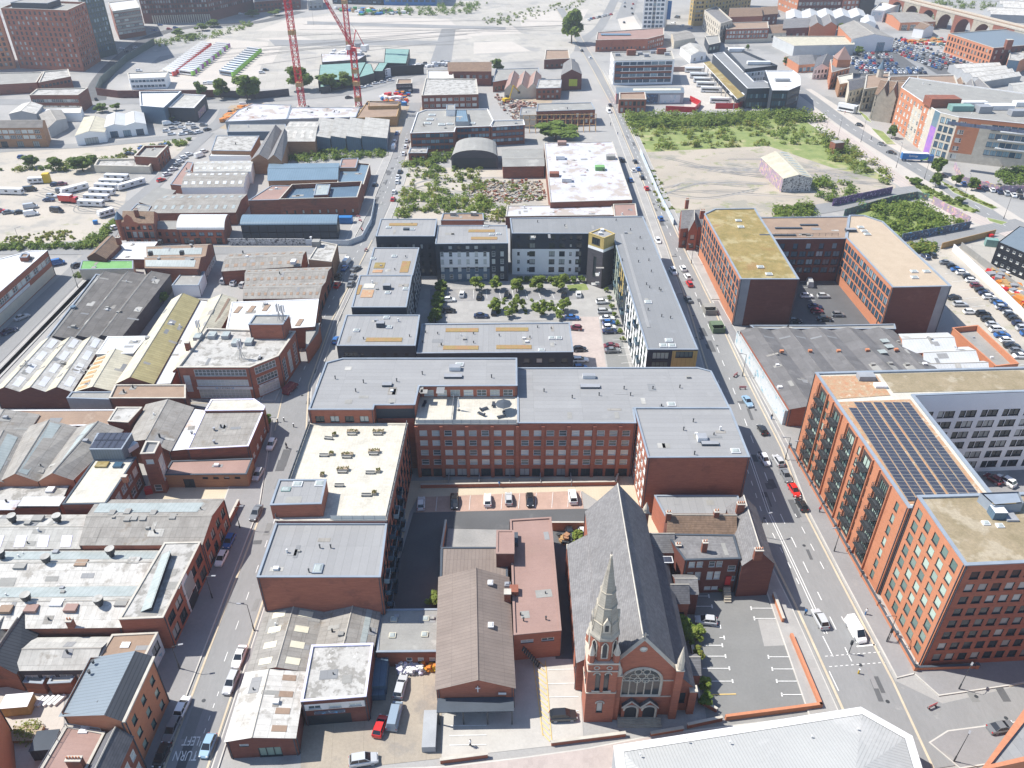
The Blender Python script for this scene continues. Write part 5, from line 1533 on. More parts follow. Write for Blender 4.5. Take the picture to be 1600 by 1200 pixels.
b=B('brick_house','old brick house with slate slope and brown felt terrace, bottom left','house',(-62,68,0))
b.flat(None,8.6,w='old_brick',r='felt_pink',world=W((-69.5,58),(-62.6,57),(-62,70.9),(-68.5,72.1)),par=.15,cop='coping_stone')
b.gable(None,8.2,2.2,1,1,w='old_brick',r='slate',world=W((-62.6,57),(-57.8,57),(-57.6,70.4),(-62.0,70.7)),F={1:[(6,2,1.2,1.8,1.6,3.4,'w')]},over=.1)
railing(b,[(-69.2,60),(-68.2,71.8),(-62.6,71)],8.6,.9,None,'steel_grey')
b.dome(132,1140,8.4,1.4,1.4,.4,'vent_white','vent_white')
b.chimney(115,1186,10.4,(2.2,.8,2.0),'old_brick',5)
b=B('brick_house','orange brick gable wall at the very bottom left corner','house',(-80,66,0))
b.flat(None,9.0,w='orange_brick',r='felt_grey',world=W((-95,55),(-74.5,55),(-73.2,62),(-82,76.5),(-95,78)),par=.3)
# yard things
def boxthing(name,label,cat,px,py,d,mat,rot=0.0,z=0.0,lid=None,group=None,feet=True):
 c=G(px,py,z)
 o=empty(name,label,cat,c,group,rot)
 m=MB();m.box((0,0,.08),d,mat);obj('body',m.mesh('body'),o)
 if lid:
  m=MB();m.box((0,0,.08+d[2]),(d[0]+.12,d[1]+.12,.1),lid);obj('lid',m.mesh('lid'),o)
 if feet:
  m=MB()
  for x in(-.4,.4):
   m.box((x*d[0],0,0),(.15*d[0],d[1]*.9,.08),'dark_steel')
  obj('base',m.mesh('base'),o)
 return o
boxthing('garden_shed','timber clad shed with a white lid roof in the paved back yard','shed',33,1108,(4.4,2.6,2.2),'wood',.1,lid='vent_white')
boxthing('planter','rectangular timber planter full of green shrubs in the back yard','planter',43,1150,(4.6,2.6,.7),'wood',.05,lid='soil')
boxthing('store_shed','dark grey lean-to store beside the brown felt terrace','shed',78,1172,(3.4,3.4,2.6),'metal_dark',.1,lid='coping_dark')
for k in range(5):
 boxthing('bench','white slatted garden bench, %s of the row in the back yard'%('first from the left','second from the left','middle one','fourth from the left','last on the right')[k],'bench',60+8.5*k,1098-k*.6,(.55,2.2,.45),'vent_white',-.5,group='white benches in the back yard')
 # blocks between the two left cross streets
b=B('workshop','group of grey pitched sheds with green rooflight strips, left edge above the warehouse','workshop',(-100,145,0))
b.gable([(-60,760),(5,752),(40,685),(-20,682)],6,2.0,1,1,w='orange_brick',r='asbestos',lights=(1,.05,.95,.35,.8,'both'))
b.gable([(0,752),(58,752),(122,668),(40,668)],6,2.2,1,1,w='orange_brick',r='asbestos',lights=(1,.04,.96,.55,.92,'b'),over=.1)
b.gable([(60,752),(114,750),(193,672),(122,668)],6,2.2,1,1,w='orange_brick',r='asbestos',lights=(1,.04,.8,.55,.92,'a'),over=.1)
b.gable([(-60,690),(38,684),(62,648),(-40,652)],6.2,2.0,1,1,w='orange_brick',r='asbestos',lights=(1,.04,.96,.2,.8,'a'),over=.1)
b.flat([(-60,668),(185,664),(212,640),(-60,641)],6.0,w='old_brick',r='felt_brown',par=.15,cop='coping_white')
b.flat([(168,658),(200,660),(222,636),(182,636)],7.2,w='old_brick',r='felt_dirty',par=.15,cop='coping_stone')
b.flat([(-60,796),(94,792),(112,754),(-60,757)],4.6,w='old_brick',r='felt_dirty',par=.1,cop=None)
b.add('rooflight',65,784,4.6,(9,3,.15),'metal_white');b.add('rooflight',10,790,4.6,(5,3,.15),'white_peeling');b.add('roof_hatch',79,766,4.6,(1.6,1.6,.4),'vent_white')
b=B('office_building','brick offices with a cream terrace roof and a dark rooftop box carrying solar panels','offices',(-78,132,0))
b.flat([(97,788),(165,787),(213,714),(147,718)],8.0,w='old_brick',r='slab_pale',par=.12,cop='coping_dark',F={1:[(5,2,2.0,1.9,1.2,3.4,'w',.4,.8)]})
b.flat([(140,702),(190,702),(206,677),(152,677)],11.0,z0=7.9,w='metal_grey',r='metal_grey',par=.05)
for k in range(2):
 for j in range(5):
  b.add('solar_panel',157+j*9.3-k*7,683+k*11,11.0,(1.6,3.0,.12),'solar_cell')
b.flat([(219,709),(241,708),(250,690),(228,689)],11.5,w='old_brick',r='membrane_dark',par=.5,cop='coping_stone',F={0:[(1,1,1.6,1.2,8.6,3,'w'),(1,1,1.6,1.8,.8,3,'w')],1:[(1,1,2.6,6.0,3.0,3,'p')]})
b.add('plant_box',160,727,7.9,(2.6,1.8,.4),'sedum_yellow');b.add('plant_box',185,728,7.9,(1.8,1.6,.5),'pane_blue');b.add('plant_box',200,706,8,(1.4,5,1.2),'vent_white',-.5)
b.chimney(194,744,9.5,(1.0,.8,1.6),'orange_brick',0)
b=B('workshop','barn-like asbestos shed with rusty patches beside a pale valley gutter','workshop',(-85,155,0))
b.gable([(198,690),(266,705),(303,637),(228,632)],6,2.0,1,1,w='old_brick',r='asbestos',over=.1)
b.flat([(264,706),(293,703),(326,640),(302,637)],5.8,w='old_brick',r='felt_white',par=.05,cop=None)
b=B('warehouse','grey corrugated flat shed with a cream front strip on the corner of the left street','warehouse',(-68,150,0))
b.flat([(292,702),(388,697),(412,641),(320,642)],6.6,w='old_brick',r='asbestos',par=.08,cop='coping_lilac',F={1:[(4,1,1.2,1.2,1.6,3,'w')]})
b.flat([(320,641.5),(412,640.5),(414,635),(397,623),(330,624)],7.2,w='old_brick',r='slab_pale',par=.1,cop='coping_lilac')
for px,py in((335,672),(335,692),(300,678)):
 b.pipe(px,py,6.6,.25,.6,'steel_grey')
b.flat([(255,742),(385,741),(395,716),(268,720)],3.8,w='tan_brick',r='felt_pink',par=.15,cop='coping_dark',F={0:[(4,1,1.2,.5,2.6,3,'d',8,1),(1,1,2.4,2.4,.1,3,'d',4,12)]})
wall_run('boundary_wall','stub of red brick wall with piers at the forecourt entrance','wall',[(374,790),(353,832)],1.6,.4,'red_brick','coping_stone')
# blocks above the cross street
b=B('office_building','flat pale-roofed brick building with a white window band at the left edge','offices',(-160,220,0))
b.flat([(-80,520),(-22,475),(74,391),(46,392),(-60,420)],9,w='red_brick',r='felt_white',par=.15,cop='coping_white',F={1:[(14,1,3.0,1.8,5.2,4,'i',.5,.5)]},bands=[(1,0,1,.2,3.4,'cream_render'),(1,.1,.6,3.5,4.6,'vent_white')])
b.flat([(30,402),(42,402),(46,396),(34,396)],10.4,z0=8.5,w='old_brick',r='felt_brown',par=.2)
b=B('warehouse','triple-ridged dark grey shed roof along the diagonal street, far left','warehouse',(-125,215,0))
b.gable([(76,531),(188,529),(266,429),(155,430)],5.2,1.3,1,3,w='blue_brick',r='asbestos_dark',split=.25,over=.1)
b.flat([(68,534),(78,531),(157,429),(150,428)],4.4,w='blue_brick',r='felt_grey',par=.3)
b.pipe(115,482,6.4,.6,.6,'blue_cladding')
b=B('warehouse','white and cream corrugated shed roofs with clear strips beside the cross street','warehouse',(-115,180,0))
b.gable([(-10,612),(112,612),(162,532),(64,534)],5.4,1.5,1,3,w='dark_brick',r='asbestos_cream',r2='asbestos_white',over=.1,lights=(4,.1,.75,.25,.7,'b'),lm='vent_white')
b.flat([(150,553),(208,552),(231,525),(168,526)],6.2,w='grey_render',r='metal_white',par=.05,cop='coping_white')
b.gable([(116,612),(180,612),(210,554),(156,552)],5.2,1.6,1,1,w='dark_brick',r='asbestos_cream',over=.1,lights=(8,.2,.7,.1,.6,'a'),lm='rust_sheet')
b.flat([(104,622),(172,624),(180,612),(112,612)],5.8,w='grey_render',r='felt_grey',par=.2,bands=[(0,0,1,0,2.4,'mural_bw')])
b=B('warehouse','long shed with a mustard moss covered pitched roof and pale valley gutter','warehouse',(-100,190,0))
b.gable([(180,600),(240,600),(312,468),(268,468)],6.0,2.2,1,1,w='old_brick',r='asbestos_cream',r2='asbestos_moss',over=.1,split=.45)
b.flat([(240,601),(268,600),(326,470),(312,468)],5.6,w='old_brick',r='felt_white',par=.05,cop=None,bands=[(0,0,1,0,5.6,'old_brick')])
b.flat([(170,622),(290,622),(290,601),(180,601)],6.4,w='old_brick',r='felt_brown',par=.3,cop='coping_stone',bands=[(0,0,.45,0,2.4,'mural_green'),(0,.45,1,0,2.6,'mural_blue')])
b=B('warehouse','cream roofed shed with one brown rooflight line behind the storage building','warehouse',(-88,200,0))
b.gable([(270,580),(318,560),(371,467),(326,468)],6.0,1.8,1,1,w='old_brick',r='asbestos_cream',over=.1,lights=(2,.08,.9,.4,.55,'b'),lm='felt_brown')
b=B('warehouse','bright white flat shed roof with brown stripes by the left street','warehouse',(-70,205,0))
b.flat([(352,520),(492,510),(498,467),(362,472)],7.0,w='old_brick',r='felt_white',par=.1,cop='coping_white',F={1:[(4,1,2.2,2.4,2.0,4,'d')]})
for px,py in((372,484),(393,483),(416,481),(468,504)):
 b.add('rooflight',px,py,6.95,(1.4,4.0,.12),'felt_brown',-.1)
b.mono([(478,545),(496,520),(500,510),(480,512)],5.0,6.0,w='red_brick',r='felt_grey',high='far')
b=B('storage_building','four-storey brick storage building with white window bands and roof aerials on the corner','storage building',(-72,180,0))
b.flat(None,10,w='red_brick',r='felt_dirty',world=W((-86.2,171.8),(-67.4,171.8),(-61.4,177.4),(-59.8,190.4),(-85,192)),par=.5,cop='coping_stone',cw=.5,F={0:[(1,2,14.8,2.0,4.2,3.1,'i',3.6,.6),(1,1,14.8,2.6,.5,3,'i',3.6,.6),(1,1,1.8,5.0,2.5,4,'i',1.0,16)],1:[(1,2,6.0,2.0,4.2,3.1,'i',.8,.8),(1,1,6.0,2.6,.5,3,'i',.8,.8)],2:[(3,1,2.2,6.4,1.2,3,'i',.5,.5)]})
sign(b.o,'SELF STORAGE',(-75.0,171.7,3.6),0,14.6,.75,'vent_white','mural_blue',.75,(0,0,0)if False else b.at)
sign(b.o,'SELF STORAGE',(-64.2,174.45,3.6),atan2(5.6,6.0),5.6,.6,'vent_white','mural_blue',.5,b.at)
for tx,ty in((1240,915),(1330,905),(1415,905),(1478,950),(1560,945)):
 b.add('rooflight',tx/4,300+ty/4,9.6,(1.9,2.6,1.0),'grey_render',0,'rooflight')
b.flat([(388,507),(442,507),(452,492),(398,492)],14.0,z0=9.5,w='red_brick',r='felt_grey',par=.3)
b.chimney(292,535,12,(1.2,1.0,2.4),'old_brick',0)
b.flat([(452,575),(470,540),(466,520),(446,522)],6.0,w='red_brick',r='felt_grey',par=.3)if False else None
for px,py,z,h in((313,525,9.6,5),(378,560,9.6,5.5),(437,500,14,5),(444,502,14,5),(405,512,9.6,3.5)):
 c=G(px,py,z)
 g=MB()
 for k in range(3):
  a=k*2.1
  g.bar((c.x+.8*cos(a),c.y+.8*sin(a),z),(c.x,c.y,z+h*.6),.06,'steel_grey')
  g.box((c.x+.45*cos(a),c.y+.45*sin(a),z+h*.55),(.3,.2,h*.45),'vent_white',a)
 g.bar((c.x,c.y,z),(c.x,c.y,z+h),.09,'steel_grey')
 b.part('aerial',g)
b=B('warehouse','grey asbestos sheds with small dark rooflights behind parked cars, left street','warehouse',(-75,235,0))
b.gable([(380,467),(498,466),(518,417),(385,422)],5.6,1.2,0,2,w='old_brick',r='asbestos',lights=(12,.3,.7,.3,.55,'both'),lm='felt_brown',over=.1,F={1:[(4,1,2.6,2.6,.4,4,'d')]})
b.gable([(346,424),(470,416),(478,392),(358,396)],5.0,1.2,0,1,w='old_brick',r='asbestos',lights=(9,.3,.7,.3,.55,'both'),lm='felt_brown',over=.1)
b.flat([(482,405),(518,409),(527,382),(500,377)],7.0,w='tan_brick',r='felt_dirty',par=.3,cop='coping_stone')
b.add('plant_box',495,384,6.8,(2.6,2.6,2.0),'felt_grey');b.pipe(486,374,8,.3,.8,'vent_white');b.add('plant_box',459,411,6,(1.6,2.4,1.0),'vent_white')
b=B('factory','double-ridged brick factory with glazed roof strips and four roof vents','factory',(-110,250,0))
b.gable([(226,419),(310,420),(332,381),(232,385)],6.4,1.8,0,2,w='old_brick',r='felt_brown',lights=(1,.02,.92,.15,.75,'a'),lm='rooflight',over=.0,bands=[(1,0,1,0,2.4,'mural_bw')])
for px,py in((236,399),(285,398),(251,381),(301,382)):
 b.add('roof_vent',px,py,8.0,(1.2,1.2,1.4),'dark_steel')
b.flat([(268,446),(310,446),(320,424),(282,428)],4.2,w='white_render',r='felt_grey',par=.2)
b=B('workshop','low building with a bright green flat roof, left of the brick factory','workshop',(-140,245,0))
M('green_felt',(.13,.30,.10),(.17,.34,.13),ns=.3,fine=.2,blot=(.5,.64,(.5,.56,.48),.8))
b.flat([(124,421),(208,420),(208,407),(128,407)],4.0,w='cream_render',r='green_felt',par=.1,cop='coping_grey')
b=B('workshop','low building with a bare white flat roof beside a small tiled house','workshop',(-130,258,0))
b.flat([(172,404),(226,405),(246,378),(190,378)],3.6,w='old_brick',r='felt_white',par=.1,cop='coping_white')
b.gable([(136,402),(166,404),(188,382),(168,370)],5.2,2.0,1,1,w='dark_brick',r='tile_brown',over=.15)
b.chimney(184,371,8,(1.4,1.0,2.6),'old_brick',2)
b=B('corner_pub','ornate red brick Victorian corner building with a stepped gable and tile roof','corner building',(-110,275,0))
b.gable([(190,349),(240,349),(246,333),(200,331)],9,2.6,0,1,w='red_brick',r='tile_brown',over=.1,F={0:[(5,1,1.2,1.6,6.6,3,'d'),(5,1,1.6,2.4,3.4,3,'d'),(4,1,1.8,2.4,.4,3,'d')],3:[(3,2,1.2,2.0,3.2,3,'d')]})
c=G(203,352,9);g=MB()
g.face([(c.x-3,c.y-.1,8.5),(c.x+3,c.y-.1,8.5),(c.x+3,c.y-.1,10),(c.x+1.8,c.y-.1,10.4),(c.x+1.4,c.y-.1,12),(c.x,c.y-.1,13.2),(c.x-1.4,c.y-.1,12),(c.x-1.8,c.y-.1,10.4),(c.x-3,c.y-.1,10)],'red_brick');b.part('shaped_gable',g)
g=MB();c=G(186,343,9.5);g.cyl((c.x,c.y,2),1.4,8,'red_brick',8);g.cyl((c.x,c.y,10),1.6,2.6,'blue_cladding',8,.1);b.part('turret',g)
b.chimney(212,328,13,(1.4,.8,3),'old_brick',3)
b.gable([(240,358),(278,358),(284,345),(246,345)],5.6,1.4,0,1,w='red_brick',r='felt_grey',F={0:[(3,2,1.0,1.3,.6,2.5,'d')]},over=.1)
b.barrel([(277,359),(350,359),(358,338),(286,338)],5.6,2.2,0,w='red_brick',r='metal_white',F={0:[(5,1,2.0,1.4,3.2,3,'b'),(4,1,2.2,2.2,.2,3,'d')]})
b=B('warehouse','wide grey asbestos roofs with pale rooflights behind the Victorian corner building','warehouse',(-100,300,0))
b.gable([(232,333),(368,332),(386,303),(258,304)],5.0,1.2,0,1,w='old_brick',r='asbestos',lights=(10,.3,.65,.3,.6,'both'),lm='rooflight',over=.1)
b.mono([(218,319),(248,326),(274,298),(246,296)],4.6,5.6,w='old_brick',r='felt_grey',high='left')
b.flat([(200,332),(228,336),(236,322),(214,318)],5.0,w='red_brick',r='felt_grey',par=.2)
b=B('warehouse','grey shed with ribbed rooflights and a white end wall beside the lane of parked cars','warehouse',(-120,350,0))
b.gable([(283,293),(380,292),(388,268),(292,270)],5.0,1.0,0,1,w='white_render',r='asbestos',lights=(8,.25,.7,.3,.6,'both'),lm='metal_white',over=.1)
b.gable([(302,268),(392,268),(396,251),(306,252)],5.4,.9,0,1,w='white_render',r='asbestos_pale',lights=(8,.25,.7,.3,.6,'both'),lm='metal_white',over=.1)
b.flat([(266,288),(288,290),(302,254),(292,252)],3.8,w='old_brick',r='felt_pink',par=.2)
b=B('workshop','grey felt roofed workshops with brick ends and a white canopy, left of the blue-grey sheds','workshop',(-105,385,0))
b.flat([(330,235),(392,236),(405,212),(338,212)],5.4,w='tan_brick',r='felt_dirty',par=.2)
b.flat([(326,244),(392,244),(392,237),(332,236)],3.6,w='white_render',r='metal_white',par=.05,cop=None)
b.gable([(392,250),(420,250),(440,204),(424,202)],6.4,2.6,1,1,w='tan_brick',r='slate_pale',over=.1)
b.gable([(418,250),(440,252),(452,212),(440,206)],7,2.6,1,1,w='tan_brick',r='slate_pale',over=.1)
b=B('factory','row of pale ridged sheds with blue-grey clad fronts and an orange brick end','factory',(-80,395,0))
b.gable([(440,221),(492,221),(500,190),(453,190)],7,1.6,0,1,w='tan_brick',r='asbestos_pale',lights=(4,.2,.6,.2,.8,'both'),lm='asbestos_white',over=.1)
xs_=(494,517,541,564,606)
for x0,x1,f0,f1 in((493,517,500,524),(517,541,524,548),(541,565,548,572),(565,606,572,610)):
 b.mono([(x0,216),(x1-1.5,216),(f1-1.5,187),(f0,187)],6.4,7.6,w='blue_cladding',r='asbestos_pale',high='left')
g=MB()
p0,p1=G(493,234,0),G(606,236,0)
g.box(((p0.x+p1.x)/2,p0.y-.2,0),((p1-p0).length,.3,2.6),'old_brick');b.part('plinth',g)
b=B('warehouse','blue-grey metal roofed warehouse with brick side walls beside the left street','warehouse',(-78,345,0))
b.gable([(419,282),(527,280),(530,255),(421,256)],5.6,1.4,0,1,w='tan_brick',r='metal_blue',ridge='metal_blue',over=.3,F={0:[(6,1,1.4,1.0,2.6,3,'b')]})
b.flat([(527,286),(568,288),(578,256),(532,252)],5.0,w='old_brick',r='metal_blue',par=.6,cop='coping_stone')
b.flat([(530,262),(556,262),(560,247),(534,248)],6.0,w='tan_brick',r='felt_pink',par=.3)
b=B('factory','brick shell with an open blue-floored roof bay and pink felt roofs','factory',(-80,320,0))
b.flat([(388,313),(436,312),(456,290),(424,290)],6.4,w='old_brick',r='felt_pink',par=.2)
b.flat([(436,311),(558,308),(566,283),(456,288)],7.4,w='old_brick',r='blue_cladding',par=1.8,cop='coping_stone',F={0:[(9,1,.8,1.4,1.2,3,'d')]})
b.flat([(490,305),(512,304),(516,288),(494,288)],7.4,z0=5.5,w='old_brick',r='rooflight',par=.2)
b=B('warehouse','dark panelled warehouse with a rounded blue-grey roof beside a graffitied hoarding','warehouse',(-85,275,0))
b.barrel([(376,352),(526,351),(529,337),(382,337)],5.6,1.4,0,w='black_cladding',r='metal_blue')
P0,P1=G(378,372,0),G(524,372,0)
pmx=MB();pmx.box((0,0,0),((P1-P0).length/11-.25,.18,2.2),'dark_cladding');pmx=pmx.mesh('wall_panel')
q=b.poly([(376,352),(526,351),(529,337),(382,337)],5.6)
for r in range(2):
 for k in range(11):
  t=(k+.5)/11
  obj('wall_panel',pmx,b.o,Vector((q[0][0]+(q[1][0]-q[0][0])*t,q[0][1]+(q[1][1]-q[0][1])*t-.12,.5+2.5*r))-b.at)
wall_run('hoarding','graffiti covered hoarding along the cross street below the dark warehouse','hoarding',[(358,383),(402,383),(478,383)],2.6,.2,'mural_bw',None)
wall_run('hoarding','pale hoarding curving round the barriers at the corner of the left street','hoarding',[(478,383),(545,384),(566,376),(580,350),(586,318)],2.2,.15,'mural_pale',None)
# yard workshops between the street and the hall (near middle)
b=B('workshop','asbestos sheds with cream rooflights at the foot of the grey-roofed flats','workshop',(-35,85,0))
b.gable([(386,1050),(482,1050),(508,953),(414,955)],4.6,1.4,1,1,w='red_brick',r='asbestos',lights=(4,.3,.7,.35,.78,'both'),lm='rooflight_cream',over=.1)
b.gable([(484,1040),(584,1012),(595,953),(508,953)],4.6,1.6,1,1,w='red_brick',r='asbestos',over=.1,split=.52,lights=(1,.02,.98,.3,.5,'b'),lm='rooflight')
b=B('workshop','ridged pale sheet roof with missing and patched panels at the left street corner','workshop',(-40,76,0))
b.gable([(352,1158),(461,1152),(477,1051),(384,1052)],4.8,.8,1,1,w='dark_brick',r='asbestos_white',over=.2,lights=(4,.3,.65,.25,.6,'b'),lm='felt_brown',split=.4,F={0:[(1,1,3.6,2.4,.1,3,'g',4,2),(1,1,1.4,.5,3.2,3,'s',.5,6)]})
b=B('garage_workshop','flat roofed brick garage with a weathered white roof and open shutter front','garage',(-30,78,0))
b.flat([(470,1096),(572,1088),(583,1005),(487,1008)],6.6,w='dark_brick',r='felt_dirty',par=.25,cop='coping_lilac',bands=[(0,.03,.98,4.0,5.6,'vent_white'),(0,.04,.72,0,2.6,'window_dark')],F={0:[(3,1,2.0,.9,4.3,3,'w',.3,.3)],1:[]})
q=b.poly([(470,1096),(572,1088),(583,1005),(487,1008)],6.6)
sign(b.o,'',((q[0][0]+q[1][0])/2-1,(q[0][1]+q[1][1])/2-.12,3.3),atan2(q[1][1]-q[0][1],q[1][0]-q[0][0]),5,.8,'mural_blue','vent_white',.4,b.at)
b=B('store_building','low flat felt roof with four square rooflights behind piled sacks','store',(-15,92,0))
b.flat([(588,1019),(686,1018),(690,951),(594,952)],4.0,w='old_brick',r='felt_grey',par=.08,cop='coping_grey',F={0:[(3,1,1.0,1.0,1.4,3,'s',4.6,.3)]})
for tx,ty in((862,272),(1062,268),(853,373),(1055,367)):
 b.dome(400+tx/4,900+ty/4,3.95,1.2,1.1,.35,'rooflight_cream','rooflight')
boxthing('shipping_container','dark teal container beside the white-roofed garage wall','container',596,1062,(2.4,6.0,2.4),'blue_cladding',.05)
boxthing('skip_container','short teal metal skip in front of the dark container','skip',593,1086,(2.2,2.2,1.5),'blue_cladding',.05)
boxthing('trailer','pale grey flat-topped trailer parked beside the hall forecourt','trailer',672,1146,(2.2,6.6,1.4),'grey_render',.03)
# ------------------------------------------------------------------ far side of the district
def foot(pix):
 P=[G(px,py,0)for px,py in pix]
 if area2(P)<0:
  raise ValueError('clockwise foot %s'%(pix[0],))
 return[(p.x,p.y)for p in P]
def mk(name,label,cat,at,**k):
 p=G(at[0],at[1],0)
 return B(name,label,cat,(p.x,p.y,0),**k)
def fblock(label,cat,pix,z,w,r,F=None,name='building',cop='coping_stone',bands=(),par=.5):
 b=mk(name,label,cat,pix[0])
 b.flat(None,z,w=w,r=r,par=par,cop=cop,cw=.6,F=F,bands=bands,world=foot(pix))
 return b
def fgable(label,cat,pix,z,rise,axis,n,w,r,F=None,name='building',b=None,**k):
 b=b or mk(name,label,cat,pix[0])
 b.gable(None,z,rise,axis,n,w=w,r=r,F=F,over=.2,world=foot(pix),**k)
 return b
 # towers at the top left
b=fblock('tall slab of red brick flats with eleven rows of windows, upper left','tower block',[(32,107),(132,112),(158,95),(62,90)],37,'red_brick','felt_grey',{0:[(13,11,1.5,2.0,2.6,3.1,'d',1,1)],1:[(8,11,1.5,2.0,2.6,3.1,'d',1,1)]},name='tower_block',par=1.2)
b.flat(None,39.5,z0=36,w='dark_cladding',r='felt_grey',world=inset(foot([(45,105),(105,107),(125,97),(75,94)]),1),par=.3)
fblock('bright orange brick flats with scaffold edge at the far left side','tower block',[(-40,112),(26,107),(24,94),(-40,94)],34,'orange_brick','felt_grey',{0:[(8,10,1.6,2.0,2,3.1,'d',1,1)],1:[(4,10,1.6,2,2,3.1,'d',1,1)]},name='tower_block')
M('green_cladding',(.055,.095,.09),(.04,.07,.07),lines=[(0,1.4,.1,.6)],rough=.4)
fblock('dark green glazed tower rising out of the top left of the picture','tower block',[(152,93),(184,84),(176,64),(142,72)],62,'green_cladding','felt_grey',{0:[(7,18,1.6,2.2,4,3.1,'b',1,1)],1:[(6,18,1.6,2.2,4,3.1,'b',1,1)]},name='tower_block')
fblock('concrete banded office block with long window strips beside the dark tower','office block',[(187,62),(229,55),(222,40),(180,46)],20,'old_brick','felt_white',{0:[(6,4,5.2,1.7,3.5,4.2,'p',.5,.5)],1:[(3,4,5,1.7,3.5,4.2,'p')]},name='office_block',bands=[(0,0,1,5.6,7.2,'concrete'),(0,0,1,9.8,11.4,'concrete'),(0,0,1,14,15.6,'concrete'),(0,0,1,18.4,20,'concrete')])
b=fblock('long dark brick block with a pale colonnade along its foot, top left','apartment block',[(226,37),(330,34),(398,15),(396,4),(228,12)],42,'dark_brick','felt_grey',{0:[(24,9,1.5,2.2,8,3.6,'d')],1:[(24,9,1.5,2.2,8,3.6,'d')]},name='apartment_block')
q=foot([(242,37),(330,34.5),(345,28)])
cm=MB();cm.box((0,0,0),(.9,.9,6.5),'pale_stone');cme=cm.mesh('column')
for k in range(26):
 t=k/25
 p=(q[0][0]+(q[1][0]-q[0][0])*t,q[0][1]+(q[1][1]-q[0][1])*t)
 obj('column',cme,b.o,Vector((p[0],p[1]-1.2,0))-b.at)
fblock('grey glass office with a blue hoarding front at the top edge','office block',[(600,8),(692,9),(695,-4),(600,-4)],16,'grey_render','felt_grey',{0:[(10,3,4,2.2,3,4,'b')]},bands=[(0,0,.9,0,7,'blue_paint')],name='office_block')
fblock('low dark building among bushes at the top edge, left of the white bridge','building',[(400,20),(470,14),(470,0),(400,4)],9,'dark_brick','felt_grey',{0:[(12,2,2,1.6,1.5,3.4,'d')]})
fblock('pale cabin building beside the bushes at the far edge of the cleared site','building',[(482,16),(505,14),(505,4),(485,4)],8,'grey_render','felt_white',{0:[(3,2,2,1.6,1.5,3.4,'d')]})
fblock('long low grey station building at the top edge beyond the cleared site','building',[(520,6),(598,8),(598,-4),(520,-4)],10,'dark_cladding','felt_grey',{0:[(10,2,3,1.6,1.5,4,'b')]})
# industrial group, upper left
fblock('long flat grey felt roof at the left edge below the red tower','warehouse',[(-30,150),(62,145),(72,128),(-30,130)],6,'old_brick','felt_grey',name='warehouse')
fblock('pale flat roofed works with a row of windows, right of the grey felt roof','works',[(66,148),(116,138),(112,126),(74,130)],7,'old_brick','felt_dirty',{0:[(8,1,1.6,1.4,3.8,3,'d')]},name='factory')
fblock('brick works with two bands of windows and a blank brick end wall','works',[(55,176),(130,176),(145,164),(66,166)],9.5,'old_brick','felt_dirty',{0:[(12,2,2.6,1.6,2.2,3.4,'i')]},name='factory')
b=fgable('three-storey brick factory with white window bands and brick gable, left edge','factory',[(-30,231),(76,230),(80,218),(-30,218)],9.5,1.8,0,1,'tan_brick','asbestos_dark',{0:[(10,2,2.6,1.7,4.2,2.6,'i',.5,1.5),(4,1,3.2,2.8,.2,3,'d',.5,1.5)]},name='factory')
fgable('grey mono-pitched shed with dark trim behind the brick factory','shed',[(80,216),(108,200),(100,186),(66,194)],5,1.4,1,1,'grey_render','asbestos',name='shed')
fgable('white ridged shed roof between the brick works and the factory','shed',[(20,196),(62,196),(72,182),(40,180)],6,1.6,1,1,'grey_render','asbestos_white',name='shed')
fblock('low bright white flat roof in front of the banded brick works','shed',[(66,190),(130,190),(132,180),(68,181)],4.5,'white_render','felt_white',name='shed')
fgable('pale pitched workshop with an open dark doorway by the lane','workshop',[(122,228),(168,222),(174,203),(136,198)],5,1.4,1,1,'white_render','asbestos_cream',{0:[(1,1,6,3,.1,4,'d',3,3)]},name='workshop')
fgable('pair of small white gabled workshops with roller doors','workshop',[(168,216),(232,210),(228,192),(172,196)],5.4,1.2,1,2,'white_render','metal_white',{0:[(3,1,3.6,3,.1,4,'b')]},name='workshop')
fblock('tall pale blue-grey clad shed with a white flat roof','shed',[(226,192),(262,195),(289,168),(224,169)],9,'blue_cladding','felt_white',name='shed',par=.8,cop='coping_white')
fblock('dark walled shed with a pale flat roof next to the blue-grey shed','shed',[(268,190),(308,191),(326,170),(290,168)],7.5,'dark_cladding','asbestos_pale',name='shed',cop='coping_white',bands=[(1,.2,.8,.5,4,'mural_bright')])
fblock('ruined brick yard building with parapet walls beside the parked cars','building',[(215,266),(250,268),(268,248),(230,249)],6.5,'old_brick','felt_grey',{1:[(4,2,1.2,1.8,.6,3,'d')]},par=1.0)
fblock('low roofless pale strip building above the caravan lot','building',[(150,270),(236,272),(246,258),(156,260)],3.4,'cream_render','felt_dirty',par=.8)
b=fblock('two-storey white cabin office beside the rows of buses','cabin office',[(206,140),(262,138),(267,128),(203,131)],6.4,'white_render','felt_white',{0:[(9,2,1.8,1.2,1.2,3,'b')]},name='cabin_office')
wall_run('site_wall','high dark wall painted with graffiti along the ring road below the cabin office','wall',[(153,149),(186,153),(335,152)],4.2,.4,'dark_brick',None,bands=[(.18,.3,.3,3,'mural_blue'),(.36,.5,.3,3,'mural_bright'),(.55,.7,.3,3,'mural_blue'),(.75,.95,.3,3,'mural_purple')])
wall_run('site_wall','high grey wall with faded graffiti behind the big roadside trees','wall',[(335,152),(400,155),(452,150)],4.2,.4,'blue_brick',None,bands=[(.05,.5,.3,3,'mural_bw'),(.55,.95,.3,3,'mural_pale')])
wall_run('site_wall','dark green boundary wall climbing beside the bus yard','wall',[(153,148),(160,132),(198,97),(242,70)],4.5,.4,'green_cladding',None)
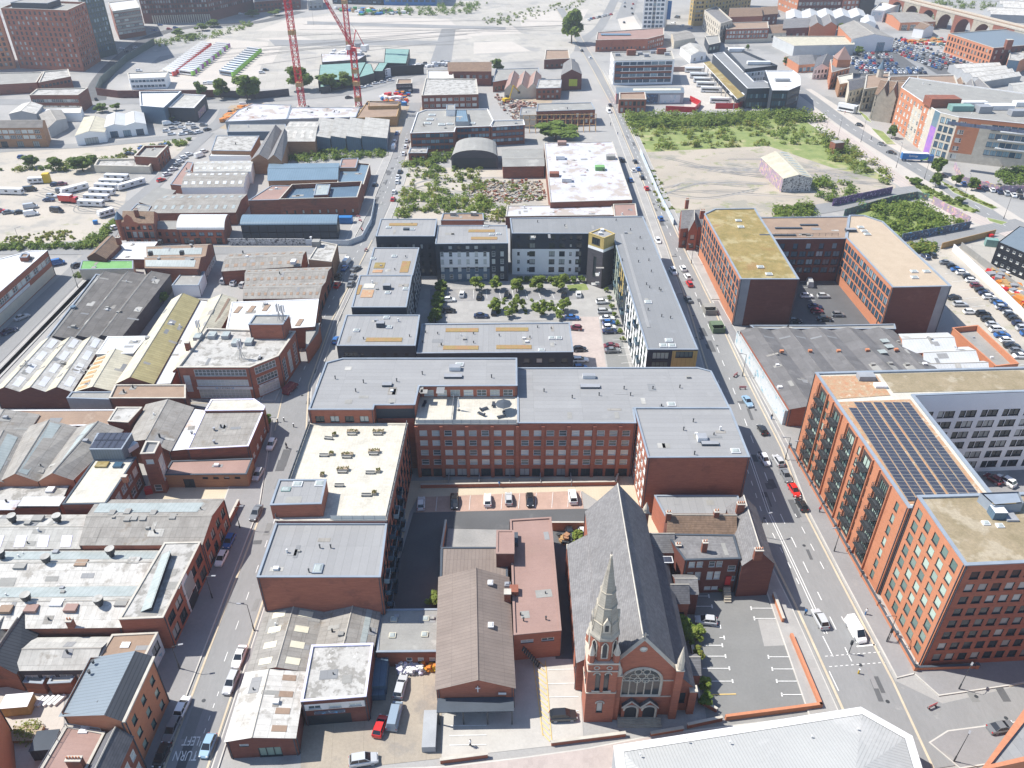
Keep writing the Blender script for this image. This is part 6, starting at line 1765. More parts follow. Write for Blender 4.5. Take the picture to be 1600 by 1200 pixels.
o=wall_run('site_wall','white wall with big black block letters on the ring road','wall',[(563,131),(611,119)],5.0,.4,'white_render',None)
p0,p1=G(563,131),G(611,119)
for txt,t in(('HUMM',.26),('DENCE',.74)):
 c=p0.lerp(p1,t)
 lo=obj('lettering',text_mesh(txt,5.4,'dark_steel',.03),o,Vector((c.x,c.y,2.5))-p0+Vector((.06,-.3,0)))
 lo.rotation_euler=(pi/2,0,atan2(p1.y-p0.y,p1.x-p0.x));lo.scale=(.5 if len(txt)==4 else .44,1,1)
wall_run('site_wall','black hoarding continuing the lettered wall to the right','wall',[(611,119),(662,116)],6.0,.4,'black_cladding',None)
# teal roofs and tarpaulins on the cleared site
b=mk('market_shed','L-shaped teal green shed roofs on the edge of the cleared site','shed',(590,118))
b.flat([(600,98),(635,99),(640,77),(602,76)],6,w='dark_steel',r='green_copper',par=.05,cop=None)
b.flat([(584,111),(598,111),(606,98),(592,98)],6,w='dark_steel',r='green_copper',par=.05,cop=None)
b=mk('market_shed','low patched teal green shed roofs behind the lettered wall','shed',(510,140))
b.flat([(497,128),(560,121),(572,97),(500,101)],5.5,w='dark_steel',r='green_copper',par=.05,cop=None)
b.flat([(560,121),(585,114),(580,100),(571,99)],5.2,w='dark_steel',r='green_copper',par=.05,cop=None)
b.flat([(500,136),(516,134),(520,124),(500,126)],4,w='dark_steel',r='green_copper',par=.05,cop=None)
b=mk('market_shed','white sheeted flat stall roof behind the teal sheds','shed',(505,98))
b.flat([(503,97),(560,93),(572,86),(502,84)],4,w='dark_steel',r='white_peeling',par=.05,cop=None)
# middle distance factories
b=mk('factory','grey-roofed three-storey brick factory with a stepped roof edge and rooftop plant','factory',(642,235))
b.flat([(641,208),(710,206),(712,199),(766,197),(771,188),(762,170),(665,171),(652,176)],9.5,w='old_brick',r='felt_grey',par=.5,cop='coping_white',F={0:[(9,3,2.0,1.7,1.6,2.8,'b')],2:[(9,3,1.6,1.6,1.6,2.8,'b')]})
b.flat([(767,198),(820,195),(818,187),(770,188)],9.2,w='old_brick',r='felt_grey',par=.5,cop='coping_white',F={0:[(8,3,1.8,1.6,1.6,2.8,'b')]})
b.flat([(711,190),(733,190),(729,172),(713,172)],11,z0=9,w='grey_render',r='metal_blue',par=.05,cop=None)
b.flat([(697,172),(711,172),(711,163),(698,163)],12,z0=9,w='white_render',r='felt_grey',par=.2)
for px,py in((675,180),(672,187),(668,193),(690,195),(703,194),(737,193)):
 b.dome(px,py,9.1,3.4,2.6,.6)
b.flat([(638,239),(667,239),(669,231),(641,231)],4,w='old_brick',r='felt_dirty',par=.3,F={0:[(3,1,1.2,1.2,1.4,3,'d')]})
b=mk('hangar','derelict barrel-roofed hangar with an open dark front','hangar',(705,258))
b.barrel([(705,246),(778,246),(776,226),(712,226)],5.2,3.4,1,w='blue_brick',r='felt_grey',open_ends=False)
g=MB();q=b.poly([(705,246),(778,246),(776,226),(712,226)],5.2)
g.face([(q[0][0]+1,q[0][1]-.15,.1),(q[1][0]-1,q[1][1]-.15,.1),(q[1][0]-1,q[1][1]-.15,5.0),(q[0][0]+1,q[0][1]-.15,5.0)],'window_dark');b.part('front_shade',g)  # dark sheet painted as the shade inside the hangar
fgable('derelict shed with a tattered grey roof beside the hangar and white roof','shed',[(786,279),(850,278),(848,250),(784,250)],5.4,1.4,0,2,'old_brick','felt_grey',name='shed')
fblock('small roofless brick shell at the edge of the rubble','ruin',[(786,262),(806,262),(806,248),(788,248)],4,'old_brick','soil',par=2.5)
b=fblock('flat pale roofed brick factory with dark window strips behind the dirt track','factory',[(660,172),(748,170),(745,145),(666,144)],8,'old_brick','felt_dirty',{0:[(9,2,2.4,1.6,1.5,3.2,'p')]},name='factory')
fblock('pale flat annex behind the brick factory beside the dirt track','annex',[(668,142),(710,141),(708,128),(668,128)],7,'old_brick','felt_white',name='factory')
fgable('brown tile roofed brick hall behind the pale annex','hall',[(702,134),(768,134),(768,118),(700,119)],8.5,2.6,0,1,'old_brick','tile_brown',{0:[(5,1,1.8,1.8,4.5,3,'w',6,1)]},name='hall')
fblock('dark site hut stack beside the track on the building site','site hut',[(620,146),(645,145),(645,138),(622,138)],5.5,'dark_cladding','felt_brown',{0:[(4,2,1.8,1.0,1,2.6,'i')]},name='site_hut')
b=mk('construction_slab','brown concrete slab under construction between the two cranes','building site',(560,195))
b.flat([(556,184),(620,182),(626,158),(574,158)],5,w='wood',r='felt_brown',par=.3,cop='wood')
b.flat([(575,166),(622,165),(624,158),(577,158)],6.5,z0=4.5,w='wood',r='felt_brown',par=.2,cop='wood')
b=mk('factory','long white roofed works with rust spots at the foot of the cranes','factory',(360,200))
b.flat([(352,190),(448,186),(455,164),(394,162),(372,172)],5.5,w='grey_render',r='white_peeling',par=.2)
b.flat([(448,186),(556,183),(562,168),(455,168)],5.5,w='grey_render',r='white_peeling',par=.2)
b.flat([(355,206),(448,205),(446,194),(358,194)],4.2,w='blue_cladding',r='felt_grey',par=.1)
b=mk('facade_ruin','retained brick facade held up by orange steel frames','building',(820,205))
b.flat([(838,174),(930,171),(924,160),(840,162)],8,w='old_brick',r='felt_grey',par=.3,F={0:[(12,2,1.4,2.0,1.2,3.2,'d')]})
b.flat([(812,180),(838,180),(842,168),(814,168)],6.5,w='cream_render',r='felt_grey',par=.3)
p0,p1=G(818,206,0),G(930,204,0)
g=MB()
for k in range(13):
 c=p0.lerp(p1,k/12)
 g.bar((c.x,c.y,0),(c.x,c.y,8.5),.18,'rust_sheet');g.bar((c.x,c.y-3,0),(c.x,c.y,7),.15,'rust_sheet')
for z in(3,6,8.4):
 g.bar((p0.x,p0.y,z),(p1.x,p1.y,z),.15,'rust_sheet')
b.part('steel_frame',g)
b=fgable('brick gabled house with a yellow-green billboard on its gable','house',[(876,142),(908,140),(902,122),(880,122)],9,3,1,1,'dark_brick','slate_pale',name='brick_house')
c0,c1=G(876,142,0),G(908,140,0)
g=MB();m_=(c0+c1)/2;M('billboard_green',(.50,.55,.06),rough=.5);g.box((m_.x,m_.y-.25,2.5),(7.2,.2,4),'billboard_green');b.part('billboard',g)
b.flat([(838,138),(876,137),(878,124),(842,124)],6.5,w='old_brick',r='felt_dirty',par=.3,F={0:[(5,2,1.4,1.4,1.0,2.8,'d')]})
fblock('small dark brick buildings with flat brown roofs at the edge of the cleared site','building',[(850,108),(890,106),(888,92),(852,92)],6,'dark_brick','felt_brown',{0:[(5,1,1.4,1.4,1.4,2.8,'d')]})
b=mk('factory','half demolished works with pink saw-tooth gables beside the digger','factory',(800,140))
b.gable([(788,140),(842,138),(846,118),(795,118)],5.5,3,1,3,w='cream_render',r='felt_pink',over=.1)
b.flat([(770,128),(842,116),(842,106),(775,108)],6,w='old_brick',r='felt_grey',par=.3,F={0:[(12,1,1.6,2,1,3,'d')]})
b=mk('warehouse','wide flat factory roof with peeling white paint and rusty stains beside the street','warehouse',(855,330))
b.flat([(860,316),(988,312),(957,221),(850,223)],7,w='old_brick',r='white_peeling',par=.25,cop='coping_stone',F={1:[(14,1,2.4,2.0,3.6,3,'d')]})
b.flat([(790,338),(960,336),(956,320),(793,321)],4.8,w='dark_brick',r='white_peeling',par=.25,cop='coping_stone')
b.flat([(960,338),(996,337),(993,318),(958,319)],5.6,w='old_brick',r='felt_pink',par=.25,cop='coping_stone')
for px,py,m in((878,226,'felt_pink'),(875,248,'vent_white'),(954,248,'felt_grey'),(937,265,'green_felt'),(885,283,'vent_white'),(866,275,'old_brick')):
 b.add('roof_hatch',px,py,6.8,(4.0,3.0,1.6),m)
b=mk('brick_building','flat brown roofed building with two roof hatches beside the scrub, above the dark flats','building',(688,352))
b.flat([(689,344),(756,344),(755,333),(692,333)],4.5,w='red_brick',r='felt_brown',par=.3)
for px in(708,740):
 b.add('roof_hatch',px,336,4.3,(2.2,1.6,1.2),'felt_dirty')
 # right of the street, upper middle
b=mk('brick_house','small ornate red Victorian building with steep slate gables beside the green-roofed flats','house',(1075,378))
b.gable([(1064,357),(1096,354),(1096,331),(1064,330)],7.6,3.6,0,1,w='red_brick',r='slate_pale',over=.2,F={0:[(3,2,1.2,1.8,1.0,3.2,'d')],3:[(4,2,1.2,1.8,1.0,3.2,'d')]})
b.gable([(1076,361),(1090,360),(1090,345),(1076,345)],7.6,4.0,1,1,w='red_brick',r='slate_pale',over=.2,F={0:[(1,2,1.6,1.8,1.0,3.2,'d')]})
b.chimney(1074,312,14,(1.2,1.0,3.4),'red_brick',3);b.chimney(1098,329,13,(1.6,1.0,3),'red_brick',3)
b=fblock('white framed four-storey office with brick panels beside the upper street','office block',[(957,133),(1050,131),(1046,116),(952,118)],14.4,'white_render','felt_grey',{0:[(8,4,4.2,1.8,1.4,3.4,'b',1,1)],3:[(3,4,3,1.8,1.4,3.4,'b')]},name='office_block',bands=[(0,.02,.12,2,13,'old_brick'),(0,.12,.97,3.0,4.4,'old_brick'),(0,.12,.97,6.4,7.8,'old_brick'),(0,.12,.97,9.9,11.2,'old_brick')])
for px,py in((986,86),(1033,84)):
 b.add('lift_tower',px,py,14,(5.5,3,3.2),'old_brick')
for px,py in((965,87),(1000,85),(1010,88),(1020,83),(1042,86)):
 b.add('plant_box',px,py,14,(3,2.4,1.4),'steel_grey')
b=fblock('long red brick building with solar glass on a pinkish roof behind the white office','building',[(930,81),(1010,79),(1036,72),(1036,60),(932,68)],8,'red_brick','felt_pink',{0:[(12,1,1.2,1.4,1.6,3,'d')],1:[(7,2,1.4,1.6,1.4,3.2,'w')]})
b.add('rooflight',962,54,7.8,(22,6,.3),'pane_blue')
b=fgable('grey shed with a white roof strip and murals, red end wall, left of the coaches','shed',[(962,163),(1067,162),(1064,152),(962,152)],6,1.2,0,1,'grey_render','metal_grey',{},name='shed',lights=(1,.25,.95,.5,.85,'a'),lm='rooflight_cream',bands=[(0,.45,.62,.5,5.5,'mural_blue'),(0,.65,.95,.5,5,'mural_pale'),(3,0,1,0,7,'red_paint')])
fblock('red brick corner pub with arched windows and flat roof on the upper street','pub',[(966,177),(1008,177),(1006,165),(966,166)],7.5,'red_brick','felt_brown',{0:[(6,2,1.5,2.2,.8,3.4,'d')],3:[(3,2,1.5,2.2,.8,3.4,'d')]},name='pub',par=.6)
wall_run('coach_yard_fence','red curved hoarding at the coach yard entrance','hoarding',[(1040,174),(1085,176),(1094,166),(1078,158)],3,.4,'red_paint',None)
wall_run('coach_yard_fence','red painted wall under the coach station canopy','hoarding',[(1118,170),(1152,170),(1172,160)],3,.4,'red_paint',None)
wall_run('coach_yard_wall','pink brick wall behind the parked coaches','wall',[(1050,112),(1070,112)],3,.4,'felt_pink',None)
fgable('white gabled hut with dark windows beside the coach yard','hut',[(1078,99),(1102,94),(1090,80),(1062,85)],5,1.8,1,1,'white_render','asbestos_pale',{0:[(2,1,2,2,1,3,'d')]},name='hut')
fgable('grey pitched hut behind the white gabled hut','hut',[(1052,76),(1085,70),(1070,58),(1048,63)],5,1.6,0,1,'cream_render','asbestos',name='hut')
fblock('dark flat kiosk building between the huts and the coach station','kiosk',[(1106,84),(1124,80),(1122,68),(1100,70)],6,'dark_cladding','felt_grey',{0:[(3,1,2.4,2,2,3,'g')]},name='kiosk')
# coach station
b=mk('coach_station','angular coach station with dark roofs and a yellow moss canopy','coach station',(1180,160))
b.flat([(1168,138),(1214,137),(1195,126),(1178,127),(1131,81),(1114,84)],11,w='dark_cladding',r='membrane_dark',par=.3,cop='coping_white',F={0:[(10,2,3.5,2.4,1,4.5,'b')]},rd=(0,1,0))
b.flat([(1164,108),(1215,102),(1151,74),(1133,74)],13,w='dark_cladding',r='membrane_dark',par=1.4,cop='coping_dark',F={0:[(10,2,1.6,1.6,5.5,3.2,'w')]},bands=[(0,0,.7,3,11,'white_render')])
b.flat([(1207,141),(1232,141),(1251,133),(1250,119),(1240,110),(1196,110)],13,w='dark_cladding',r='felt_white',par=.5,cop='coping_white',F={0:[(6,3,3,2.6,1,3.8,'b')],1:[(6,3,3,2.6,1,3.8,'b')]})
q=[Vector(G(px,py,7))for px,py in((1152,155),(1163,150),(1109,96),(1099,98))]
g=MB();g.prism([(p.x,p.y)for p in q],6.7,7.2,'coping_white','sedum_yellow');b.part('canopy',g)
for k in range(9):
 c=q[0].lerp(q[3],(k+.5)/9);g=MB();g.bar((c.x,c.y,0),(c.x,c.y,6.7),.25,'steel_grey',6);b.part('canopy_column',g)
g=MB();c=G(1185,145,7);g.box((c.x,c.y,6.4),(32,5,.4),'coping_white',.1);b.part('front_canopy',g)
b.add('plant_box',1150,80,12,(10,4,2),'vent_white');b.add('plant_box',1185,100,12,(14,3,1.6),'vent_white')
b.add('plant_box',1222,126,12.8,(8,3,1.2),'grey_render')
# towers and terraces at the top
b=fblock('white and grey striped tower at the top edge with a blue banner','tower block',[(1003,47),(1036,47),(1042,38),(1008,38)],50,'white_render','felt_grey',{0:[(5,14,2.4,1.8,2,3.2,'b',.6,.6)]},name='tower_block',bands=[(0,.44,.56,0,50,'concrete')])
g=MB();c=G(1038,40,0);g.box((c.x+1.5,c.y-2,5),(5,.4,14),'blue_paint');b.part('banner',g)
fblock('yellow brick hotel block with rounded corner at the top edge','tower block',[(1075,38),(1083,41),(1097,40),(1170,24),(1165,8),(1085,20)],36,'gold_brick' if 'gold_brick' in MATS else M('gold_brick',(.50,.36,.15),(.44,.32,.13),stretch=BR).name,'felt_grey',{1:[(3,9,2,1.6,4,3.2,'d')],2:[(14,9,2,1.6,4,3.2,'d')],0:[(2,9,2,1.6,4,3.2,'d')]},name='tower_block')
b=fblock('cream stone terrace with arched windows climbing the high street','terrace',[(1122,68),(1140,62),(1116,38),(1097,45)],14,'pale_stone','slate_pale',{3:[(9,3,1.8,2.4,1.4,4,'d')],0:[(4,3,1.8,2.4,1.4,4,'d')]},name='terrace',par=.8)
fblock('red brick pub row with white stone dressings and pale shopfronts','pub',[(1132,68),(1198,66),(1196,55),(1130,57)],10,'red_brick','felt_brown',{0:[(14,2,1.6,1.8,3.8,2.9,'w')]},name='pub',bands=[(0,0,1,0,2.8,'cream_render')])
fgable('brown roofed brick block with chimneys behind the red pub row','building',[(1136,50),(1188,48),(1182,34),(1136,34)],11,3,0,1,'red_brick','tile_brown')
fgable('brick end house with a pale tile roof right of the brown roofed block','house',[(1186,44),(1212,42),(1210,30),(1184,31)],10,3,0,1,'dark_brick','tile_brown',{0:[(3,2,1.6,1.8,3,3,'w')]},name='brick_house')
fgable('cream walled cottage with a tan tile roof beside the pub row','house',[(1198,66),(1226,64),(1224,50),(1198,52)],6,2,0,1,'cream_render','tile_brown',{0:[(2,1,1.8,1.6,3,3,'d')]},name='cottage')
b=fblock('long white shed with cream roof and pale blue side wall by the high street','shed',[(1238,88),(1332,86),(1328,72),(1206,72)],7,'metal_white','asbestos_cream',name='shed')
fgable('pale warehouse with a blue framed gable and grey roof beside the big car park','warehouse',[(1326,82),(1392,80),(1350,56),(1306,60)],9,3,1,1,'white_render','asbestos',{0:[(1,1,9,6,.2,8,'b',20,6)]},name='warehouse',bands=[(3,0,1,0,9,'orange_brick')])
fgable('orange gabled brick workshop left of the pale warehouse','workshop',[(1262,62),(1304,60),(1300,46),(1258,48)],9,3,1,2,'orange_brick','slate_pale',{3:[(3,2,1.4,2,2,3.4,'d')]},name='workshop')
fgable('grey roofed dark brick workshop with rooflights left of the orange gables','workshop',[(1220,62),(1260,60),(1262,44),(1222,46)],8,2.4,0,1,'dark_brick','slate_pale',{0:[(4,1,2,2,2,3,'d')]},name='workshop')
fgable('run of bright white sheet roofs below the long Victorian works','warehouse',[(1226,44),(1352,40),(1346,28),(1226,30)],6,2.4,1,5,'grey_render','metal_white',name='warehouse')
fblock('long Victorian works with two rows of white framed windows, top right','factory',[(1243,26),(1311,25),(1302,10),(1214,14)],15,'dark_brick','slate',{0:[(12,2,2.2,2.4,4,5,'w')],3:[(6,2,4,1.6,4,5,'w')]},name='factory',bands=[(3,0,1,0,15,'orange_brick')])
fblock('red brick works next to the long Victorian works','factory',[(1312,26),(1339,25),(1338,10),(1311,11)],14,'red_brick','felt_grey',{0:[(4,3,2.2,2.2,2,4,'w')]},name='factory')
fblock('block painted black for its shade at the top edge, right of the brick works','office block',[(1340,26),(1362,25),(1360,8),(1340,9)],17,'black_cladding','felt_grey',name='office_block')  # the shade on this block is put into its black walls
fblock('white building with a green mural on its side wall','building',[(1358,34),(1378,35),(1402,24),(1374,20)],9,'white_render','felt_white',{},bands=[(0,.1,.9,1,8,'mural_pale')])
fgable('orange fronted trade shed with grey roof and white doors above the car park','shed',[(1404,48),(1459,46),(1426,30),(1378,32)],6,2,0,1,'orange_brick','asbestos',{0:[(4,1,5,4,.2,4,'p')]},name='shed')
fgable('small white gabled house with dark brick end beside the construction yard','house',[(1424,58),(1440,60),(1456,56),(1444,47)],6.5,2,0,1,'white_render','tile_brown',name='cottage')
fgable('white stucco shed in front of the green mural building','shed',[(1344,50),(1366,49),(1362,38),(1342,39)],6,2,1,1,'white_render','metal_white',name='shed')
b=fblock('long orange brick factory with shade painted into its end wall below the viaduct','factory',[(1543,106),(1625,98),(1580,72),(1474,81)],12.5,'orange_brick','metal_grey',{3:[(14,3,1.8,2.2,1.4,3.6,'d')],0:[(8,3,1.8,2.2,1.4,3.6,'d')]},name='factory',bands=[(0,0,1,0,12.5,'dark_brick')])  # end wall takes dark brick as its painted shade
b.chimney(1578,62,17,(4,3,6),'old_brick',0)
fgable('row of long low white strip roofs beyond the car park','warehouse',[(1530,140),(1592,130),(1552,110),(1480,112)],4.5,1.4,0,4,'grey_render','asbestos_white',name='warehouse')
fblock('orange brick house with a pale blue side wall at the right edge','house',[(1568,116),(1585,118),(1606,106),(1572,98)],9,'orange_brick','felt_dirty',{3:[(4,3,1.4,1.8,1,2.8,'w')]},name='brick_house',bands=[(0,0,1,0,9,'blue_cladding')])
fblock('hall with a tan felt roof and a band of white windows behind the stone pub','hall',[(1427,160),(1489,158),(1484,143),(1426,144)],9.5,'red_brick','felt_brown',{0:[(5,1,6,2.6,5.6,3,'p')]},name='hall')
fgable('hipped tile roofed brick wing at the end of the tan felt roofed hall','building',[(1488,162),(1505,160),(1497,146),(1488,147)],8,2.4,1,1,'dark_brick','tile_brown',hip=3)
fgable('grey pitched house roofs right of the tan felt hall','house',[(1503,166),(1552,160),(1528,144),(1506,145)],6,2.2,1,2,'dark_brick','slate_pale',name='terrace')
fgable('white plank roofed shed near the right edge beside garden bushes','shed',[(1580,160),(1620,156),(1610,140),(1572,144)],5,1.6,0,1,'grey_render','asbestos_pale',name='shed')
# high street row
b=fgable('low hipped shop with grey slate roof and a glazed brick gable on the high street','shop',[(1246,114),(1272,112),(1280,98),(1224,100)],5,3,0,1,'orange_brick','slate_pale',{0:[(4,1,2.4,2.6,.6,3,'b')]},name='shop',hip=5)
fgable('white fronted slate roofed shop between the hipped shop and the turret','shop',[(1268,124),(1292,122),(1302,106),(1274,106)],6.5,2.6,1,1,'white_render','slate',{0:[(4,2,1.4,1.8,.6,3,'d')]},name='shop')
b=fblock('ornate orange brick building with a square pyramid-roofed turret on the high street','pub',[(1294,140),(1322,132),(1326,114),(1292,119)],10,'orange_brick','slate_pale',{0:[(5,3,1.4,2.0,.6,3.2,'d')],3:[(4,3,1.4,2.0,.6,3.2,'d')]},name='pub')
c=G(1308,128,0);g=MB();g.box((c.x,c.y,0),(8,8,14),'orange_brick');P_=[(c.x-4.4,c.y-4.4,14),(c.x+4.4,c.y-4.4,14),(c.x+4.4,c.y+4.4,14),(c.x-4.4,c.y+4.4,14)]
for i in range(4):
 g.face([P_[i],P_[(i+1)%4],(c.x,c.y,21)],'felt_pink')
b.part('turret',g)
fblock('narrow yellow brick shop with a cream flat roof below the turret','shop',[(1308,152),(1328,148),(1328,134),(1304,139)],7.5,'tan_brick','slab_pale',{0:[(3,2,1.4,1.8,.8,3,'d')]},name='shop')
fgable('slate roofed shop with four upper sash windows, left of the stone buildings','shop',[(1322,163),(1346,157),(1346,140),(1319,145)],7.5,2.2,0,1,'cream_render','slate',{0:[(4,2,1.3,1.9,1,3.4,'d')]},name='shop')
b=fblock('tan stone bank with a blue domed clock turret on the high street','building',[(1342,174),(1380,168),(1382,146),(1346,150)],12,'stone','felt_brown',{0:[(6,3,1.6,2.4,1,3.6,'d')],3:[(5,3,1.6,2.4,1,3.6,'d')]},name='bank')
c=G(1366,152,0);g=MB();g.cyl((c.x,c.y,11),2,5,'pale_stone',8);g.cyl((c.x,c.y,16),2.2,2.6,'blue_cladding',8,.9);g.cyl((c.x,c.y,18.6),.9,2.4,'blue_cladding',8,.05);b.part('clock_turret',g)
b=mk('stone_pub','tall stone corner pub with steep brown gables beside the orange office','pub',(1360,186))
b.gable(None,13,4,0,1,w='stone',r='tile_brown',world=foot([(1358,186),(1394,192),(1404,168),(1370,164)]),F={0:[(6,4,1.5,2.2,.8,3.1,'d')],3:[(5,4,1.5,2.2,.8,3.1,'d')]})
b.gable(None,13,4.5,1,2,w='stone',r='tile_brown',world=foot([(1361,188),(1390,192.5),(1396,178),(1368,176)]),over=.1)
fgable('jumbled brown tile roofs behind the stone corner pub','building',[(1384,164),(1424,164),(1424,148),(1384,150)],9,3,0,2,'dark_brick','tile_brown')
b=mk('office_block','orange and cream office block with purple posters and a long solar roof edge','office block',(1445,240))
M('poster_purple',(.22,.12,.46),(.42,.20,.42),ns=.4,fine=0)
b.flat(None,20,w='orange_brick',r='felt_grey',par=.4,cop='coping_white',world=foot([(1392,198),(1442,238),(1450,243),(1478,251),(1660,272),(1660,222),(1440,186),(1405,180)]),F={0:[(9,5,1.8,2.0,1.2,3.7,'w',1,4)],2:[(3,5,2,2.6,1,3.7,'b')],3:[(3,5,2.2,2.0,1.4,3.7,'w',1,44),(6,4,4.6,2.4,4.6,3.7,'b',14,18),(5,4,2.2,2.4,1.4,3.7,'w',42,1)],7:[(5,5,1.8,2,1.2,3.7,'w')]},bands=[(0,.45,.7,0,16,'pale_stone'),(0,.85,1,0,20,'pale_stone'),(2,0,1,0,20,'pale_stone'),(1,0,1,0,13,'poster_purple'),(1,0,1,13,20,'pane_blue'),(3,.2,.72,0,18,'pale_stone'),(3,0,1,0,4,'pale_stone')])
for k in range(26):
 a,c=G(1482,193,20),G(1640,212,20)
 p=a.lerp(c,(k+.5)/26)
 mb=_FIT.setdefault('edge_panel',None)or MB()
 if _FIT['edge_panel']is None:
  mb.box((0,0,0),(2.2,3.6,.15),'steel_grey',0,'solar_cell');_FIT['edge_panel']=mb.mesh('solar_panel');mb=None
 o=obj('solar_panel',_FIT['edge_panel'],b.o,p-b.at+Vector((0,0,.2)),atan2(c.y-a.y,c.x-a.x));o.rotation_euler.x=radians(8)
for px,py,d,m in((1500,172,(10,5,2.4),'green_copper'),(1520,165,(12,4,2),'vent_white'),(1535,175,(6,5,3),'steel_grey'),(1560,170,(12,5,2),'vent_white'),(1590,180,(8,4,2.4),'steel_grey'),(1470,165,(14,8,4),'old_brick'),(1600,165,(10,4,2),'vent_white')):
 b.add('plant_box',px,py,19.7,d,m)
q=foot([(1478,251),(1660,272)])
for k,z in enumerate((7.9,11.6,15.3)):
 g=MB();dd=Vector((q[1][0]-q[0][0],q[1][1]-q[0][1])).normalized();c=Vector(q[0])+dd*30
 g.box((c.x+dd.y*.4,c.y-dd.x*.4,z),(24,.9,.5),'coping_white',atan2(dd.y,dd.x));b.part('brise_soleil',g)
 # painted hall on the vacant lot
b=mk('market_shed','cream roofed hall covered in graffiti standing alone on the vacant lot','shed',(1224,300))
b.gable([(1224,279),(1270,278),(1232,238),(1189,246)],6,1.6,1,1,w='mural_bw',r='asbestos_cream',over=.2,lights=(9,.25,.6,.2,.7,'b'),lm='rooflight',bands=[(3,0,1,0,6,'mural_bright')])
boxthing('site_kiosk','small brick kiosk among the shrubs at the edge of the vacant lot','kiosk',1305,238,(5,4,5),'old_brick',.3,lid='felt_grey',feet=False)
wall_run('hoarding','long dark mural hoarding along the near edge of the vacant lot','hoarding',[(1300,322),(1392,303)],3.2,.2,'mural_purple',None)
wall_run('hoarding','black hoarding round the far side of the overgrown triangle','hoarding',[(1318,338),(1392,317),(1430,310),(1449,314)],3.0,.2,'mural_green',None)
wall_run('hoarding','colourful art hoarding between the overgrown triangle and the tramway','hoarding',[(1456,318),(1513,350)],3.0,.2,'mural_bright',None)
wall_run('hoarding','dark blue mural hoarding on the near side of the overgrown triangle','hoarding',[(1408,377),(1514,357)],3.0,.2,'mural_blue',None)
wall_run('hoarding','brown timber hoarding across the top of the gravel yard','hoarding',[(1470,389),(1553,368)],2.4,.2,'wood',None)
wall_run('hoarding','bright mural hoarding below the orange office block','hoarding',[(1490,262),(1500,285),(1560,300),(1640,300)],2.8,.2,'mural_bright',None)
wall_run('hoarding','tall white hoarding along the right side of the tan car park','hoarding',[(1488,392),(1560,460),(1640,540)],2.6,.3,'vent_white',None)
wall_run('hoarding','grey panelled fence of the building yard, right of the white hoarding','hoarding',[(1500,388),(1580,448),(1640,490)],2.4,.15,'felt_grey',None)
wall_run('street_hoarding','turquoise and white painted hoarding along the street below the vacant lot','hoarding',[(1052,352),(1030,310),(1012,268),(1000,240)],2.4,.2,'mural_pale',None)
b=mk('site_cabins','three-high stack of black site cabins with small white windows','site cabins',(1545,412))
P=foot([(1547,414),(1640,456),(1680,420),(1580,388)])
for k in range(3):
 b.flat(None,2.9*(k+1)-.05,z0=2.9*k,w='black_cladding',r='metal_grey',par=.02,cop=None,world=P,F={0:[(9,1,1.0,.9,1.2,3,'w')],3:[(2,1,1.0,.9,1.2,3,'w')]})
 # viaduct
va,vb=G(1392,22,0),G(1640,92,0)
b=B('viaduct','brick railway viaduct with tall arches crossing the top right corner','viaduct',va)
d=(vb-va);L_=d.length;d.normalize();nn=Vector((d.y,-d.x,0));Wd=10.0
VZ=14.0
def vp(x,z,k=0.0):
 p=va+d*x+nn*(Wd/2-k);return(p.x,p.y,z)
g=MB();dk=MB()
bay_=22.0;x=0.0
x0s=[]
nb=int(L_/bay_)
for i in range(nb):
 xa=i*bay_
 pw=4.0;r=(bay_-pw)/2;cx=xa+pw+r;zs=3.0
 k_=min(1.0,(VZ-1.6-zs)/r)
 for k in(0.0,Wd):
  flip=k>0
  def F_(pts):
   g.face(list(reversed(pts))if flip else pts,'stone' if i%2 else 'old_brick')
  F_([vp(xa,0,k),vp(xa+pw,0,k),vp(xa+pw,VZ,k),vp(xa,VZ,k)])
  n=10
  A=[(cx-r*cos(pi*t/n),zs+k_*r*sin(pi*t/n))for t in range(n+1)]
  for(p,z),(p2,z2)in zip(A,A[1:]):
   F_([vp(p,z,k),vp(p2,z2,k),vp(p2,VZ,k),vp(p,VZ,k)])
 n=10
 A=[(cx-r,0)]+[(cx-r*cos(pi*t/n),zs+k_*r*sin(pi*t/n))for t in range(n+1)]+[(cx+r,0)]
 for(p,z),(p2,z2)in zip(A,A[1:]):
  g.face([vp(p,z,0),vp(p,z,Wd),vp(p2,z2,Wd),vp(p2,z2,0)],'dark_brick')
b.part('arches',g)
g=MB();g.face([vp(-80,VZ,-.4),vp(L_+60,VZ,-.4),vp(L_+60,VZ,Wd+.4),vp(-80,VZ,Wd+.4)],'felt_brown',d);b.part('deck',g)
for k in(-.3,Wd+.1):
 g=MB();g.face([vp(-80,VZ+1.2,k),vp(L_+60,VZ+1.2,k),vp(L_+60,VZ+1.2,k+.5),vp(-80,VZ+1.2,k+.5)],'pale_stone')
 g.face([vp(-80,VZ-.6,k),vp(L_+60,VZ-.6,k),vp(L_+60,VZ+1.2,k),vp(-80,VZ+1.2,k)],'pale_stone')
 g.face([vp(L_+60,VZ,k+.5),vp(-80,VZ,k+.5),vp(-80,VZ+1.2,k+.5),vp(L_+60,VZ+1.2,k+.5)],'pale_stone');b.part('parapet',g)
for k in(2.2,3.7,6.2,7.7):
 g=MB();ribbon(g,[vp(-80,0,k),vp(L_+60,0,k)],.25,VZ+.15,'rust_sheet');b.part('rail',g)
for k in range(3):
 fgable('pale factory roof beyond the viaduct, %s'%('nearest the corner','second back','at the top edge')[k],'warehouse',[(1545+20*k,34-11*k),(1640+20*k,38-11*k),(1620+20*k,28-11*k),(1535+20*k,25-11*k)],6,2,0,2,'grey_render','asbestos_white',name='warehouse')
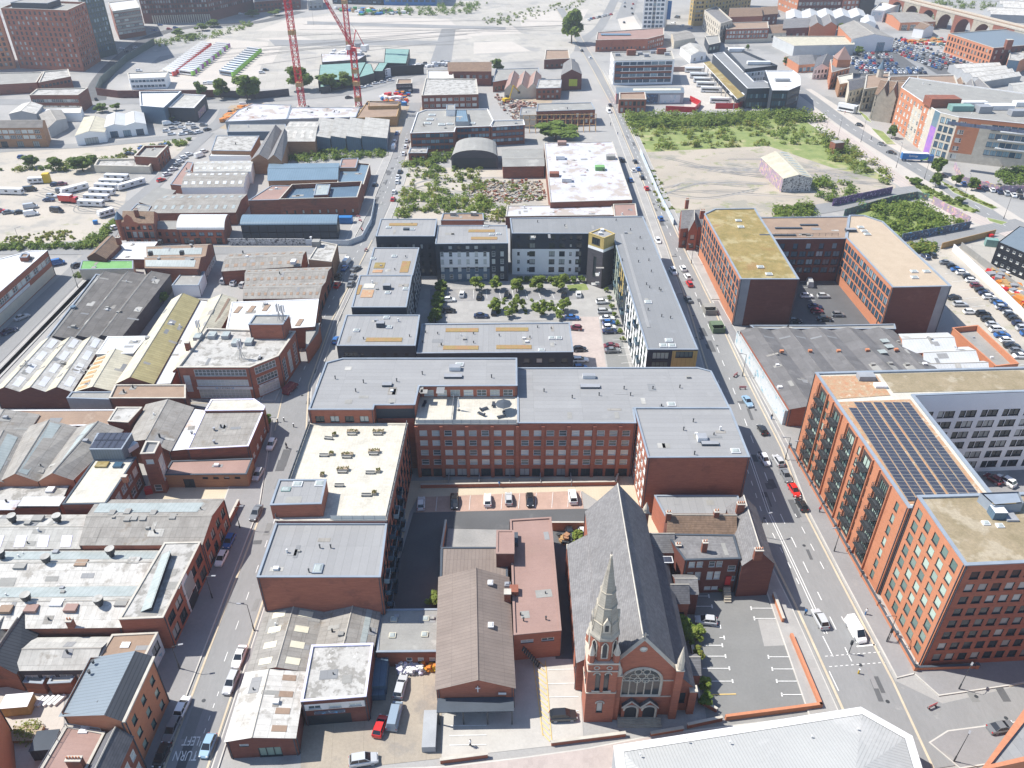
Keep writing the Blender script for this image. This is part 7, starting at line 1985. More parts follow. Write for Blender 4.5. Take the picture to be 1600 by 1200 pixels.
 # cranes
def crane(label,px,py,height,jib=None,jl=45,slew=0.0,second=None):
 base=G(px,py,0)
 o=empty('tower_crane',label,'crane',base)
 s_=1.5
 mast=MB()
 for x in(-s_,s_):
  for y in(-s_,s_):
   mast.bar((x,y,0),(x,y,height),.22,'crane_red')
 st=3.0;z=0
 k=0
 while z<height-.1:
  for(xa,ya,xb,yb)in((-s_,-s_,s_,-s_),(s_,-s_,s_,s_),(s_,s_,-s_,s_),(-s_,s_,-s_,-s_)):
   if k%2:xa,ya,xb,yb=xb,yb,xa,ya
   mast.bar((xa,ya,z),(xb,yb,min(z+st,height)),.13,'crane_red',3)
   mast.bar((xa,ya,z),(xb,yb,z),.13,'crane_red',3)
  z+=st;k+=1
 obj('mast',mast.mesh('mast'),o)
 for z in[height*q for q in(.12,.4,.62)]:
  m=MB()
  m.box((0,0,z),(3.6,3.6,2.2),'rust_sheet');obj('climbing_collar',m.mesh('climbing_collar'),o)
 m=MB();m.box((0,0,0),(6,6,.8),'concrete');obj('base',m.mesh('base'),o)
 if jib is not None:
  head=Vector((0,0,height))
  m=MB();m.box((0,0,height),(3.4,3.4,1.8),'crane_red');obj('slewing_ring',m.mesh('slewing_ring'),o)
  ca,sa=cos(slew),sin(slew)
  dv=Vector((ca*cos(jib),sa*cos(jib),sin(jib)))
  side=Vector((-sa,ca,0));upv=dv.cross(side)*-1
  a0=head+Vector((0,0,2))
  m=MB()
  ch_=[side*.9-upv*.6,side*-.9-upv*.6,upv*.9]
  for c in ch_:
   m.bar(a0+c,a0+dv*jl+c*.5,.2,'crane_red')
  n=int(jl/2.5)
  for k in range(n):
   t0,t1=k/n,(k+1)/n
   f0,f1=1-.5*t0,1-.5*t1
   for i in range(3):
    m.bar(a0+dv*jl*t0+ch_[i]*f0,a0+dv*jl*t1+ch_[(i+1)%3]*f1,.11,'crane_red',3)
  obj('jib',m.mesh('jib'),o)
  m=MB();bk=Vector((-ca,-sa,0))
  for sgn in(-1,1):
   m.bar(a0+side*sgn,a0+bk*9+side*sgn,.25,'crane_red')
  m.bar(a0,a0+bk*3+Vector((0,0,9)),.22,'crane_red');m.bar(a0+bk*8,a0+bk*3+Vector((0,0,9)),.18,'crane_red')
  obj('counter_jib',m.mesh('counter_jib'),o)
  m=MB();p=a0+bk*7.5;m.box((p.x,p.y,p.z-1),(3.4,3.4,2.6),'vent_white',slew);m.box((p.x+ca*4,p.y+sa*4,p.z+.2),(2.4,2.2,2),'steel_grey',slew);obj('counterweight',m.mesh('counterweight'),o)
  m=MB();p=a0+side*2+Vector((ca,sa,0))*1.4;m.box((p.x,p.y,p.z-1),(2.2,1.8,2.2),'vent_white',slew);obj('cab',m.mesh('cab'),o)
  m=MB();m.bar(a0+bk*3+Vector((0,0,9)),a0+dv*jl*.95,.06,'steel_grey',3)
  q=a0+dv*jl;m.bar(q,q-Vector((0,0,28)),.05,'dark_steel',3);obj('hoist_cable',m.mesh('hoist_cable'),o)
 return o
crane('red lattice tower crane mast rising out of the top, nearer the left',473,168,96,None)
crane('red luffing tower crane with raised jib and white counterweights',561,168,30,radians(58),44,radians(158))
crane('tall pale red crane mast behind the luffing crane, running out of the top',548,95,90,None)
# digger on the demolition site
c=G(792,160,0)
o=empty('digger','yellow tracked digger with raised arm beside the demolished works','digger',c,rot=.6)
m=MB();m.box((0,-1.2,0),(4.4,.7,1),'dark_steel');m.box((0,1.2,0),(4.4,.7,1),'dark_steel');obj('tracks',m.mesh('tracks'),o)
m=MB();m.box((-.4,0,1.0),(4.2,2.8,1.5),'yellow_paint');m.box((.9,.7,2.5),(1.6,1.3,1.2),'pane_dark');obj('body',m.mesh('body'),o)
m=MB();m.bar((1.4,-.4,2),(4.2,-.4,9),.4,'yellow_paint');m.bar((4.2,-.4,9),(8.2,-.4,5),.3,'yellow_paint');obj('arm',m.mesh('arm'),o)
m=MB();m.box((8.2,-.4,4.0),(1.2,1.2,1.1),'dark_steel');obj('bucket',m.mesh('bucket'),o)
# ------------------------------------------------------------------ vehicles
CARC={'w':('white',(.80,.80,.79)),'s':('silver',(.46,.47,.48)),'g':('grey',(.17,.18,.19)),'k':('black',(.022,.023,.026)),'b':('blue',(.03,.12,.34)),'r':('red',(.55,.025,.02)),'l':('light blue',(.25,.38,.50)),'m':('maroon',(.16,.03,.04)),'n':('navy',(.022,.035,.085)),'o':('orange',(.6,.2,.04)),'y':('yellow',(.62,.42,.03)),'v':('purple',(.28,.05,.28)),'e':('green',(.22,.52,.04)),'t':('grey-blue',(.24,.30,.36))}
for k_,(n_,c_)in CARC.items():
 M('paint_'+k_,c_,c_,rough=.25,fine=0,coat=.8)
M('car_glass',(.018,.022,.028),(.018,.022,.028),rough=.05,fine=0,spec=.7)
M('tyre',(.018,.018,.018),fine=0);M('lamp_white',(.75,.77,.78),fine=0,rough=.2);M('lamp_red',(.4,.01,.01),fine=0,rough=.2)
# (length, half width, [(x, top z, half width)], cabin base x0, x1, roof x0, x1, roof z, belt z, name)
CT={'h':(4.1,[(-2.05,.6,.74),(-1.95,.93,.84),(-1.2,.96,.88),(.8,.95,.88),(1.3,.88,.86),(1.85,.74,.8),(2.05,.5,.68)],-1.88,1.0,-1.4,.15,1.47,.93,'hatchback'),'c':(4.7,[(-2.35,.6,.74),(-2.25,.93,.85),(-1.4,.99,.9),(.9,.95,.9),(1.5,.86,.88),(2.15,.72,.8),(2.35,.5,.68)],-1.75,1.0,-.95,.1,1.43,.95,'saloon'),'e':(4.7,[(-2.35,.6,.76),(-2.3,.95,.86),(-1.4,.99,.9),(.9,.95,.9),(1.5,.86,.88),(2.15,.72,.8),(2.35,.5,.68)],-2.25,1.0,-1.85,.1,1.48,.95,'estate car'),'u':(4.6,[(-2.3,.7,.8),(-2.22,1.05,.9),(-1.3,1.1,.94),(.9,1.08,.94),(1.4,1.0,.92),(2.1,.86,.86),(2.3,.6,.76)],-2.15,1.15,-1.7,.3,1.72,1.06,'off-roader'),'v':(5.3,[(-2.65,.6,.92),(-2.62,1.1,.98),(-1.3,1.15,1.0),(1.3,1.15,1.0),(1.8,1.1,.96),(2.45,.9,.88),(2.65,.6,.76)],-2.6,1.95,-2.5,1.05,2.1,1.13,'van')}
def car_meshes(t,col):
 L,st,cx0,cx1,rx0,rx1,rz,bz,nm=CT[t]
 P='paint_'+col
 body=MB();sec=[]
 for x,z,w_ in st:
  sec.append([(x,-w_*.92,.22),(x,-w_,.45),(x,-w_,z-.14),(x,-w_*.86,z),(x,w_*.86,z),(x,w_,z-.14),(x,w_,.45),(x,w_*.92,.22)])
 for A,Bq in zip(sec,sec[1:]):
  for i in range(8):
   j=(i+1)%8
   body.face([A[i],Bq[i],Bq[j],A[j]][::-1]if False else[A[j],Bq[j],Bq[i],A[i]],P)
 body.face(list(reversed(sec[0])),P);body.face(sec[-1],P)
 w_=st[2][2]*.84;rw=w_*.8
 gl=MB()
 lo=[(cx0,-w_,bz),(cx1,-w_,bz),(cx1,w_,bz),(cx0,w_,bz)]
 hi=[(rx0,-rw,rz),(rx1,-rw,rz),(rx1,rw,rz),(rx0,rw,rz)]
 for i in range(4):
  j=(i+1)%4
  gl.face([lo[i],lo[j],hi[j],hi[i]],P if(t=='v' and i!=1)else 'car_glass')
 rf=MB()
 O=[(rx0-.05,-rw-.03),(rx1+.05,-rw-.03),(rx1+.05,rw+.03),(rx0-.05,rw+.03)]
 rf.prism(O,rz-.03,rz+.05,P)
 for i in(0,1,2,3):
  rf.bar(lo[i],hi[i],.045,P,3)
 for sg in(-1,1):
  rf.bar(((cx0+cx1)/2-.2,sg*w_,bz),((rx0+rx1)/2,sg*rw,rz),.05,P,3)
 return body,gl,rf
def wheel_mb(x,y,r=.33):
 m=MB();n=10
 A=[(x+r*cos(2*pi*k/n),y-.11,.33+r*sin(2*pi*k/n))for k in range(n)]
 C2=[(p[0],p[1]+.22,p[2])for p in A]
 for k in range(n):
  j=(k+1)%n
  m.face([A[k],A[j],C2[j],C2[k]],'tyre')
 m.face(A,'steel_grey');m.face(list(reversed(C2)),'steel_grey')
 return m
_CAR={}
def car_kit(t,col,far):
 if(t,col,far)in _CAR:
  return _CAR[(t,col,far)]
 L,st=CT[t][:2]
 bd,gl,rf=car_meshes(t,col)
 wx=L*.3;wy=st[2][2]-.1
 if far:
  for q in(gl,rf)+tuple(wheel_mb(x,y)for x in(-wx,wx)for y in(-wy,wy)):
   for f,m,d in zip(q.f,q.m,q.uvdir):
    bd.face([q.v[i]for i in f],q.mats[m],d)
  r=bd.mesh('car_body')
 else:
  lm=MB();lm.box((L/2-.1,0,.55),(.16,.3,.16),'lamp_white');tm=MB();tm.box((-L/2+.06,0,.66),(.14,.24,.2),'lamp_red')
  r=[('body',bd.mesh('body',smooth=False),0),('windows',gl.mesh('windows'),0),('roof',rf.mesh('roof'),0)]+[('wheel',wheel_mb(x,y).mesh('wheel'),0)for x in(-wx,wx)for y in(-wy,wy)]
  r+=[('headlight',lm.mesh('headlight'),s*st[-2][2]*.72)for s in(-1,1)]+[('tail_light',tm.mesh('tail_light'),s*st[1][2]*.8)for s in(-1,1)]
 _CAR[(t,col,far)]=r
 return r
ORD=['first','second','third','fourth','fifth','sixth','seventh','eighth','ninth','tenth','eleventh','twelfth','thirteenth','fourteenth','fifteenth','sixteenth','seventeenth','eighteenth','nineteenth','twentieth']+['%dth'%k for k in range(21,40)]
JR=random.Random(3)
def cars(phrase,group,spec,end='the near end',z=.12):
 """spec: 'px,py,heading,type+colour; ...' in order from `end`."""
 items=[q.strip().split(',')for q in spec.split(';')if q.strip()]
 tot,seen={},{}
 for it in items:
  tot[it[3]]=tot.get(it[3],0)+1
 for px,py,ang,tc in items:
  t,c_=tc[0],tc[1]
  nm=CARC[c_][0]+' '+CT[t][8]
  seen[tc]=seen.get(tc,0)+1
  lab=nm+' '+phrase if tot[tc]==1 else '%s %s %s, counted from %s'%(ORD[seen[tc]-1],nm,phrase,end)
  p=G(float(px),float(py),.7);p.z=z
  a=radians(float(ang)+JR.uniform(-1.5,1.5))
  if p.y>215:
   o=obj('car',car_kit(t,c_,True),None,p,a);tag(o,lab,'van' if t=='v' else 'car',group)
  else:
   o=empty('car',lab,'van' if t=='v' else 'car',p,group,a)
   for n,me,dy in car_kit(t,c_,False):
    obj(n,me,o,(0,dy,0))
cars('at the left kerb in the shade','cars parked along the left street','253,1180,266,hk;268,1140,266,eg;285,1104,86,hw;346,872,266,hw;358,845,266,hb;400,801,266,cg;403,741,266,hs;424,694,266,hw')
cars('at the right kerb of the left street','cars parked along the left street','325,1165,266,hl;361,1066,266,es;374,1026,266,cw')
cars('on the bend of the left street','cars parked along the left street','525,531,85,hb;548,443,85,cg;551,432,85,cg;527,445,85,hr;529,431,85,hk;556,419,60,cg;539,418,80,cb;542,409,80,vw','the near end')
cars('under the brick corner of the storage building','cars parked along the left street','454,607,70,vm')
cars('along the upper left street','cars parked along the upper left street','614,311,88,hr;616,300,88,hw;621,284,88,hw;622,276,88,cw;625,268,88,ck;631,240,88,hw;634,229,88,hw;636,220,88,cs;586,288,88,hk')
cars('against the brick wall of the upper left street','cars parked along the upper left street','615,230,88,vw;617,221,88,hw;620,208,88,cb')
cars('in the lane beside the caravans','cars parked in the lane','180,355,55,hw;252,281,50,hr;261,272,50,hw;270,264,50,cw;275,258,50,cg;281,252,50,hw;287,246,50,hw;295,241,50,hw;312,243,55,vw;319,236,55,hw')
cars('on the dirt lot below the lane','cars on the dirt lots','34,245,20,hb;202,240,0,ck;221,230,80,cb;236,228,80,hs;252,227,80,hk;260,226,80,hb','the left')
cars('on the ring road','cars on the ring road','150,155,120,hk;361,175,60,hk;382,164,10,vw;545,152,15,ck','the left')
cars('below the lettered wall','cars parked below the lettered wall','566,136,20,cw;576,134,20,cw;587,130,20,cw;598,128,20,hw;610,125,20,cw','the left')
cars('near the left edge below the office','cars by the diagonal street','14,517,55,cn;34,495,55,cs;89,411,30,vb;120,414,60,hk','the left')
cars('in front of the asbestos sheds','cars in front of the sheds','297,455,10,ck;351,438,80,us;366,441,80,hw;380,444,80,hs;390,440,80,hb','the left')
cars('in the right lane of the main street','cars in the main street','1281,967,96,us;1337,985,277,vw;1195,718,277,hw;1052,424,277,uw;1028,376,277,hw;985,281,97,hb;989,266,97,hw;973,250,97,hk;951,174,277,vw')
cars('parked below the black balconies','cars parked below the balconies','1252,788,97,hk;1241,766,277,hr;1228,743,277,cg;1216,719,97,hs')
cars('parked right on the main street','cars parked along the main street','1191,671,97,hk;1168,627,277,cl;1075,467,97,cg;1077,443,97,hr;1074,432,97,hw;1067,419,97,hw;1082,386,175,ck;1032,341,97,hb;1010,294,97,hr;1003,277,97,hk;997,264,97,hb;992,252,97,hk;953,164,97,hk;922,90,100,hw;909,79,100,hk')
cars('turning in the lower right side street','cars in the side street','1565,1136,12,cg')
cars('in the red bays of the brick courtyard','cars in the brick courtyard','658,786,92,hw;710,783,272,ck;762,781,92,hw;795,779,92,hs;828,781,272,hk;895,776,92,uw','the left')
cars('by the crates wall behind the club','cars in the brick courtyard','889,828,95,hk;910,829,95,hw','the left')
cars('alone in the church car park','cars at the church','1103,969,172,hs')
cars('on the hall forecourt','cars at the church','880,1118,2,uk')
cars('in the workshop yard','cars in the workshop yard','568,1187,10,us;594,1134,80,hr;617,1118,84,vt;626,1072,84,es','the near end')
cars('in the upper row of the planted court','cars in the planted court','702,468,5,hw;722,459,85,hw;749,463,85,hk;792,460,85,hk;881,460,85,hk;904,459,88,hw','the left')
cars('in the middle of the planted court','cars in the planted court','702,485,0,hk;752,493,0,cn;772,487,85,hk;875,484,85,hw;894,496,0,cb;899,512,170,hm','the left')
cars('in the right bays of the planted court','cars in the planted court','957,547,5,cg;956,540,5,cm;953,517,5,cn;952,511,5,hw;952,504,5,hb;949,497,5,cw;945,486,5,es;941,471,5,hw')
cars('beside the end of the low flats','cars in the planted court','907,574,5,hb;907,562,5,ew;906,545,5,hk')
cars('in the brick parking court','cars in the brick parking court','1242,501,0,hk;1289,498,355,ck;1310,491,0,hg;1277,486,0,hm;1274,479,355,cn;1287,462,0,hs;1261,462,0,hw;1265,442,80,vs')
cars('along the white hoarding','cars in the tan car park','1580,492,0,hk;1566,480,355,hs;1557,470,355,hg;1546,464,355,hw;1541,458,355,cn;1535,453,355,ck;1526,446,355,hm;1519,438,355,hw;1514,432,355,hk;1504,426,355,hw;1497,421,355,cb;1489,416,355,hk;1479,410,355,cg')
cars('at the left of the tan car park','cars in the tan car park','1516,487,0,hw;1501,475,0,es;1491,464,10,ck;1456,398,100,hk;1446,400,100,cn')
cars('in the court of the white flats','cars in the white court','1552,748,120,hm;1571,751,120,uw','the left')
cars('on the high street','cars on the high street','1393,238,318,ck;1378,225,318,hg;1343,195,318,hk','the near end')
cars('behind the bright mural hoarding','cars below the orange office','1474,275,0,hk;1541,287,80,hr;1561,290,80,hk;1571,292,80,cg;1591,297,80,ck','the left')
cars('on the dirt lot among the caravans','cars on the dirt lots','0,329,25,hr;13,331,25,cg;30,331,25,ck;49,334,25,vw;48,323,25,vs;89,329,350,vk;76,312,5,cn;81,306,350,es;98,299,0,vg;47,296,20,vk;86,288,20,hn;97,287,20,hm','the left')
cars('in the scrapyard','white cars packed in a yard',';'.join('%d,%d,%d,%s'%(x,y,(x*37)%60,c)for x,y,c in((260,204,'hw'),(262,193,'vw'),(268,209,'hw'),(270,200,'hs'),(277,192,'hw'),(284,198,'hw'),(286,209,'cw'),(291,203,'hw'),(297,193,'cw'),(300,208,'hg'),(304,199,'hs'),(311,206,'hw'),(318,195,'hg'),(324,202,'hk'))),'the left')
cars('queuing at the top of the main street','cars at the top of the main street','975,35,95,hk;988,21,95,hk;987,13,95,hk;976,10,95,ck;976,4,95,hs;989,6,95,hr;1000,50,95,vw;1052,36,140,hw;1058,27,140,vk;1066,40,140,hw;1078,44,140,hb')
cars('parked beside the big round tree','cars beside the big tree',';'.join('%d,%d,60,%s'%(920+k*4.4,31-k*1.1,c)for k,c in enumerate('hw hb hr hw hk hw hs hw hr'.split())),'the left')
cars('near the dark brick block','cars at the top left','190,76,20,hw;199,80,20,hk;211,74,60,hw;241,47,10,hb;250,39,10,hb;264,45,10,hr;274,43,10,hb;376,21,10,hw;415,109,10,hk;409,113,10,hw;217,110,5,hw','the left')
cars('on the roof edge of the white site','cars at the top left','307,130,5,hk;322,130,5,hw;331,130,5,vw','the left')
PAL='whkssbwghkrwsbnwwkgsmbw'
def park_row(phrase,x0,y0,x1,y1,n,ang,seed):
 R=random.Random(seed)
 cars(phrase,'cars in the big far car park',';'.join('%.1f,%.1f,%d,%s%s'%(x0+(x1-x0)*k/(n-1),y0+(y1-y0)*k/(n-1),ang,R.choice('hhhcu'),R.choice('wwskkgbbrsnwl'))for k in range(n)if R.random()>.06),'the left')
park_row('in the far car park\'s outer row',1400,61,1512,104,22,60,1)
park_row('in the second far car park row',1393,70,1478,105,18,60,2)
park_row('in the third far car park row',1388,77,1468,107,16,60,3)
park_row('in the row beside the pale warehouse',1350,84,1384,81,6,80,4)
park_row('in the far car park\'s upper left block',1325,91,1392,89,11,80,5)
park_row('in the far car park\'s middle block',1332,99,1400,99,11,80,6)
park_row('in the far car park\'s lower block',1338,106,1440,107,15,80,7)
park_row('in the nearest far car park row',1345,113,1445,113,14,80,8)
park_row('along the white shed wall',1280,90,1324,89,7,90,9)
def bus(label,px,py,ang,col,front,group,cat='bus',L=11.5,H=3.2,W_=2.5):
 key=('bus',col,front,L,H)
 if key not in _CAR:
  m=MB();m.box((0,0,.4),(L,W_,H-.4),'paint_'+col,0,'paint_w' if col!='w' else None);m.box((L/2-.5,0,.41),(1.35,W_+.04,H*.8),'paint_'+front)
  w_=MB()
  for s in(-1,1):
   w_.box((-.3,s*(W_/2+.01),1.3),(L-2.2,.04,1.0),'car_glass')
  w_.box((L/2+.03,0,1.2),(.05,W_-.3,1.4),'car_glass')
  t=MB()
  for x in(-L*.3,L*.32):
   for y in(-W_/2+.1,W_/2-.1):
    q=wheel_mb(x,y,.48)
    for f,mi in zip(q.f,q.m):
     t.face([q.v[i]for i in f],q.mats[mi])
  _CAR[key]=[('body',m.mesh('body')),('windows',w_.mesh('windows')),('wheels',t.mesh('wheels'))]
 o=empty('bus' if cat!='coach' else 'coach',label,cat,G(px,py,.1),group,radians(ang))
 for n,me in _CAR[key]:
  obj(n,me,o)
for k in range(17):
 t=k/16
 bus('red fronted bus, %s from the near end of the red row'%ORD[k],266+56*t,117-44*t,-38,'w','r','buses parked in the red row')
 bus('%s bus, %s from the near end of the middle row'%(('green fronted','purple fronted','green fronted','white fronted','purple fronted')[k%5],ORD[k]),293+56*t,117-43*t,-25,'w','evewv'[k%5],'buses parked in the middle row')
for k in range(12):
 t=k/11
 bus('bright green fronted bus, %s from the near end of the right row'%ORD[k],356+42*t,118-36*t,-28,'t','e','buses parked in the green row')
for k,(x,y,a)in enumerate(((1084,113,-4),(1092,122,-5),(1098,129,-6),(1103,136,-7),(1110,144,-7),(1125,161,-6))):
 bus('white coach at the station, %s from the far end of the line'%ORD[k],x,y,a,'w','w','coaches waiting at the coach station','coach',12)
bus('white double-decker bus on the high street beside the stone pub',1323,175,318,'w','g',None,'bus',10.5,4.3)
o=empty('lorry','blue articulated lorry with a green flash and white lettering below the orange office','lorry',G(1432,252,.1),None,radians(-8))
m=MB();m.box((-1.5,0,1.1),(11.5,2.6,2.9),'blue_paint',0,'paint_w');obj('trailer',m.mesh('trailer'),o)
m=MB();m.box((5.6,0,.6),(2.2,2.5,2.6),'paint_b');m.box((6.72,0,1.8),(.06,2.2,1.1),'car_glass');obj('cab',m.mesh('cab'),o)
m=MB();m.face([(1,-1.32,1.15),(4.2,-1.32,1.15),(4.2,-1.32,2.6),(3.2,-1.32,1.7)],'paint_e');obj('flash',m.mesh('flash'),o)
t=obj('lettering',text_mesh('Synergy',1.3,'paint_w',.01),o,(-2.4,-1.36,2.8));t.rotation_euler=(pi/2,0,0)
m=MB()
for x in(-6,-4.8,2.5,5.6):
 for y in(-1.1,1.1):
  q=wheel_mb(x,y,.5)
  for f,mi in zip(q.f,q.m):
   m.face([q.v[i]for i in f],q.mats[mi])
obj('wheels',m.mesh('wheels'),o)
def caravan(label,px,py,ang,L,group='caravans on the dirt lot',mt='vent_white',H=2.6):
 key=('cv',L,mt,H)
 if key not in _CAR:
  m=MB();m.prism([(-L/2,-1.15),(L/2,-1.15),(L/2,1.15),(-L/2,1.15)],.45,H,mt)
  m.prism([(-L/2-.25,-1.1),(-L/2,-1.1),(-L/2,1.1),(-L/2-.25,1.1)],.5,H*.7,mt)
  w_=MB()
  for x in(-L*.33,0,L*.33):
   for s in(-1,1):
    w_.box((x,s*1.16,1.3),(1.2,.05,.7),'car_glass')
  w_.box((L/2+.02,0,1.3),(.05,1.6,.7),'car_glass')
  t=MB();t.box((0,0,0),(1.6,2.1,.45),'tyre');t.box((L/2+.6,0,.4),(1.3,.1,.1),'steel_grey')
  _CAR[key]=[('body',m.mesh('body')),('windows',w_.mesh('windows')),('chassis',t.mesh('chassis'))]
 o=empty('caravan',label,'caravan',G(px,py,.1),group,radians(ang))
 for n,me in _CAR[key]:
  obj(n,me,o)
for k,(x,y)in enumerate(((144,322),(153,313),(161,304),(169,296),(176,289),(184,281))):
 caravan('white caravan in the close-packed row, %s from the near end'%ORD[k],x,y,-6,10.5)
caravan('long white caravan standing diagonally by itself on the dirt lot',118,299,48,11)
caravan('long white trailer parked along the brick wall',206,292,50,12)
caravan('wide white caravan at the left edge of the dirt lot',14,303,-5,13)
caravan('pale little caravan beside the yellow container',58,286,10,6)
caravan('white box trailer at the near end of the wall',167,337,50,6)
boxthing('shipping_container','small yellow container standing upright at the back of the dirt lot','container',75,285,(2.6,2.6,4),'yellow_paint',.2)
boxthing('shipping_container','bright blue shipping container beside the dark panelled warehouse','container',540,348,(5.6,2.5,2.5),'blue_paint')
boxthing('shipping_container','green container beside the brown hoarding at the gravel yard','container',1547,384,(4,2.6,2.6),'green_copper',-.3)
o=empty('lorry','red box truck on the dirt lot beside the caravans','lorry',G(108,316,.1),None,radians(-8))
m=MB();m.box((-.9,0,.8),(5.4,2.4,2.5),'paint_r',0,'paint_w');obj('box',m.mesh('box'),o)
m=MB();m.box((2.9,0,.5),(2.0,2.2,1.9),'paint_r');m.box((3.92,0,1.3),(.05,1.9,.8),'car_glass');obj('cab',m.mesh('cab'),o)
m=MB();m.box((0,0,0),(6,2,.6),'tyre');obj('wheels',m.mesh('wheels'),o)
# cars beyond the largest three hundred: far parking rows as one mass
R_=random.Random(77);fm=MB()
for x0,y0,x1,y1,n,a in((1406,58,1530,105,24,60),(1398,66,1495,105,20,60),(1390,74,1472,106,17,60),(1330,95,1396,94,12,80),(1335,103,1402,103,12,80),(1340,110,1440,110,18,80),(1345,87,1388,85,8,80),(1450,66,1540,98,16,60),(1285,96,1326,95,8,80),(1560,470,1625,540,9,0),(1525,478,1600,560,10,0),(1500,285,1600,308,9,80)):
 for k in range(n):
  if R_.random()<.12:
   continue
  p=G(x0+(x1-x0)*(k+.5)/n,y0+(y1-y0)*(k+.5)/n,.7)
  me=car_kit(R_.choice('hhcu'),R_.choice('wwskkgbbrsn'),True)
  ca,sa=cos(radians(a)),sin(radians(a))
  for f in me.polygons:
   fm.face([(p.x+me.vertices[i].co.x*ca-me.vertices[i].co.y*sa,p.y+me.vertices[i].co.x*sa+me.vertices[i].co.y*ca,.1+me.vertices[i].co.z)for i in f.vertices],me.materials[f.material_index].name)
o=obj('parked_cars',fm.mesh('parked_cars'));o['kind']='stuff'
# ------------------------------------------------------------------ trees, shrubs, scrub
def leaf_cloud(mb,c,r,n,R,size,mats,flat_=1.0):
 """n leaf clumps through an ellipsoid, denser towards its skin."""
 for _ in range(n):
  v=Vector((R.gauss(0,1),R.gauss(0,1),R.gauss(0,1))).normalized()*(R.random()**.35)
  p=Vector((c[0]+v.x*r[0],c[1]+v.y*r[1],c[2]+v.z*r[2]))
  nn=(v*.7+Vector((R.uniform(-.7,.7),R.uniform(-.7,.7),R.uniform(.2,1.3)))).normalized()
  u=nn.orthogonal().normalized();w_=nn.cross(u);a=R.uniform(0,pi);s=size*R.uniform(.6,1.25)
  u,w_=(u*cos(a)+w_*sin(a))*s,(w_*cos(a)-u*sin(a))*s*.75
  mb.face([p-u-w_*.6,p+u*.2-w_,p+u,p+w_*.9-u*.1],R.choice(mats))
def tree_meshes(seed,mats,crowns=15,per=95,size=.085):
 """Unit tree: height 1, crown about 1 wide."""
 R=random.Random(seed)
 cr=MB()
 for k in range(crowns):
  a=R.uniform(0,2*pi);d=R.uniform(.05,.36);z=R.uniform(.34,.86);d*=1.15-abs(z-.52)
  r=R.uniform(.12,.2)
  leaf_cloud(cr,(d*cos(a),d*sin(a),z),(r,r,r*.8),per,R,size,mats)
 tk=MB();tk.bar((0,0,0),(.01,.01,.45),.028,'bark',6,.018)
 for k in range(5):
  a=k*1.3;tk.bar((.01,.01,.3+.03*k),(.26*cos(a),.26*sin(a),.55+.05*k),.014,'bark',4,.005)
 return cr.mesh('crown'),tk.mesh('trunk')
TREE={'g':[tree_meshes(s,['leaf_green','leaf_green','leaf_dark'])for s in(1,2,3)],'l':[tree_meshes(s,['leaf_lime','leaf_lime','leaf_green'],11,70)for s in(4,5,6)],'d':[tree_meshes(s,['leaf_dark','leaf_green','leaf_dark'],15,90)for s in(7,8)],'y':[tree_meshes(s,['leaf_yellow','leaf_lime'],9,70)for s in(9,10)]}
def tree(label,px,py,h,w_,t='g',group=None,cat='tree',k=0):
 o=empty('tree' if cat=='tree' else 'shrub',label,cat,G(px,py,0),group,k*1.7+px)
 cr,tk=TREE[t][k%len(TREE[t])]
 for n,me in(('crown',cr),('trunk',tk)):
  q=obj(n,me,o);q.scale=(w_,w_,h)
tree('huge round green tree standing alone beside the upper main street',893,68,25,21,'g',k=1)
tree('large roadside tree with a dense crown on the ring road wall',387,156,15,17,'g',k=0)
tree('medium roadside tree left of the large crown on the ring road',346,154,12,11,'g',k=1)
tree('small thin roadside tree at the left of the ring road group',316,154,10,7,'g',k=2)
tree('broad dark tree behind the left crane',472,142,14,18,'d',k=0)
tree('low spreading tree right of the left crane, below the teal roofs',512,142,10,16,'d',k=1)
tree('bushy tree against the lettered wall',540,138,9,14,'d',k=0)
tree('dark shrub beside the brown tile hall at the site edge',776,114,9,9,'d',cat='shrub',k=1)
tree('wide dense shrub behind the white peeling roof',868,219,8,24,'g',cat='shrub',k=2)
for k,(px,py,h,w_,lb)in enumerate(((744,455,5.5,5.6,'first from the left along the white front'),(775,453,5,5,'second from the left along the white front'),(807,456,5.5,5.6,'third along the white front'),(842,455,6,6.4,'fourth along the white front'),(876,454,6,6.6,'nearest the corner tower'),(774,488,5,5,'on the left end of the central island'),(807,484,5.5,5,'on the middle of the central island'),(846,493,5.5,5,'spiky, right of the pergola island'),(881,487,5,4.6,'at the right end of the central island'),(872,498,3.4,3.6,'lowest, behind the grey roof'),(796,496,3.4,4,'low, beside the island bed'))):
 tree('green court tree, '+lb,px,py,h,w_,'l','trees in the planted court',k=k)
for k in range(7):
 tree('leafy shrub in the left bed of the planted court, %s from the far end'%ORD[k],690-k*1.6,452+k*8.6,3.4,4.2,'l' if k%3 else 'g','shrubs in the left court bed','shrub',k)
for k in range(9):
 tree('clipped shrub at the foot of the white wall, %s from the left'%ORD[k],812+k*12,441,2.2,3.0,'d' if k%2 else 'g','shrubs below the white wall','shrub',k)
for k in range(7):
 tree('small shrub in the strip beside the right-hand bays, %s from the far end'%ORD[k],948+k*4.2,456+k*13,1.8,2.0,'l','shrubs beside the right-hand bays','shrub',k)
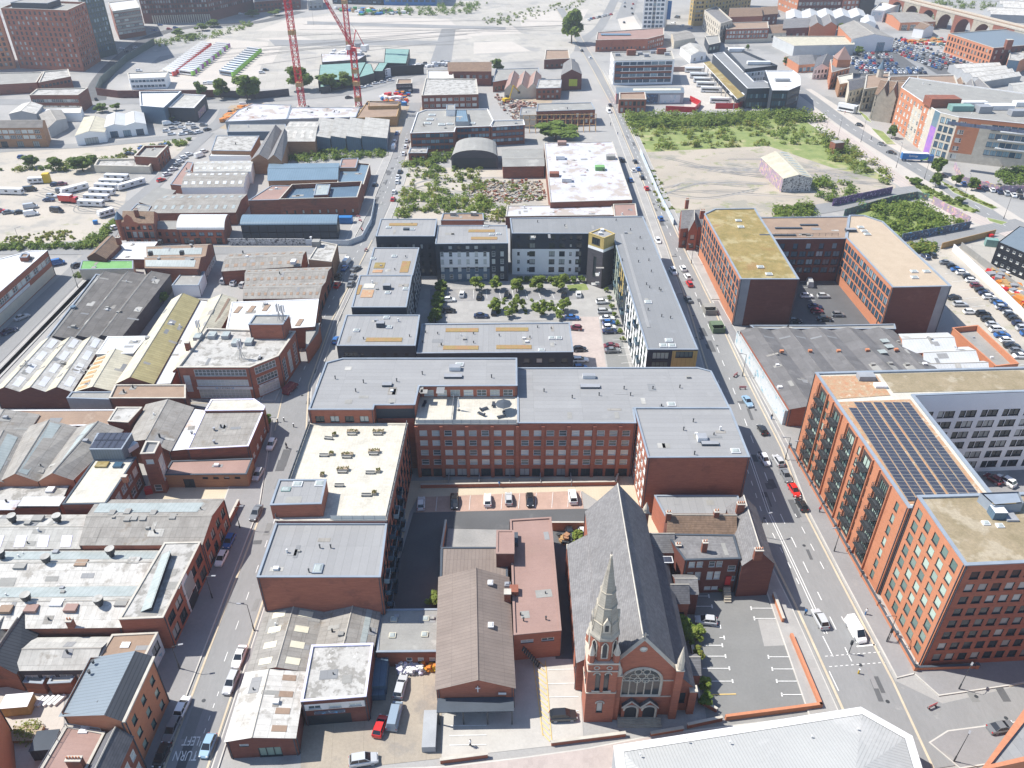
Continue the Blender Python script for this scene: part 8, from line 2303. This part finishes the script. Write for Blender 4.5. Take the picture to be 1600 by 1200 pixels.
for k,(px,py,h,w_,t,lb)in enumerate(((1064,990,4,4.4,'g','tall green shrub against the church aisle'),(1072,1003,3.4,3.6,'g','second green shrub against the church aisle'),(1089,996,3.2,3.6,'l','pale shrub in the brick planter at the church car park'),(1090,1032,3.2,3.4,'y','yellow shrub beside the church car park bays'),(1098,1075,2.8,3.0,'l','round lime shrub near the church porch'),(1100,1098,2.4,2.8,'g','low dark shrub beside the yellow bay line'),(1124,925,1.2,1.6,'l','tiny bright shrub below the sash windows'),(681,948,3.4,4.0,'l','leafy bush beside the brown-roofed hall and the driveway'),(908,852,4,4,'l','climbing bush on the brick yard wall by the church'),(255,474,4,4.6,'g','dark bush in the gap beside the mustard shed'),(278,458,3,3.2,'l','small bush by the white yard wall'),(418,664,3,3.6,'d','dark bush in the shade of the grey corner shed'))):
 tree(lb,px,py,h,w_,t,None,'shrub',k)
for k,(px,py,h,w_,lb)in enumerate(((1464,272,8,7,'dark conical street tree below the orange office'),(1461,292,6.5,6,'street tree on the tram side planting bed'),(1493,290,5.5,5,'small street tree beside the bright mural'),(1518,297,6,5,'pointed street tree right of the bright mural'),(1393,216,7,6,'dark street tree at the stone pub corner'),(1339,86,6,8,'round tree beside the pale warehouse gable'),(1230,102,6,7,'round tree beside the hipped shop'),(1168,78,4,3.5,'small conical tree in front of the white shed'),(1500,318,3,5,'low bed shrub on the tram side'),(1430,288,3,6,'low bed shrub near the lorry'),(1312,48,6,8,'green tree between the white sheet roofs'),(905,75,1,1,''))):
 if lb:
  tree(lb,px,py,h,w_,'g','street trees by the high street',k=k)
for k,(px,py,h,w_)in enumerate(((52,262,6,8),(88,266,6.5,9),(130,268,7,12),(146,258,5,6),(160,175,5,9),(182,172,4,6),(278,56,5,12),(316,48,6,12),(335,42,6,14),(300,60,4,10),(395,26,6,14),(430,24,5,12))):
 tree('wild bush on the left waste ground, %s in order from the near side'%ORD[k],px,py,h,w_,'g' if k%2 else 'd','wild bushes on the left waste ground','shrub',k)
def scrub(name,pix,n,hmin,hmax,mats,seed,per=48,size=.42):
 n=int(n*1.5)
 R=random.Random(seed)
 P=[G(*p)for p in pix]
 x0,x1,y0,y1=min(p.x for p in P),max(p.x for p in P),min(p.y for p in P),max(p.y for p in P)
 def inside(x,y):
  c=False
  for i in range(len(P)):
   a,b_=P[i],P[i-1]
   if(a.y>y)!=(b_.y>y)and x<(b_.x-a.x)*(y-a.y)/(b_.y-a.y)+a.x:
    c=not c
  return c
 mb=MB();k=0
 while k<n:
  x,y=R.uniform(x0,x1),R.uniform(y0,y1)
  if not inside(x,y):
   continue
  k+=1
  h=R.uniform(hmin,hmax)*R.uniform(.6,1);r=h*R.uniform(.55,.95)
  q=R.choice(mats)
  for j in range(3):
   leaf_cloud(mb,(x+R.uniform(-r,r)*.6,y+R.uniform(-r,r)*.6,h*R.uniform(.35,.6)),(r*.7,r*.7,h*.5),per//3,R,size*(.6+h/5),q)
 o=obj(name,mb.mesh(name));o['kind']='stuff'
 return o
g1,g2,g3=['leaf_green','leaf_dark'],['leaf_lime','leaf_green'],['leaf_yellow','leaf_lime']
scrub('scrub',[(975,200),(982,182),(1120,182),(1262,178),(1285,190),(1180,196),(1060,200),(990,202)],210,3,6,[g1,g2,g2],11)
scrub('scrub',[(982,200),(1240,194),(1305,226),(1200,228),(1005,236)],120,1.0,4.2,[g2,g3,g3,g2],12)
scrub('scrub',[(1270,200),(1330,228),(1395,280),(1385,290),(1300,250)],60,2,4.5,[g1,g2,g3],13)
scrub('scrub',[(1268,280),(1330,285),(1335,310),(1290,318),(1270,300)],26,2.5,4.5,[g1,g2],14)
scrub('scrub',[(1205,332),(1262,322),(1272,338),(1215,346)],40,2.5,4.5,[g1,g2],15)
scrub('scrub',[(1345,325),(1430,318),(1505,350),(1480,360),(1400,374),(1385,355)],120,1.5,4.5,[g1,g2,g2],16)
scrub('scrub',[(1420,385),(1458,384),(1462,397),(1430,398)],22,2,4,[g3,g1],17)
scrub('scrub',[(1555,270),(1640,272),(1640,295),(1570,290)],50,3,5.5,[g1],18)
scrub('scrub',[(618,345),(630,296),(680,296),(740,310),(790,318),(790,348),(760,350),(690,335),(650,340)],95,1.4,5,[g2,g2,g3,g1],19)
scrub('scrub',[(632,258),(700,262),(760,268),(780,296),(700,300),(640,296)],70,.8,3.4,[g2,g1,g3],20)
scrub('scrub',[(625,262),(660,246),(712,240),(714,250),(650,262)],40,2,4,[g1,g2],21)
scrub('scrub',[(440,248),(460,240),(605,236),(606,246),(460,254)],70,1.5,3.5,[g1,g2],22)
scrub('scrub',[(-20,386),(130,382),(180,345),(190,348),(150,388),(-20,392)],110,1.2,3,[g1,g2],23)
scrub('scrub',[(5,372),(100,358),(130,376),(10,382)],60,.4,1.2,[g3],24)
scrub('scrub',[(-10,268),(100,258),(170,246),(200,236),(260,224),(305,218),(290,228),(200,250),(100,268)],80,.8,3,[g2,g3,g1],25)
scrub('scrub',[(232,66),(330,52),(395,34),(400,42),(340,58),(250,74)],50,2,4.5,[g1,g2],26)
scrub('scrub',[(560,22),(700,8),(760,6),(740,22),(600,26)],70,2,6,[g1],27)
scrub('scrub',[(740,30),(870,6),(930,-6),(900,12),(800,40),(752,38)],70,1,3.2,[g1,g2],28)
scrub('scrub',[(1010,260),(1032,330),(1055,330),(1020,262)],50,.3,1.2,[g3,g2],29)
scrub('scrub',[(1400,20),(1480,40),(1475,26),(1420,12)],26,3,6,[g1],30)
scrub('scrub',[(1450,8),(1560,20),(1560,10),(1460,0)],40,2,5,[g1,g2],31)
scrub('scrub',[(1412,276),(1455,296),(1528,331),(1518,333),(1450,308)],60,.5,1.6,[g2,g1],32)
scrub('scrub',[(1465,281),(1500,299),(1558,326),(1550,327),(1490,300)],40,.4,1.2,[g2,g3],33)
scrub('planter_greenery',[(27,1138),(62,1136),(58,1156),(28,1158)],16,1.2,2,[g2,g3],34,40,.2)
scrub('climbing_greenery',[(120,432),(128,428),(128,436)],3,1,2,[g1],35)
scrub('wall_greenery',[(262,188),(300,184),(300,188),(265,192)],20,3,5,[g2],36)
scrub('bed_planting',[(640+135,470),(870,470),(880,490),(780,492)],40,.5,1.4,[g2,g1],37)
# rubble, sacks
def heap(name,pix,n,smin,smax,mats,seed,hmax=1.2):
 R=random.Random(seed);P=[G(*p)for p in pix]
 mb=MB()
 for _ in range(n):
  a,b_,c=R.sample(range(len(P)),3)if len(P)>3 else(0,1,2)
  u,v=R.random(),R.random()
  if u+v>1:u,v=1-u,1-v
  p=P[a]+(P[b_]-P[a])*u+(P[c]-P[a])*v
  s=R.uniform(smin,smax)
  mb.box((p.x,p.y,R.uniform(0,hmax)*R.random()),(s*R.uniform(.6,1.6),s,s*R.uniform(.3,.8)),R.choice(mats),R.uniform(0,pi))
 o=obj(name,mb.mesh(name));o['kind']='stuff'
heap('rubble',[(730,296),(760,284),(848,284),(852,312),(800,318),(742,314)],1100,.25,1.0,['concrete','felt_grey','soil','soil','old_brick','stone'],5,.7)
scrub('scrub',[(730,296),(760,284),(848,284),(852,312),(800,318),(742,314)],26,.8,2.6,[g2,g3],40)
heap('rubble',[(770,150),(800,165),(850,165),(846,190),(800,188)],300,.4,1.6,['felt_pink','old_brick','concrete'],6,1.5)
heap('building_materials',[(345,192),(362,176),(392,166),(400,172),(365,190)],160,.8,2.6,['wood','orange_paint','tan_brick'],7)
heap('building_materials',[(590,152),(620,146),(640,150),(636,166),(600,160)],70,.8,2.4,['orange_paint','red_paint','vent_white','blue_paint'],8)
heap('sacks',[(620,1034),(660,1030),(664,1052),(624,1056)],170,.4,.7,['vent_white','vent_white','coping_lilac'],9,1.4)
heap('sacks',[(656,1034),(684,1034),(682,1048),(658,1050)],90,.4,.7,['orange_paint','yellow_paint'],10,1.2)
heap('yard_clutter',[(1530,420),(1560,440),(1640,520),(1640,500),(1570,430)],140,.8,2.4,['orange_paint','vent_white','wood','steel_grey','red_paint'],11)
heap('yard_clutter',[(870,838),(918,836),(900,850),(875,852)],40,.5,1.2,['wood','tan_brick','dark_steel'],12)
heap('site_clutter',[(1405,66),(1470,62),(1480,72),(1440,70)],120,1,3,['orange_paint','vent_white','red_paint','green_copper','wood'],13)
heap('site_clutter',[(520,14),(600,18),(640,22),(560,24)],100,1.2,4,['vent_white','steel_grey','blue_paint','green_paint','rust_sheet'],14)
heap('sheet_heap',[(503,97),(560,93),(572,86),(520,88)],90,1,3,['vent_white','steel_grey'],15,5)
heap('fly_tip',[(610,110),(700,104),(700,99),(620,106)],90,1,3,['steel_grey','vent_white','dark_steel'],16)
# ------------------------------------------------------------------ street furniture
def lamp(label,px,py,h=8.0,arm=1.4,ang=0.0,group='street lamps'):
 o=empty('street_lamp',label,'street lamp',G(px,py,.1),group,ang)
 m=MB();m.cyl((0,0,0),.14,1.4,'dark_steel',6);m.bar((0,0,1.4),(0,0,h),.08,'dark_steel',6,.05);m.bar((0,0,h),(arm,0,h+.25),.05,'dark_steel',5);obj('pole',m.mesh('pole'),o)
 m=MB();m.box((arm+.3,0,h+.18),(.8,.3,.14),'steel_grey');obj('lamp_head',m.mesh('lamp_head'),o)
for px,py,h,a,lb in((1498,1077,5.2,.8,'tall lamp post on the pavement of the lower right side street'),(1385,1003,7,3.2,'street lamp against the orange brick flats near the crossing'),(1303,862,6.5,3.2,'street lamp on the pavement below the middle balconies'),(1227,718,6.5,3.2,'street lamp beside the black parked row at the far balconies'),(1246,724,6.5,3.2,'second street lamp under the far black balconies'),(1186,838,6,.3,'street lamp outside the brick house on the main street'),(1495-5,1190,6,.8,'grey lamp post on the lower right pavement island'),(397,985,7,3.1,'street lamp beside the rooflight sheds on the left street'),(332,935,6,0,'street lamp outside the old warehouse in shade'),(281,1045,6,.2,'street lamp by the graffitied shopfront'),(375,825,6,0,'street lamp at the forecourt pillars'),(122,450,8,1.5,'thin lamp post on the diagonal left street'),(35,389,8,.5,'thin lamp post by the dirt lot verge'),(1160,588,7,3,'street lamp at the mural wall of the main street'),(1160-80,412,7,3,'street lamp outside the green-roofed flats'),(1288,215,10,1.5,'tall mast light at the top of the tramway'),(1308,220,11,1.5,'second mast light along the tramway'),(1345,222,11,1.5,'third mast light along the tramway'),(1400,262,11,1.5,'mast light opposite the orange office'),(1444,280,11,1.5,'mast light beside the blue lorry'),(1503,318,12,1.5,'mast light in the tram side planting bed'),(1568,342,12,1.5,'mast light near the crossing bollards')):
 lamp(lb,px,py,h,1.2,a)
def signal(label,px,py,ang):
 o=empty('traffic_light',label,'traffic light',G(px,py,.12),'traffic lights at the crossing',ang)
 m=MB();m.bar((0,0,0),(0,0,3.2),.07,'dark_steel',6);obj('pole',m.mesh('pole'),o)
 m=MB();m.box((.15,0,2.3),(.3,.4,1.0),'dark_steel');obj('signal_head',m.mesh('signal_head'),o)
 m=MB()
 for k,c in enumerate(('green_paint','yellow_paint','lamp_red')):
  m.box((.32,0,2.38+.3*k),(.05,.2,.2),c)
 obj('lens',m.mesh('lens'),o);kind(o.children[-1],'stuff')
signal('traffic light on the island in the middle of the main street',1326,1021,1.6)
signal('traffic light on the right kerb beside the white van',1388,1002,1.6)
for k,(px,py,c,lb)in enumerate(((1341,1052,'yellow_paint','yellow topped bollard on the lower island of the crossing'),(1418,385,'dark_steel','black bollard at the tram crossing'),(424,659,'dark_steel','first bollard on the corner pavement of the left street'),(434,659,'dark_steel','second bollard on the corner pavement of the left street'),(444,658,'dark_steel','third bollard on the corner pavement of the left street'),(459,667,'dark_steel','bollard standing apart beside the yellow corner line'))):
 o=empty('bollard',lb,'bollard',G(px,py,.15))
 m=MB();m.cyl((0,0,0),.14,1.0,c,8);obj('post',m.mesh('post'),o);m=MB();m.cyl((0,0,1.0),.17,.12,'vent_white',8);obj('cap',m.mesh('cap'),o)
for k,(px,py)in enumerate(((1160,608),(1456,1106),(1149,588),(572,392),(567,368),(566,360),(563,346),(560,340))):
 o=empty('barrier',('red and white street works barrier '+('beside the mural wall of the main street','at the lower right kerb corner','leaning at the mural wall','at the crossing end of the pale hoarding','first inside the pale hoarding','second inside the pale hoarding','third inside the pale hoarding','farthest inside the pale hoarding')[k]),'barrier',G(px,py,.12),'street works barriers',.4*k)
 m=MB();m.box((0,0,.35),(1.9,.06,.2),'red_paint');m.box((0,0,.6),(1.9,.06,.18),'vent_white');m.box((0,0,.82),(1.9,.06,.18),'red_paint');obj('board',m.mesh('board'),o)
 m=MB();m.box((-.7,0,0),(.1,.6,.4),'dark_steel');m.box((.7,0,0),(.1,.6,.4),'dark_steel');obj('foot',m.mesh('foot'),o)
M('felt_mossy',(.13,.18,.11),(.1,.14,.09),fine=.2)
# brick shelters on the pavement of the main street
for k,(px,py,c,lb)in enumerate(((1108,487,'felt_grey','small grey open kiosk on the pavement of the main street'),(1120,515,'felt_mossy','green roofed open skip on the pavement of the main street'))):
 o=empty('skip_container',lb,'skip',G(px,py,.12),None,.05)
 m=MB();m.box((0,0,0),(3.6,4.6,.15),c)
 for x,y,a,d in((-1.8,0,.12,4.6),(1.8,0,.12,4.6),(0,2.3,3.5,.12),(0,-2.3,3.5,.12)):
  m.box((x,y,.15),(a,d,1.6),c)
 obj('body',m.mesh('body'),o);m=MB();m.box((0,.9,1.76),(3.7,2.6,.12),c);obj('lid',m.mesh('lid'),o)
for k,(px,py,c,lb)in enumerate(((234,770,'red_paint','red wheeled bin in the shaded corner of the forecourt'),(484,536,'red_paint','red wheeled bin beside the shed on the left street'),(1547,384-12,'red_paint','red skip bin at the top of the gravel yard'),(150,350,'blue_paint','blue bin beside the nearest caravan'))):
 boxthing('wheeled_bin',lb,'bin',px,py,(1.6,1.3,1.3),c,.3,lid=c)
 # people: small walking figures far below
def person(label,px,py,top,legs,rot):
 o=empty('person',label,'person',G(px,py,.15),None,rot)
 m=MB()
 for s,dx in((-1,.16),(1,-.16)):
  m.bar((dx,s*.1,0),(0,s*.09,.86),.075,legs,6,.1);m.box((dx+.05,s*.1,0),(.26,.1,.08),'dark_steel')
  m.bar((0,s*.2,1.4),(-dx*.8,s*.26,.82),.06,top,5,.045)
 m.cyl((0,0,.84),.17,.5,top,8,.2);m.cyl((0,0,1.34),.2,.14,top,8,.08);m.cyl((0,0,1.48),.06,.08,'skin',6)
 m.cyl((0,0,1.55),.085,.12,'skin',8,.1);m.cyl((-.01,0,1.67),.105,.1,'bark',8,.05)
 obj('figure',m.mesh('figure'),o)
M('skin',(.45,.28,.2),fine=0)
for px,py,t,l,r,lb in((1205,655,'dark_cladding','blue_paint',1.6,'person in dark top walking past the mural wall'),(1030,325,'vent_white','dark_cladding',1.4,'person in white top beside the turquoise hoarding'),(954,196,'dark_cladding','dark_cladding',1,'person in black crossing the upper main street'),(965,211,'dark_cladding','blue_paint',2,'person in black on the upper main street pavement'),(1361,218,'dark_cladding','dark_cladding',0,'person in dark clothes walking on the tram promenade'),(1320,178,'red_paint','dark_cladding',2,'person in red top near the double-decker bus'),(1258,960,'blue_paint','dark_cladding',1.2,'person in blue top on the pavement outside the church car park'),(1352,960,'vent_white','blue_paint',1.6,'person in white top on the pavement above the crossing'),(448,700,'dark_cladding','felt_grey',1.5,'person in dark top on the corner pavement of the left street'),(1280,800,'red_paint','dark_cladding',1.7,'person in red top walking below the black balconies'),(1130,470,'felt_brown','dark_cladding',1.5,'person in brown top on the pavement outside the green-roofed flats'),(780,760,'blue_paint','felt_grey',.2,'person in blue top on the tan paving of the brick courtyard'),(735,1165,'vent_white','dark_cladding',0,'person in white top on the hall forecourt')):
 person(lb,px,py,t,l,r)
 # front garden and low railings in front of the glazed facades
 # ------------------------------------------------------------------ haze
hz=MB();hz.prism([(-1500,-30),(1500,-30),(1500,1500),(-1500,1500)],-1.5,126,'concrete',None,True)
hm=bpy.data.materials.new('haze');hm.use_nodes=True
hn=hm.node_tree;hn.nodes.clear()
ho=hn.nodes.new('ShaderNodeOutputMaterial');hv=hn.nodes.new('ShaderNodeVolumePrincipled')
hv.inputs['Color'].default_value=(.80,.88,1.0,1);hv.inputs['Density'].default_value=HAZE;hv.inputs['Anisotropy'].default_value=.2
hn.links.new(hv.outputs[0],ho.inputs['Volume'])
me=hz.mesh('haze');me.materials.clear();me.materials.append(hm)
hob=obj('haze',me);hob['kind']='stuff'
dups={k:v for k,v in USED.items()if len(v)>1}
print('labels',len(USED),'dups',len(dups),list(dups)[:5],'objects',len(bpy.data.objects))
